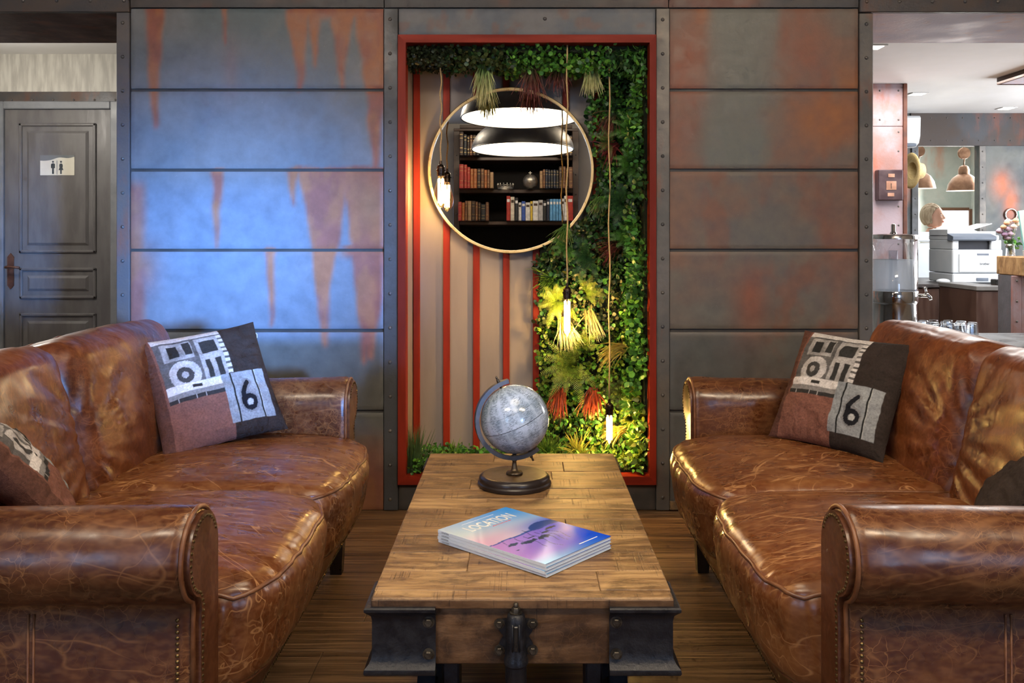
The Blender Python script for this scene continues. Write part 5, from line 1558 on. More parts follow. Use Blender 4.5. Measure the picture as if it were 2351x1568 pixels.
TUFTS = [(1112, 150, 3.79, 95, 0.165, (0.0, -0.25, -1), 0.22, 0.6, GRN, PALE, 'pale tipped grass hanging over the top left of the mirror'),
         (1222, 146, 3.80, 90, 0.165, (0.0, -0.3, -1), 0.25, 0.6, DKG, BURG, 'burgundy grass hanging over the top of the mirror'),
         (1283, 150, 3.84, 60, 0.12, (0.0, -0.3, -1), 0.30, 0.6, DKG, BURG, 'smaller burgundy grass at the top right mirror rim'),
         (1358, 146, 3.82, 95, 0.135, (0.05, -0.3, -1), 0.22, 0.5, GRN, PALE, 'pale tipped grass hanging right of the mirror'),
         (1472, 118, 3.80, 45, 0.15, (-1, -0.35, -0.05), 0.28, 0.9, DKG, (0.10, 0.20, 0.05), 'long green grass arching left from the top right corner'),
         (1408, 262, 3.91, 50, 0.13, (-0.5, -0.5, -0.6), 0.35, 0.8, DKG, BURG, 'dark burgundy grass right of the mirror, upper one'),
         (1412, 335, 3.90, 50, 0.11, (-0.5, -0.5, -0.3), 0.4, 0.9, BURG, BURG, 'dark burgundy grass behind the ferns right of the mirror'),
         (1425, 565, 3.89, 60, 0.14, (-0.6, -0.5, 0.1), 0.3, 1.0, (0.05, 0.04, 0.02), BURG, 'dark red grass under the right side of the mirror'),
         (1300, 520, 3.93, 45, 0.12, (-0.4, -0.5, -0.6), 0.3, 0.6, GRN, (0.14, 0.2, 0.05), 'green grass at the lower right mirror rim'),
         (1382, 455, 3.91, 40, 0.10, (-0.5, -0.5, -0.6), 0.3, 0.7, GRN, (0.2, 0.2, 0.07), 'olive grass right of the mirror, low one'),
         (1268, 645, 3.92, 60, 0.12, (-0.35, -0.5, 0.2), 0.4, 0.9, GRN, BRT, 'green grass spilling left above the middle fern'),
         (1295, 735, 3.84, 70, 0.13, (0.25, -0.5, -0.8), 0.26, 0.5, (0.3, 0.27, 0.08), PALE, 'pale straw grass hanging right under the middle bulb'),
         (1352, 715, 3.90, 60, 0.13, (0.35, -0.4, -0.8), 0.25, 0.6, (0.3, 0.26, 0.09), PALE, 'pale straw grass right of the middle bulb'),
         (1428, 800, 3.87, 60, 0.13, (-1, -0.5, 0.15), 0.26, 1.1, (0.35, 0.27, 0.07), YEL, 'straw coloured grass arching left above the lowest bulb'),
         (1432, 985, 3.87, 45, 0.11, (-1, -0.5, 0.0), 0.3, 1.0, (0.35, 0.27, 0.07), YEL, 'straw coloured grass behind the lowest bulb'),
         (1288, 895, 3.89, 70, 0.13, (-0.25, -0.5, -0.65), 0.28, 0.7, (0.28, 0.05, 0.02), REDO, 'orange red grass right behind the globe'),
         (1362, 895, 3.90, 70, 0.12, (-0.15, -0.5, -0.7), 0.32, 0.7, (0.28, 0.05, 0.02), REDO, 'orange red grass left of the lowest bulb'),
         (948, 1088, 3.75, 60, 0.19, (0.05, 0.05, 1), 0.14, 0.12, DKG, (0.09, 0.16, 0.05), 'tall dark grass in the bottom left niche corner'),
         (1258, 1048, 3.88, 70, 0.11, (0.0, -0.3, 0.9), 0.45, 0.6, GRN, BRT, 'bright grass on the niche floor right of the globe'),
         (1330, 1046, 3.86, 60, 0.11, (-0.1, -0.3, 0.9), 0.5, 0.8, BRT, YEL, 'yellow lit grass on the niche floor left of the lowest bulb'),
         (1165, 1050, 3.90, 40, 0.08, (0.0, -0.3, 0.9), 0.45, 0.6, GRN, BRT, 'short grass on the niche floor behind the globe'),
         (1040, 1046, 3.92, 30, 0.07, (0.0, -0.3, 0.9), 0.5, 0.5, GRN, BRT, 'short grass at the left end of the niche floor')]
for a in TUFTS: tuft(*a)
# star shaped leaf rosettes along the right side
def rosette(px, py, Y, L, n, c, label):
    ps = np.zeros((n, 3))
    m = MB(); cs = []
    for k in range(n):
        a = 2 * PI * k / n + random.uniform(-0.2, 0.2); tl = random.uniform(0.25, 0.9)
        d = Vector((-0.35 + math.cos(a) * tl, -0.75, math.sin(a) * tl)).normalized()
        up = Vector((-0.5, -0.8, 0.2)); up = (up - d * up.dot(d)).normalized(); sd = d.cross(up)
        l = L * random.uniform(0.75, 1.1)
        m.add([sd * (q[0] * l * 0.62) + d * (q[1] * l) + up * (q[2] * l) for q in POINT], LF)
        cs += [np.array(c) * random.uniform(0.7, 1.3)] * NL
    m.c = np.concatenate([np.array(cs), np.ones((len(cs), 1))], 1)
    o = obj('leaf_rosette', m, M_LEAF, None, fix=False, loc=(X(px, Y), Y, Z(py, Y)))
    return props(o, label, 'plant', 'leaf rosettes of the living wall')
ROS = [(1468, 125, 'in the top right niche corner'), (1462, 300, 'right of the upper fern'), (1470, 335, 'bright on the niche side beside the upper fern'), (1455, 640, 'level with the middle bulb socket'), (1470, 690, 'level with the middle bulb glass'),
       (1458, 745, 'just under the level of the middle bulb'), (1452, 960, 'level with the lowest bulb'), (1462, 1010, 'right of the lowest bulb tip'), (1440, 1055, 'at the lower right niche corner'), (1470, 1070, 'lowest in the right niche corner')]
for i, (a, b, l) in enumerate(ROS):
    lit = b > 900  # low rosettes: yellow bulb light mixed into their leaf colour
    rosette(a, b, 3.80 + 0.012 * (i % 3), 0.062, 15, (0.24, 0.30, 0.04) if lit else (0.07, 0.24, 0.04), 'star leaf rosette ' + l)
# ================================================================== behind the camera: dome pendants and bookcase (seen in the mirror)
M_DOMEO = pm('matt_black_metal', (0.018, 0.018, 0.020), (0.028, 0.027, 0.028), 14, 0.45, 0.2)
M_DOMEI = pm('white_enamel', (0.86, 0.83, 0.77), (0.90, 0.87, 0.82), 8, 0.35)
M_LAMP = emit('warm_lamp_globe', (1.0, 0.80, 0.55), 12.0)
M_DIFF = emit('glowing_diffuser', (1.0, 0.83, 0.60), 6.0)
def dome(px, py, Y, rad, label):
    c = mir(px, py, Y)
    t = thing('dome_pendant', (c.x, Y, c.z), label, 'pendant lamp', 'black dome pendants over the coffee table')
    H = rad * 0.62
    po = [(rad * math.cos(a), H * math.sin(a)) for a in [R(90 * k / 16) for k in range(17)]]
    obj('shade', MB().lathe([(max(0, r_), h_) for (r_, h_) in po], n=64), M_DOMEO, t, smooth=True)
    obj('shade_lining', MB().lathe([(max(0, r_ * 0.985), h_ * 0.975 + 0.001) for (r_, h_) in po], n=64), M_DOMEI, t, smooth=True)
    obj('rim', MB().lathe([(rad * 0.985, 0.0), (rad * 1.004, -0.003), (rad * 1.006, 0.006), (rad * 0.985, 0.006), (rad * 0.985, 0.0)], n=64), M_DOMEO, t, smooth=True)
    obj('cap', MB().lathe([(0, H + 0.10), (0.02, H + 0.10), (0.035, H + 0.05), (0.05, H + 0.02), (0.055, H - 0.005), (0, H - 0.005)], n=24), M_DOMEO, t, angle=40)
    obj('cord', MB().tube([(0, 0, H + 0.09), (0, 0, CEIL - c.z - 0.02)], 0.004, 8), M_DOMEO, t, smooth=True)
    obj('ceiling_rose', MB().lathe([(0, CEIL - c.z - 0.002), (0.05, CEIL - c.z - 0.002), (0.045, CEIL - c.z - 0.025), (0, CEIL - c.z - 0.03)], n=20), M_DOMEO, t, angle=40)
    obj('bulb_holder', MB().cyl((0, 0, H * 0.96), (0, 0, H * 0.66), 0.022, n=14), M_DOMEI, t, smooth=True)
    obj('diffuser', MB().lathe([(0, 0.020), (rad * 0.6, 0.018), (rad * 0.975, 0.012), (rad * 0.975, 0.016), (rad * 0.6, 0.022), (0, 0.024)], n=48), M_DIFF, t, smooth=True)
    return t
dome(1194, 272, 1.93, 0.40, 'black dome pendant with white inside, the upper one seen in the mirror')
dome(1200, 344, 0.95, 0.40, 'black dome pendant with white inside, the lower one seen in the mirror')

BKY = -2.0
M_SHELF = pm('dark_brown_shelf_wood', (0.055, 0.032, 0.022), (0.075, 0.045, 0.030), 9, 0.45, stretch=(0.2, 1, 1))
bl, br_ = mir(1041, 440, BKY).x, mir(1329, 440, BKY).x
il, ir = mir(1055, 440, BKY).x, mir(1314.5, 440, BKY).x
bc = thing('bookcase', ((bl + br_) / 2, -2.2, 0), 'dark brown bookcase reflected in the round mirror', 'bookcase')
cxb = (bl + br_) / 2
BTOP = 2.60
for (a, b) in ((bl, il), (ir, br_)):
    sp_ = obj('side_stile', MB().cbox(a - cxb, b - cxb, -0.198, 0.20, 0, BTOP, 0.004), M_SHELF, bc)
    for k in range(10): obj('rivet', RIV, None, sp_, loc=((a + b) / 2 - cxb, 0.2005, 0.35 + k * 0.22), rot=(0, 0, PI))
obj('back_panel', MB().box(il - cxb, ir - cxb, -0.198, -0.185, 0, BTOP), pm('matt_black_board', (0.010, 0.009, 0.009), (0.016, 0.014, 0.013), 8, 0.8, spec=0.15), bc)
obj('top_board', MB().cbox(bl - cxb, br_ - cxb, -0.198, 0.20, BTOP, BTOP + 0.03, 0.004), M_SHELF, bc)
shz = []
for (pa, pb) in ((287, 294), (361, 368), (435, 443), (508.5, 516)):
    zt, zb_ = mir(1185, pa, BKY).z, mir(1185, pb, BKY).z
    shz.append(zt)
    obj('shelf_board', MB().cbox(il - cxb + 0.001, ir - cxb - 0.001, -0.184, 0.198, zb_, zt, 0.003), M_SHELF, bc)
zlow = mir(1185, 516, BKY).z - 0.02
obj('lower_door', MB().cbox(il - cxb + 0.002, -0.002, 0.15, 0.17, 0.08, zlow - 0.30, 0.004), M_BLACKSH, bc)
obj('lower_door', MB().cbox(0.002, ir - cxb - 0.002, 0.15, 0.17, 0.08, zlow - 0.30, 0.004), M_BLACKSH, bc)
obj('plinth', MB().box(il - cxb, ir - cxb, -0.184, 0.14, 0, 0.08), M_SHELF, bc)
obj('cabinet_top', MB().cbox(il - cxb + 0.001, ir - cxb - 0.001, -0.184, 0.19, zlow - 0.30, zlow - 0.275, 0.003), M_BLACKSH, bc)

BM = {}
def bookmat(nm, c):
    if nm not in BM: BM[nm] = pm('book_' + nm, c, tuple(k * 0.7 for k in c), 30, 0.45)
    return BM[nm]
BC = {'red': (0.42, 0.035, 0.02), 'orange': (0.40, 0.12, 0.03), 'brown': (0.17, 0.07, 0.03), 'dark brown': (0.05, 0.025, 0.015), 'tan': (0.34, 0.20, 0.10), 'navy': (0.02, 0.025, 0.05), 'black': (0.02, 0.02, 0.022),
      'white': (0.75, 0.73, 0.70), 'blue': (0.04, 0.10, 0.42), 'light blue': (0.12, 0.36, 0.66), 'yellow': (0.72, 0.50, 0.05), 'cream': (0.70, 0.62, 0.50), 'grey': (0.45, 0.44, 0.44)}
M_GOLD = pm('gilt', (0.5, 0.34, 0.12), (0.4, 0.26, 0.09), 40, 0.35, 0.6)
ORD = ['first', 'second', 'third', 'fourth', 'fifth', 'sixth', 'seventh', 'eighth', 'ninth', 'tenth', 'eleventh', 'twelfth', 'thirteenth', 'fourteenth', 'fifteenth', 'sixteenth', 'seventeenth', 'eighteenth', 'nineteenth', 'twentieth']
def book_row(spec, zsh, where, old, grp):
    for i, (c0, c1, ct, cn) in enumerate(spec):       # crop coordinates of the zoomed reflection
        pa, pb, pt = 900 + c0 / 2.8, 900 + c1 / 2.8, 60 + ct / 2.8
        x0, x1 = mir(pa, 440, BKY).x, mir(pb, 440, BKY).x
        x0, x1 = min(x0, x1), max(x0, x1)
        h = mir(1185, pt, BKY).z - zsh
        w_ = (x1 - x0) - 0.0016; dep = random.uniform(0.15, 0.17)
        # spine faces +y (into the room)
        m = MB(); pr = [(-w_ / 2, -dep), (w_ / 2, -dep), (w_ / 2, -0.006), (w_ * 0.3, -0.001), (0, 0), (-w_ * 0.3, -0.001), (-w_ / 2, -0.006)]
        m.prism(pr, 0, h, 'xy')
        t = obj('book', m, bookmat(cn, BC[cn]), None, loc=((x0 + x1) / 2, BKY + 0.165 + random.uniform(-0.01, 0.01), zsh + 0.0006))
        props(t, '%s book, %s from the left, %s' % (cn, ORD[i], where), 'book', grp)
        bands = (0.12, 0.3, 0.72, 0.88) if old else (0.75,)
        bm_ = MB()
        for f in bands: bm_.box(-w_ * 0.36, w_ * 0.36, -0.004, 0.0016, h * f, h * f + (0.004 if old else h * 0.12))
        obj('spine_band', bm_, M_GOLD if old else bookmat('dark brown' if cn in ('white', 'cream', 'yellow', 'grey') else 'white', BC['white']), t)
def flip(sp): return sp
r1l = [(438, 466, 900, 'red'), (468, 487, 903, 'red'), (488, 507, 918, 'red'), (508, 527, 928, 'orange'), (528, 550, 928, 'orange'), (551, 574, 928, 'dark brown'), (575, 596, 928, 'brown'), (597, 614, 936, 'orange'), (615, 631, 936, 'brown'), (632, 655, 950, 'tan')]
r1r = [(948, 967, 942, 'tan'), (968, 983, 932, 'brown'), (984, 1000, 932, 'navy'), (1001, 1016, 936, 'navy'), (1017, 1033, 936, 'black'), (1034, 1050, 936, 'navy'), (1051, 1069, 936, 'black'), (1070, 1089, 915, 'dark brown'), (1090, 1112, 915, 'brown'), (1113, 1130, 925, 'dark brown'), (1131, 1157, 918, 'brown')]
r2l = [(432, 454, 1138, 'red'), (455, 474, 1142, 'orange'), (475, 491, 1132, 'brown'), (492, 515, 1132, 'tan'), (516, 540, 1132, 'dark brown'), (541, 557, 1138, 'brown'), (558, 574, 1142, 'dark brown'), (575, 605, 1152, 'black'), (606, 626, 1140, 'brown')]
r2r = [(737, 762, 1100, 'red'), (763, 788, 1106, 'cream'), (790, 812, 1112, 'black'), (813, 832, 1142, 'white'), (833, 857, 1134, 'blue'), (858, 887, 1142, 'white'), (888, 903, 1134, 'yellow'), (904, 938, 1132, 'white'), (939, 968, 1126, 'grey'), (969, 991, 1130, 'black'), (992, 1010, 1120, 'navy'),
       (1011, 1030, 1120, 'light blue'), (1031, 1049, 1120, 'light blue'), (1050, 1067, 1120, 'light blue'), (1068, 1085, 1120, 'light blue'), (1086, 1102, 1118, 'white'), (1103, 1121, 1100, 'white'), (1122, 1158, 1100, 'red')]
r0l = [(438, 464, 695, 'dark brown'), (466, 486, 712, 'black'), (487, 503, 720, 'dark brown'), (504, 522, 716, 'brown'), (523, 545, 716, 'dark brown'), (546, 566, 720, 'black')]
r0r = [(1062, 1085, 715, 'dark brown'), (1086, 1108, 720, 'black'), (1109, 1132, 715, 'brown'), (1133, 1157, 720, 'dark brown')]
book_row(r1l, shz[2], 'in the left row of the bookcase middle shelf', True, 'old books on the middle shelf')
book_row(r1r, shz[2], 'in the right row of the bookcase middle shelf', True, 'old books on the middle shelf')
book_row(r2l, shz[3], 'in the left row of the bookcase lower shelf', True, 'old books on the lower shelf')
book_row(r2r, shz[3], 'in the right row of the bookcase lower shelf', False, 'newer books on the lower shelf')
book_row(r0l, shz[1], 'in the left row of the bookcase upper shelf', True, 'old books on the upper shelf')
book_row(r0r, shz[1], 'in the right row of the bookcase upper shelf', True, 'old books on the upper shelf')
M_SILV = pm('tarnished_silver', (0.34, 0.31, 0.26), (0.46, 0.43, 0.37), 30, 0.38, 0.85)
bx = mir(900 + 888 / 2.8, 440, BKY).x; rbx = 48 / 2.8 / FPX * (2 * MIR_Y - BKY)
ob = thing('silver_orb', (bx, BKY + 0.08, shz[2] + 0.0006), 'silver orb with small cross on the bookcase middle shelf', 'ornament')
obj('ball', MB().sphere((0, 0, rbx * 0.97), rbx, 32, 20, (1, 1, 0.97)), M_SILV, ob, smooth=True)
obj('belt', MB().lathe([(rbx * 0.985, rbx * 0.93), (rbx * 1.02, rbx * 0.95), (rbx * 1.02, rbx * 1.02), (rbx * 0.985, rbx * 1.04)], n=32), M_SILV, ob, smooth=True)
obj('cross', MB().box(-0.004, 0.004, -0.004, 0.004, rbx * 1.92, rbx * 2.3).box(-0.018, 0.018, -0.004, 0.004, rbx * 2.08, rbx * 2.16), M_SILV, ob)
kx = mir(900 + 730 / 2.8, 440, BKY).x
cw = thing('crown_ornament', (kx, BKY + 0.08, shz[2] + 0.0006), 'small openwork metal crown beside the silver orb', 'ornament')
obj('band', MB().lathe([(0.085, 0.0), (0.087, 0.0), (0.087, 0.018), (0.085, 0.018), (0.085, 0.0)], n=40), M_SILV, cw)
for k in range(14):
    a = 2 * PI * k / 14
    obj('spike', MB().tube([(0.086 * math.cos(a), 0.086 * math.sin(a), 0.012), (0.088 * math.cos(a), 0.088 * math.sin(a), 0.05), (0.09 * math.cos(a), 0.09 * math.sin(a), 0.062)], [0.004, 0.007, 0.001], 6), M_SILV, cw, smooth=True)
obj('upper_band', MB().lathe([(0.086, 0.032), (0.088, 0.032), (0.088, 0.038), (0.086, 0.038), (0.086, 0.032)], n=40), M_SILV, cw)
# ================================================================== toilet sign on the door
SY = CY - 0.016
def sgn(px, py, y=SY): return (X(px, y), Z(py, y))
K = 1764 / 90.0                       # zoom factor of the sign crop (110 px -> 2156)
def cs(cx, cy): return sgn(80 + cx / 19.6, 340 + cy / 19.6)
sx0, sz0 = cs(240, 1225); sx1, sz1 = cs(1785, 320)
M_SIGNW = pm('cream_sign_face', (0.62, 0.59, 0.49), (0.68, 0.65, 0.55), 8, 0.35)
M_SIGNG = pm('grey_sign_band', (0.13, 0.15, 0.16), (0.16, 0.17, 0.18), 8, 0.4)
sg = thing('toilet_sign', ((sx0 + sx1) / 2, SY, sz0), 'small cream toilet sign with man and woman figures on the grey door', 'sign')
ofx, ofz = (sx0 + sx1) / 2, sz0
def rel(poly): return [(a - ofx, b - ofz) for (a, b) in poly]
obj('plate', MB().cbox(sx0 - ofx, sx1 - ofx, -0.001, 0.010, 0, sz1 - ofz, 0.001), M_SIGNW, sg)
wave = [(240, 565), (400, 572), (560, 562), (700, 540), (820, 508), (940, 462), (1060, 430), (1160, 422), (1280, 432), (1400, 448), (1520, 450), (1640, 430), (1785, 385)]
obj('wave_band', MB().prism(rel([cs(240, 320)] + [cs(*p) for p in wave] + [cs(1785, 320)]), -0.0016, -0.0008), M_SIGNG, sg)
def circ(cx, cy, r, n=18): return [cs(cx + r * math.cos(2 * PI * k / n), cy + r * math.sin(2 * PI * k / n)) for k in range(n)]
man = [(760, 700), (800, 685), (850, 685), (890, 700), (908, 740), (908, 880), (890, 905), (862, 912), (862, 1165), (780, 1165), (780, 912), (752, 905), (732, 880), (732, 740)]
wom = [(1130, 705), (1180, 690), (1232, 705), (1255, 750), (1258, 820), (1245, 870), (1290, 990), (1215, 992), (1215, 1165), (1145, 1165), (1145, 992), (1070, 990), (1118, 870), (1102, 820), (1105, 750)]
for (nm_, body, hc) in (('man_figure', man, (820, 618)), ('woman_figure', wom, (1182, 618))):
    obj(nm_, MB().prism(rel([cs(*p) for p in body]), -0.0016, -0.0008).prism(rel(circ(hc[0], hc[1], 46)), -0.0016, -0.0008), M_INKK, sg)
a, b = cs(988, 1190), cs(1014, 560)
obj('divider', MB().box(a[0] - ofx, b[0] - ofx, -0.0016, -0.0008, a[1] - ofz, b[1] - ofz), M_SIGNG, sg)

# ================================================================== console with water dispenser and glasses
M_CHROME = pm('polished_steel', (0.62, 0.60, 0.57), (0.70, 0.68, 0.66), 6, 0.10, 1.0)
M_TANK = thin_glass('clear_tank', (0.96, 0.97, 0.98), 0.16)
M_TUMB = thin_glass('tumbler_glass', (0.93, 0.95, 0.97), 0.30)
M_TABLE = pm('slate_grey_table', (0.10, 0.11, 0.125), (0.13, 0.14, 0.155), 8, 0.35)
TT = 0.60
ct = thing('console_table', (2.2, 4.66, 0), 'slate grey console table behind the sofa in the bar opening', 'table')
obj('table_top', MB().cbox(-0.66, 0.66, -0.32, 0.30, TT - 0.03, TT, 0.004), M_TABLE, ct)
for (x, y) in ((-0.62, -0.28), (0.62, -0.28), (-0.62, 0.26), (0.62, 0.26)):
    obj('leg', MB().cbox(x - 0.02, x + 0.02, y - 0.02, y + 0.02, 0, TT - 0.03, 0.003), M_TABLE, ct)
WY = 4.58; wx = X(2051, WY); wr = (2104 - 2051) / FPX * WY
wd_ = thing('water_dispenser', (wx, WY, TT + 0.0006), 'glass water dispenser with chrome base and tap beside the riveted jamb', 'dispenser')
zz = lambda py: Z(py, WY) - TT
obj('base', MB().lathe([(0, 0), (wr, 0), (wr, 0.012), (wr * 0.97, 0.018), (wr * 0.96, zz(697)), (wr, zz(693)), (wr * 1.01, zz(692)), (wr * 1.01, zz(668)), (wr, zz(667)), (0, zz(667))], n=48), M_CHROME, wd_, angle=40)
obj('tank', MB().lathe([(wr * 0.98, zz(667)), (wr * 0.98, zz(549)), (wr * 0.955, zz(549)), (wr * 0.955, zz(666))], n=48), M_TANK, wd_, smooth=True)
gw = G('iced_water')
tr_ = gw.node('ShaderNodeBsdfTransparent', {'Color': (0.86, 0.89, 0.93)}).outputs[0]
df_ = gw.node('ShaderNodeBsdfTranslucent', {'Color': gw.mix(gw.noise(gw.coord('Object'), 9, 4), (0.70, 0.73, 0.77), (0.90, 0.92, 0.95))}).outputs[0]
mx_ = gw.node('ShaderNodeMixShader', {0: 0.7}); gw.set(mx_.inputs[1], tr_); gw.set(mx_.inputs[2], df_)
gw.t.links.new(mx_.outputs[0], gw.out.inputs['Surface'])
obj('water', MB().lathe([(0, zz(666.5)), (wr * 0.94, zz(666.5)), (wr * 0.94, zz(596)), (0, zz(596))], n=40), gw.m, wd_, angle=40)
obj('ice_core', MB().cyl((0, 0, zz(665)), (0, 0, zz(575)), 0.022, n=16), thin_glass('ice_tube', (0.85, 0.88, 0.92), 0.2), wd_, smooth=True)
lid = obj('lid', MB().lathe([(0, zz(537)), (wr * 0.6, zz(537.5)), (wr * 0.98, zz(539)), (wr * 1.01, zz(541)), (wr * 1.01, zz(549)), (0, zz(549))], n=48), M_CHROME, wd_, angle=40)
obj('knob', MB().lathe([(0, zz(514)), (0.008, zz(514.5)), (0.011, zz(517)), (0.011, zz(531)), (0.016, zz(535)), (0.018, zz(537)), (0, zz(537))], n=18), M_CHROME, lid, smooth=True)
tp = obj('tap', MB().tube([(wr, 0, zz(679)), (wr + 0.03, -0.01, zz(679)), (wr + 0.05, -0.015, zz(678)), (wr + 0.062, -0.018, zz(683)), (wr + 0.064, -0.018, zz(688))], [0.010, 0.009, 0.012, 0.010, 0.009], 10), M_CHROME, wd_, smooth=True)
obj('tap_lever', MB().tube([(wr + 0.042, -0.013, zz(676)), (wr + 0.043, -0.013, zz(668)), (wr + 0.036, -0.015, zz(661))], [0.007, 0.006, 0.005], 8).tube([(wr + 0.036, -0.035, zz(661)), (wr + 0.036, 0.01, zz(661))], 0.005, 8), M_CHROME, tp, smooth=True)

ty = 4.66
tray = thing('serving_tray', (X(2170, ty), ty, TT + 0.0006), 'round steel tray under the upturned glasses', 'tray')
obj('dish', MB().lathe([(0, 0), (0.172, 0), (0.182, 0.006), (0.186, 0.012), (0.183, 0.013), (0.178, 0.008), (0.17, 0.003), (0, 0.003)], n=48), M_CHROME, tray, angle=40)
prof_t = [(0.0, 0.086), (0.022, 0.086), (0.0245, 0.082), (0.0335, 0.0), (0.0318, 0.0), (0.0235, 0.072), (0.0, 0.074)]
TM = MB().lathe(prof_t, n=12).mesh('tumbler', M_TUMB, False)
where = ['at the left end of the tray', 'in the back row left of centre', 'in the back row at centre', 'in the back row right of centre', 'at the back right of the tray', 'at the right end of the tray', 'in the middle of the tray, left', 'in the very middle of the tray', 'in the middle of the tray, right', 'front left on the tray', 'front centre on the tray', 'front right on the tray, nearest the rim']
pos = [(-0.118, 0.02), (-0.075, 0.09), (-0.005, 0.12), (0.065, 0.105), (0.11, 0.055), (0.138, -0.01), (-0.05, 0.015), (0.02, 0.04), (0.065, -0.02), (-0.085, -0.06), (-0.005, -0.06), (0.09, -0.095)]
for (dx, dy), w_ in zip(pos, where):
    o = obj('glass_tumbler', TM, None, None, loc=(X(2170, ty) + dx, ty + dy, TT + 0.0042), rot=(0, 0, random.uniform(0, 1)))
    props(o, 'upturned glass tumbler ' + w_, 'glass', 'upturned tumblers on the tray')
o = obj('glass_tumbler', TM, None, None, loc=(X(2073, 4.40), 4.40, TT + 0.0006))
props(o, 'single glass tumbler in front of the water dispenser base', 'glass', 'upturned tumblers on the tray')

# ================================================================== bar room furniture
M_CAB = pm('red_brown_cabinet_wood', (0.16, 0.030, 0.014), (0.10, 0.018, 0.009), 9, 0.35, stretch=(0.4, 1, 2.5))
M_CABD = pm('dark_walnut_panel', (0.060, 0.030, 0.022), (0.085, 0.045, 0.032), 10, 0.45, stretch=(2.5, 1, 0.3))
M_CTOP = pm('dark_counter_top', (0.05, 0.045, 0.045), (0.07, 0.062, 0.06), 12, 0.4)
KY = 7.45; kz = Z(652, KY)
cab = thing('base_cabinet', (3.75, KY, 0), 'red brown wooden base cabinet under the printer', 'cabinet')
obj('body', MB().box(-0.75, 0.66, 0.03, 1.1, 0, kz - 0.032), M_CABD, cab)
obj('side_panel', MB().cbox(X(2100, KY) - 3.75, X(2156, KY) - 3.75, 0, 0.03, 0.05, kz - 0.035, 0.003), M_CABD, cab)
obj('pale_post', MB().cbox(X(2170, KY) - 3.75, X(2181, KY) - 3.75, 0.002, 0.03, 0.05, kz - 0.045, 0.002), pm('pale_birch', (0.42, 0.26, 0.12), (0.36, 0.22, 0.10), 10, 0.5), cab)
dr = obj('door', MB().cbox(X(2183, KY) - 3.75, X(2245, KY) - 3.75, -0.004, 0.028, 0.05, kz - 0.045, 0.004), M_CAB, cab)
obj('door_panel', MB().cbox(X(2194, KY) - 3.75, X(2240, KY) - 3.75, -0.012, -0.003, 0.15, kz - 0.10, 0.008), M_CAB, dr)
wt = thing('worktop', (3.75, KY, kz - 0.03), 'dark worktop carrying the printer', 'worktop')
obj('slab', MB().cbox(-0.76, 0.67, -0.02, 1.12, 0, 0.03, 0.004), M_CTOP, wt)
SY2 = 6.75; z2 = Z(657, SY2)
sc_ = thing('side_cabinet', (X(2272, SY2), SY2, 0), 'dark brown end cabinet with grey top left of the bar counter', 'cabinet')
w2 = (2304 - 2242) / 2 / FPX * SY2
obj('body', MB().cbox(-w2 + 0.004, w2, 0.006, 0.6, 0, z2 - 0.036, 0.003), M_CABD, sc_)
obj('top', MB().cbox(-w2, w2 + 0.004, -0.006, 0.61, z2 - 0.035, z2, 0.004), pm('grey_laminate', (0.16, 0.155, 0.15), (0.19, 0.185, 0.18), 10, 0.4), sc_)
o = obj('small_black_box', MB().cbox(-0.045, 0.045, -0.04, 0.04, 0, 0.045, 0.006), M_BLACKSH, None, loc=(X(2293, 6.9), 6.9, z2 + 0.0006))
props(o, 'small black box on the grey topped end cabinet', 'box')
# printer
PRY = 7.52; pz = kz + 0.0006
prx0, prx1 = X(2187, PRY), X(2303, PRY)
M_PRW = pm('white_grey_plastic', (0.60, 0.65, 0.70), (0.66, 0.70, 0.74), 6, 0.4)
M_PRG = pm('blue_grey_plastic', (0.13, 0.16, 0.21), (0.16, 0.19, 0.24), 6, 0.4)
pr_ = thing('office_printer', ((prx0 + prx1) / 2, PRY, pz), 'white multifunction office printer with grey scanner lid on the worktop', 'printer')
pwid = (prx1 - prx0) / 2
zp = lambda py: Z(py, PRY) - pz
obj('paper_tray', MB().cbox(-pwid, pwid, 0, 0.44, 0.004, zp(628.5), 0.008), M_PRW, pr_)
bd = obj('body', MB().cbox(-pwid, pwid, 0.004, 0.44, zp(627.5), zp(573), 0.008), M_PRW, pr_)
obj('front_flap', MB().cbox(-pwid + 0.055, pwid - 0.03, -0.003, 0.006, zp(625), zp(583), 0.003), M_PRW, bd)
for (p0, p1, q0, q1) in ((2243, 2270, 582, 586.5), (2242, 2269, 638, 645)):
    obj('grip', MB().cbox(X(p0, PRY) - (prx0 + prx1) / 2, X(p1, PRY) - (prx0 + prx1) / 2, -0.005, 0.004, zp(q1), zp(q0), 0.002), M_PRG, pr_)
tx = text_mb('brother', 0.026, 0.0006)
tx.xf(Matrix.Translation((X(2249, PRY) - (prx0 + prx1) / 2, -0.0036, zp(608))) @ Matrix.Rotation(PI / 2, 4, 'X'))
obj('lettering', tx, M_INKK, bd, fix=False)
obj('output_recess', MB().cbox(-pwid + 0.06, pwid - 0.10, 0.03, 0.4, zp(573), zp(552), 0.004), pm('navy_recess', (0.006, 0.008, 0.016), (0.008, 0.010, 0.02), 4, 0.6), pr_)
for (a, b) in ((-pwid, -pwid + 0.055), (pwid - 0.10, pwid - 0.01)): obj('scanner_post', MB().cbox(a, b, 0.006, 0.43, zp(573), zp(551), 0.006), M_PRW, pr_)
pn_ = obj('control_panel', MB().prism([(-0.03, zp(550)), (-0.03, zp(543)), (0.07, zp(536)), (0.07, zp(552)), (-0.01, zp(553))], -pwid - 0.01, pwid - 0.07, 'yz'), M_PRG, pr_)
obj('scanner_bed', MB().cbox(-pwid, pwid, 0.06, 0.44, zp(551), zp(540), 0.006), M_PRW, pr_)
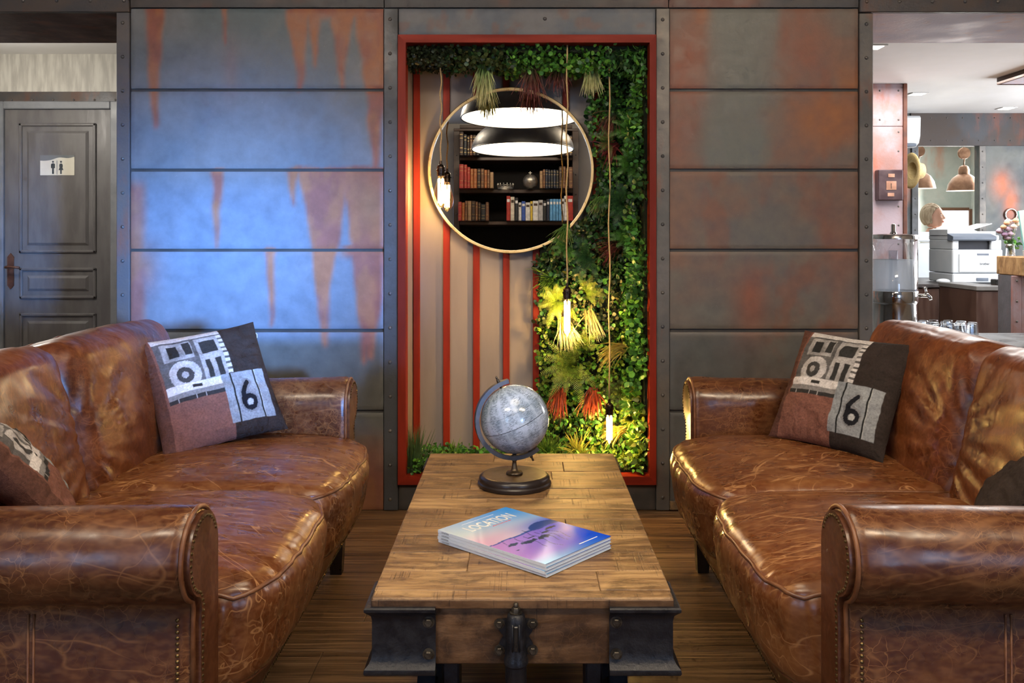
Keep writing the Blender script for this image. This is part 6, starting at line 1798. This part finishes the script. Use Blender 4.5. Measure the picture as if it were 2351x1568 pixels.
obj('document_feeder', MB().prism([(-pwid - 0.005, zp(540)), (-pwid - 0.005, zp(527)), (-pwid + 0.10, zp(521)), (0.0, zp(527)), (0.04, zp(531)), (pwid - 0.02, zp(531)), (pwid - 0.02, zp(540))], 0.08, 0.42), M_PRW, pr_)
obj('feeder_tray', MB().add([(0.0, 0.12, zp(529)), (pwid - 0.03, 0.12, zp(514)), (pwid - 0.03, 0.38, zp(514)), (0.0, 0.38, zp(529)), (0.0, 0.12, zp(527)), (pwid - 0.03, 0.12, zp(512)), (pwid - 0.03, 0.38, zp(512)), (0.0, 0.38, zp(527))], [(3, 2, 1, 0), (4, 5, 6, 7), (0, 1, 5, 4), (1, 2, 6, 5), (2, 3, 7, 6), (3, 0, 4, 7)]), M_PRW, pr_)
o = obj('computer_mouse', MB().sphere((0, 0, 0), 0.05, 16, 10, (1.15, 0.7, 0.42)), M_PRW, None, smooth=True, loc=(X(2165, 7.50), 7.50, kz + 0.0215))
props(o, 'white computer mouse left of the printer', 'mouse')

# bar counter at the right edge
CYB = 5.85
cbz1, cbz0 = Z(590, CYB), Z(634, CYB)
bx0 = X(2345, CYB)
bcn = thing('bar_counter', (4.2, CYB, 0), 'bar counter with thick timber top at the right picture border', 'counter')
obj('timber_top', MB().cbox(bx0 - 4.2, 1.2, 0, 0.31, cbz0, cbz1, 0.006), plankwood('light_oak_block', (0.22, 0.12, 0.05), (0.38, 0.22, 0.095), (0.50, 0.32, 0.15)), bcn)
obj('front_body', MB().box(bx0 - 4.2 + 0.002, 1.18, 0.075, 0.29, 0, cbz0 - 0.001), steel('blue_grey_counter', (0.13, 0.14, 0.16), (0.10, 0.105, 0.115), (0.2, 0.1, 0.07), 0.2), bcn)
rs_ = obj('riveted_strip', MB().cbox(X(2326, 5.9) - 4.2, X(2345, 5.9) - 4.2, 0.05, 0.08, 0, cbz0 - 0.001, 0.003), M_PILLAR, bcn)
for yy in (645, 692, 738, 784): obj('rivet', RIV, None, rs_, loc=(X(2335, 5.9) - 4.2, 0.0505, Z(yy, 5.9)))
obj('front_plate', MB().cbox(X(2346, 5.9) - 4.2, 1.18, 0.058, 0.08, 0, cbz0 - 0.001, 0.003), M_PILLAR, bcn)
# flowers
FY = 6.09; fx = X(2320, FY); fz = cbz1 + 0.0006
fl = thing('flower_vase', (fx, FY, fz), 'glass vase with peach and lilac roses on the bar counter', 'flowers')
zf = lambda py: Z(py, FY) - fz
obj('vase', MB().lathe([(0, 0), (0.028, 0), (0.03, 0.004), (0.027, zf(570)), (0.032, zf(560)), (0.030, zf(560)), (0.025, zf(570)), (0.026, 0.006), (0, 0.006)], n=24), M_TUMB, fl, smooth=True)
M_STEM = pm('green_stem', (0.05, 0.14, 0.03), (0.10, 0.22, 0.05), 20, 0.5)
FCOL = [pm('rose_%s' % n, c, tuple(k * 0.8 for k in c), 30, 0.7) for n, c in (('peach', (0.75, 0.42, 0.24)), ('lilac', (0.55, 0.40, 0.52)), ('blush', (0.78, 0.58, 0.50)), ('mauve', (0.42, 0.26, 0.42)), ('cream', (0.80, 0.72, 0.58)))]
heads = [(2301, 521), (2309, 512), (2319, 508), (2330, 506), (2336, 514), (2298, 530), (2311, 525), (2322, 520), (2332, 526), (2306, 538), (2317, 536), (2328, 537), (2313, 546), (2322, 547)]
for i, (hx_, hy_) in enumerate(heads):
    p = Vector((X(hx_, FY) - fx, random.uniform(-0.035, 0.035), zf(hy_)))
    st_ = obj('stem', MB().tube([(random.uniform(-.01, .01), random.uniform(-.01, .01), 0.012), (p.x * 0.45, p.y * 0.45, p.z * 0.6), (p.x, p.y, p.z)], 0.0022, 5), M_STEM, fl, smooth=True)
    m = MB(); r0 = random.uniform(0.021, 0.027)
    m.sphere((0, 0, 0), r0 * 0.75, 10, 7)
    for k in range(9):
        a = k * 2.4; q = 0.5 + 0.5 * k / 9
        m.sphere((r0 * 0.5 * q * math.cos(a), r0 * 0.5 * q * math.sin(a), -r0 * 0.1 * k / 9), r0 * 0.62, 7, 5, (1, 1, 0.8))
    obj('rose_head', m, FCOL[[0, 0, 2, 0, 4, 1, 1, 2, 1, 3, 1, 2, 1, 3][i]], fl, smooth=True, loc=p)
lm = leaves(np.array([(random.uniform(-0.04, 0.05), random.uniform(-0.03, 0.03), zf(random.uniform(548, 572))) for _ in range(34)]), (0, -0.6, 0.4), 0.03, 0.05, GB + GM, POINT, 1.0)
obj('leaves', lm, M_LEAF, fl, fix=False, kind='stuff')
# slanting white card holder
ch = thing('card_holder', (X(2356, 5.98), 5.98, cbz1 + 0.009), 'slanting white card holder at the right picture border on the bar counter', 'card holder', rot=(0, R(-9), 0))
obj('board', MB().cbox(-0.006, 0.20, -0.004, 0.004, 0.03, 0.30, 0.001), pm('white_card', (0.80, 0.84, 0.84), (0.84, 0.87, 0.87), 5, 0.4), ch)
obj('edge', MB().box(-0.009, -0.006, -0.005, 0.005, 0.03, 0.30), pm('teal_edge', (0.20, 0.55, 0.52), (0.25, 0.6, 0.57), 5, 0.3), ch)
obj('foot', MB().cbox(0.0, 0.16, -0.03, 0.04, -0.008, 0.032, 0.003), M_PRW, ch)
# things on the far wall and pillar
rg = obj('metal_ring', MB().tube([(0.055 * math.cos(2 * PI * k / 32), 0, 0.055 * math.sin(2 * PI * k / 32)) for k in range(32)], 0.009, 8, closed=True), M_CHROME, None, smooth=True, loc=(X(2322, BY - 0.02), BY - 0.016, Z(493, BY)))
props(rg, 'steel ring fixed to the stained metal wall above the roses', 'ring')
ax0, ax1 = 3.0, X(2115, 8.4)
ac = thing('air_conditioner', ((ax0 + ax1) / 2, BY - 0.001, Z(336, 8.4)), 'white wall air conditioner half hidden by the pillar', 'air conditioner')
ah = Z(265, 8.4) - Z(336, 8.4)
obj('housing', MB().prism([(-0.001, 0.0), (-0.09, 0.005), (-0.15, 0.035), (-0.18, 0.10), (-0.19, ah - 0.02), (-0.17, ah), (-0.001, ah)], ax0 - (ax0 + ax1) / 2, (ax1 - ax0) / 2, 'yz'), pm('white_abs', (0.78, 0.80, 0.82), (0.82, 0.83, 0.85), 4, 0.35), ac, angle=30)
obj('air_flap', MB().cbox(ax0 - (ax0 + ax1) / 2 + 0.03, (ax1 - ax0) / 2 - 0.03, -0.165, -0.12, 0.004, 0.03, 0.003), M_PRG, ac)
HY = 7.10
hat = thing('straw_hat', (X(2094, HY), HY, Z(392, HY)), 'yellow straw hat hanging on the pillar edge', 'hat', rot=(0, R(8), R(-84)))
M_STRAW = pm('woven_straw', (0.52, 0.38, 0.16), (0.66, 0.52, 0.26), 60, 0.75, stretch=(1, 1, 3), bump=0.4)
hr_ = 0.14
obj('brim', MB().lathe([(0.068, 0.0), (0.09, -0.006), (0.12, -0.016), (hr_, -0.014), (hr_ + 0.003, -0.009), (0.12, -0.008), (0.09, 0.001), (0.068, 0.006)], n=40, axis='y'), M_STRAW, hat, smooth=True)
obj('crown', MB().lathe([(0.068, 0.0), (0.066, 0.05), (0.058, 0.085), (0.03, 0.098), (0, 0.092)], n=32, axis='y'), M_STRAW, hat, smooth=True)
obj('hat_band', MB().lathe([(0.0695, 0.004), (0.0685, 0.026), (0.067, 0.026), (0.068, 0.004)], n=32, axis='y'), M_BLACKSH, hat, smooth=True)
dvx, dvz = X(2037, PY), Z(461, PY)
dv = thing('wall_telephone_box', (dvx, PY - 0.001, dvz), 'dark brown wall box with three small copper windows on the pillar', 'wall box')
M_DV = pm('dark_plum_metal', (0.055, 0.032, 0.038), (0.08, 0.05, 0.055), 10, 0.4, 0.3)
M_COP = pm('copper_plate', (0.42, 0.22, 0.15), (0.50, 0.27, 0.19), 20, 0.4, 0.5)
bh = Z(391, PY) - dvz
obj('case', MB().cbox(X(2008, PY) - dvx, X(2065, PY) - dvx, -0.07, 0, 0, bh, 0.006), M_DV, dv)
sc6 = FPX / (PY - 0.07)
for (p0, p1, q0, q1) in ((2030, 2045, 399, 407), (2026, 2049, 416, 436), (2029, 2044, 443, 451)):
    f_ = obj('window_plate', MB().cbox(X(p0, PY - .07) - X(2037, PY - .07), X(p1, PY - .07) - X(2037, PY - .07), -0.0735, -0.068, Z(q1, PY - .07) - dvz, Z(q0, PY - .07) - dvz, 0.001), M_COP, dv)
obj('slot', MB().box(-0.002, 0.002, -0.0745, -0.0733, Z(433, PY - .07) - dvz, Z(421, PY - .07) - dvz), M_BLACKSH, dv)
hg = MB()
for k in range(3): hg.cyl((X(2066, PY) - dvx, -0.02, bh * (0.2 + 0.3 * k)), (X(2066, PY) - dvx, -0.02, bh * (0.2 + 0.3 * k) + 0.025), 0.006, n=8)
obj('hinges', hg, M_DV, dv)
cp = thing('ceiling_panel', (3.56, 6.0, BZ - 0.045), 'lilac brown panel hanging just under the bar ceiling', 'ceiling panel')
obj('board', MB().cbox(0, 1.6, -1.0, 0.66, 0, 0.012, 0.002), M_SOFFL, cp)
obj('edge_trim', MB().cbox(-0.008, 0.006, -1.0, 0.66, -0.006, 0.044, 0.002), M_CABD, cp)
obj('edge_trim', MB().cbox(0.0, 1.6, 0.655, 0.668, -0.006, 0.044, 0.002), M_CABD, cp)
M_DL = emit('downlight_panel', (1.0, 0.97, 0.9), 6.0)
for (p, q, lb) in ((2106, 215, 'square recessed downlight right of the pillar top'), (2310, 248, 'square recessed downlight near the far bar wall'), (2004, 107, 'square recessed downlight nearest the bar opening')):
    yq = FPX * (BZ - CH) / (VY - q); 
    dl = thing('downlight', (X(p, yq), yq, BZ), lb, 'ceiling lamp', 'recessed downlights of the bar')
    obj('frame', MB().cbox(-0.07, 0.07, -0.07, 0.07, -0.006, -0.0005, 0.002), M_WHITE, dl)
    obj('diffuser', MB().box(-0.05, 0.05, -0.05, 0.05, -0.0085, -0.0055), M_DL, dl)

# copper pendants in the office
M_COPL = pm('brushed_copper', (0.16, 0.085, 0.05), (0.22, 0.125, 0.075), 20, 0.42, 0.6)
def cop(px, pr, prim, Y, label):
    sc = Y / FPX; zr = Z(prim, Y)
    t = thing('copper_pendant', (X(px, Y), Y, zr), label, 'pendant lamp', 'copper dome pendants in the office')
    r0 = pr * sc; h = 37 * sc
    obj('shade', MB().lathe([(r0, 0.0), (r0 * 0.98, 0.01), (r0 * 0.90, h * 0.42), (r0 * 0.68, h * 0.78), (r0 * 0.42, h * 0.97), (r0 * 0.33, h * 1.02), (r0 * 0.33, h * 1.3), (r0 * 0.25, h * 1.5), (r0 * 0.1, h * 1.58), (0, h * 1.6)], n=40), M_COPL, t, angle=40)
    obj('shade_lining', MB().lathe([(r0 * 0.98, 0.001), (r0 * 0.88, h * 0.42), (r0 * 0.66, h * 0.76), (0, h * 0.95)], n=40), M_DOMEI, t, smooth=True)
    obj('pulley_wheel', MB().lathe([(0, -0.02), (13 * sc, -0.02), (13.5 * sc, -0.01), (11.5 * sc, 0), (13.5 * sc, 0.01), (13 * sc, 0.02), (0, 0.02)], n=28, axis='y', cz=86 * sc), M_COPL, t, angle=40)
    obj('chain', MB().tube([(0, 0, h * 1.58), (0.006, 0, h * 1.58 + 0.06), (0, 0, 73 * sc)], 0.008, 6).tube([(0, 0, 99 * sc), (0, 0, 2.45 - zr)], 0.006, 6), M_COPL, t, smooth=True)
    obj('bulb', MB().sphere((0, 0, h * 0.35), 0.045, 14, 10), M_LAMP, t, smooth=True)
cop(2213, 37, 438, 9.75, 'copper dome pendant in the middle of the office hatch')
cop(2109, 37, 433, 9.95, 'copper dome pendant cut by the left edge of the hatch')
cpx = thing('printer_reflection_block', (3.98, 8.74, 0), 'white copier block standing in for the printer reflection behind the hatch', 'copier')  # solid block added in place of a reflection of the printer
obj('body', MB().cbox(-0.16, 0.14, 0, 0.24, 0.0, 1.06, 0.01), M_PRW, cpx)
obj('scanner', MB().cbox(-0.17, 0.15, -0.01, 0.25, 1.075, 1.17, 0.01), M_PRW, cpx)
obj('control_slot', MB().cbox(0.02, 0.05, -0.003, 0.01, 0.86, 0.93, 0.002), M_BLACKSH, cpx)

# ================================================================== woman in profile in the office
def build_person():
    px_, py_ = X(2131, 9.45), 9.45
    t = thing('person', (px_, py_, 0), 'person with chin length fair hair and white top smiling in profile behind the hatch', 'person', rz=R(-34))
    V = [(0, 0, 0.70, .13, .10), (0.0, 0, 0.84, .115, .085), (0.015, 0, 0.98, .13, .09), (0.02, 0, 1.09, .12, .075), (0.025, 0, 1.165, .052, .052), (0.035, 0, 1.22, .05, .05)]
    E = [(0, 1), (1, 2), (2, 3), (3, 4), (4, 5)]
    def ch(start, pts):
        p = start
        for q in pts:
            V.append(q); E.append((p, len(V) - 1)); p = len(V) - 1
        return p
    for s in (-1, 1):
        ch(0, [(0.10, s * 0.09, 0.68, .085, .085), (0.40, s * 0.10, 0.68, .062, .062), (0.43, s * 0.10, 0.45, .05, .05), (0.41, s * 0.10, 0.26, .036, .036), (0.46, s * 0.10, 0.215, .035, .03), (0.56, s * 0.10, 0.205, .028, .02)])
        w = ch(3, [(0.015, s * 0.155, 1.085, .055, .055), (0.03, s * 0.20, 0.90, .040, .040), (0.08, s * 0.20, 0.83, .036, .036), (0.27, s * 0.13, 0.80, .024, .024), (0.32, s * 0.115, 0.795, .028, .016)])
        for k, (dy, l) in enumerate(((-0.022, 0.06), (-0.008, 0.07), (0.006, 0.065), (0.019, 0.052))):
            ch(w, [(0.355, s * 0.115 + dy, 0.795, .009, .009), (0.355 + l * 0.6, s * 0.115 + dy, 0.788, .008, .008), (0.355 + l, s * 0.115 + dy, 0.772, .007, .007)])
        ch(w, [(0.33, s * 0.115 - s * 0.03, 0.792, .010, .010), (0.355, s * 0.115 - s * 0.045, 0.785, .008, .008)])
    me = bpy.data.meshes.new('b'); me.from_pydata([v[:3] for v in V], E, [])
    o = bpy.data.objects.new('b', me); COL.objects.link(o)
    o.modifiers.new('s', 'SKIN')
    for i, v in enumerate(V):
        d = me.skin_vertices[0].data[i]; d.radius = (v[3], v[4]); d.use_root = (i == 0)
    ss = o.modifiers.new('u', 'SUBSURF'); ss.levels = 2; ss.render_levels = 2
    bpy.context.view_layer.update()
    ev = bpy.data.meshes.new_from_object(o.evaluated_get(bpy.context.evaluated_depsgraph_get()))
    m = MB(); m.add([tuple(v.co) for v in ev.vertices], [tuple(p.vertices) for p in ev.polygons])
    bpy.data.objects.remove(o, do_unlink=True)
    # head: sphere shaped into a face looking along +x
    hc = Vector((0.055, 0, 1.335))
    n0 = len(m.v); m.sphere((0, 0, 0), 1.0, 64, 48)
    for i in range(n0, len(m.v)):
        x, y, z = m.v[i]
        X_, Y_, Z_ = 0.095 * x, 0.074 * y, 0.118 * z
        if z < 0: Y_ *= 1 + 0.28 * z; X_ += 0.022 * (-z) * (x > -0.3); X_ -= 0.02 * z * z * (x < 0)
        f = max(0, x) * math.exp(-(y / 0.20) ** 2)
        X_ += 0.017 * f * math.exp(-((z + 0.17) / 0.09) ** 2) + 0.010 * f * math.exp(-((z + 0.02) / 0.13) ** 2)     # nose
        X_ += 0.007 * max(0, x) * math.exp(-(y / 0.3) ** 2) * (math.exp(-((z + 0.44) / 0.05) ** 2) + math.exp(-((z + 0.56) / 0.05) ** 2))  # lips
        X_ += 0.010 * max(0, x) * math.exp(-(y / 0.3) ** 2) * math.exp(-((z + 0.82) / 0.10) ** 2)                     # chin
        X_ -= 0.010 * max(0, x) * math.exp(-((abs(y) - 0.42) / 0.18) ** 2) * math.exp(-((z - 0.05) / 0.12) ** 2)      # eye sockets
        m.v[i] = (hc.x + X_, hc.y + Y_, hc.z + Z_)
    for s in (-1, 1): m.sphere((hc.x - 0.005, s * 0.075, hc.z - 0.01), 0.020, 10, 8, (0.6, 0.25, 1))
    g = G('skin_and_clothes')
    p = g.node('ShaderNodeSeparateXYZ', {'Vector': g.coord('Object')}).outputs
    n = g.noise(g.coord('Object'), 12, 3)
    skin = g.mix(n, (0.62, 0.33, 0.23), (0.70, 0.40, 0.29))
    c = g.mix(g.mr(p[2], 0.735, 0.745), (0.03, 0.04, 0.08), (0.82, 0.82, 0.80))
    c = g.mix(g.mr(p[2], 1.150, 1.156), c, skin)
    c = g.mix(g.math('MULTIPLY', g.mr(p[0], 0.262, 0.268), g.mr(p[2], 0.755, 0.76)), c, skin)
    g.fin(c, 0.5)
    body = obj('body', m, g.m, t, smooth=True)
    for s in (-1, 1):
        e = obj('eye', MB().sphere((hc.x + 0.077, s * 0.032, hc.z + 0.006), 0.0095, 12, 8, (1, 1.2, 0.6)), pm('eye_white_%d' % (s + 1), (0.8, 0.8, 0.78), (0.7, 0.7, 0.7), 9, 0.2), body, smooth=True)
        obj('iris', MB().sphere((hc.x + 0.083, s * 0.033, hc.z + 0.006), 0.0045, 10, 6), M_BLACKSH, e, smooth=True)
    obj('mouth', MB().sphere((hc.x + 0.090, 0, hc.z - 0.058), 0.022, 18, 10, (0.72, 1.25, 0.30)), pm('lip_red', (0.55, 0.10, 0.08), (0.48, 0.08, 0.07), 9, 0.35), body, smooth=True)
    for s in (-1, 1):
        obj('eyebrow', MB().tube([(hc.x + 0.086, s * 0.018, hc.z + 0.024), (hc.x + 0.082, s * 0.034, hc.z + 0.029), (hc.x + 0.070, s * 0.05, hc.z + 0.024)], [0.002, 0.003, 0.0015], 6), pm('brow_%d' % (s + 1), (0.25, 0.17, 0.10), (0.3, 0.2, 0.12), 9, 0.7), body, smooth=True)
    # hair: chin length bob
    hm = MB(); hm.sphere((0, 0, 0), 1.0, 120, 72)
    keep = []
    vs = []
    for (x, y, z) in hm.v:
        r_ = 1.0 + 0.05 * math.sin(y * 22 + z * 3) * 0.4
        X_, Y_, Z_ = 0.112 * x * r_ - 0.026, 0.094 * y * r_, 0.128 * z * r_ + 0.012
        if z < -0.2: Y_ *= 1.0 + 0.10 * (-z - 0.2); Z_ *= 1.0
        vs.append((hc.x + X_, Y_, hc.z + Z_))
    fs = []
    for f in hm.f:
        c_ = sum((Vector(hm.v[i]) for i in f), Vector()) / len(f)
        if c_.z < -0.82: continue
        if c_.x > 0.22 + 0.55 * max(0.0, c_.z) and c_.z < 0.60: continue
        if c_.z < -0.66 and c_.x > -0.1: continue
        fs.append(f)
    hm.v = vs; hm.f = fs
    ho = obj('hair', hm, pm('silver_blond_hair', (0.50, 0.40, 0.28), (0.30, 0.22, 0.14), 4, 0.5, stretch=(14, 14, 1.5), bump=0.3), body, smooth=True, fix=False)
    sm = ho.modifiers.new('thick', 'SOLIDIFY'); sm.thickness = 0.012; sm.offset = -1
    st = thing('bar_stool', (px_, py_, 0), 'black office stool the person in the office sits on', 'stool')
    obj('seat', MB().lathe([(0, 0.555), (0.17, 0.555), (0.185, 0.57), (0.185, 0.60), (0.17, 0.614), (0, 0.618)], n=32), M_BLACKSH, st, angle=40)
    obj('column', MB().cyl((0, 0, 0.03), (0, 0, 0.556), 0.025, n=14), M_CHROME, st, smooth=True)
    obj('foot_plate', MB().lathe([(0, 0), (0.22, 0), (0.22, 0.012), (0.05, 0.03), (0, 0.03)], n=32), M_CHROME, st, angle=40)
    obj('foot_bar', MB().tube([(0.0, 0, 0.17), (0.40, -0.16, 0.17), (0.50, -0.16, 0.17), (0.50, 0.16, 0.17), (0.40, 0.16, 0.17), (0.0, 0, 0.17)], 0.012, 8), M_CHROME, st, smooth=True)
build_person()
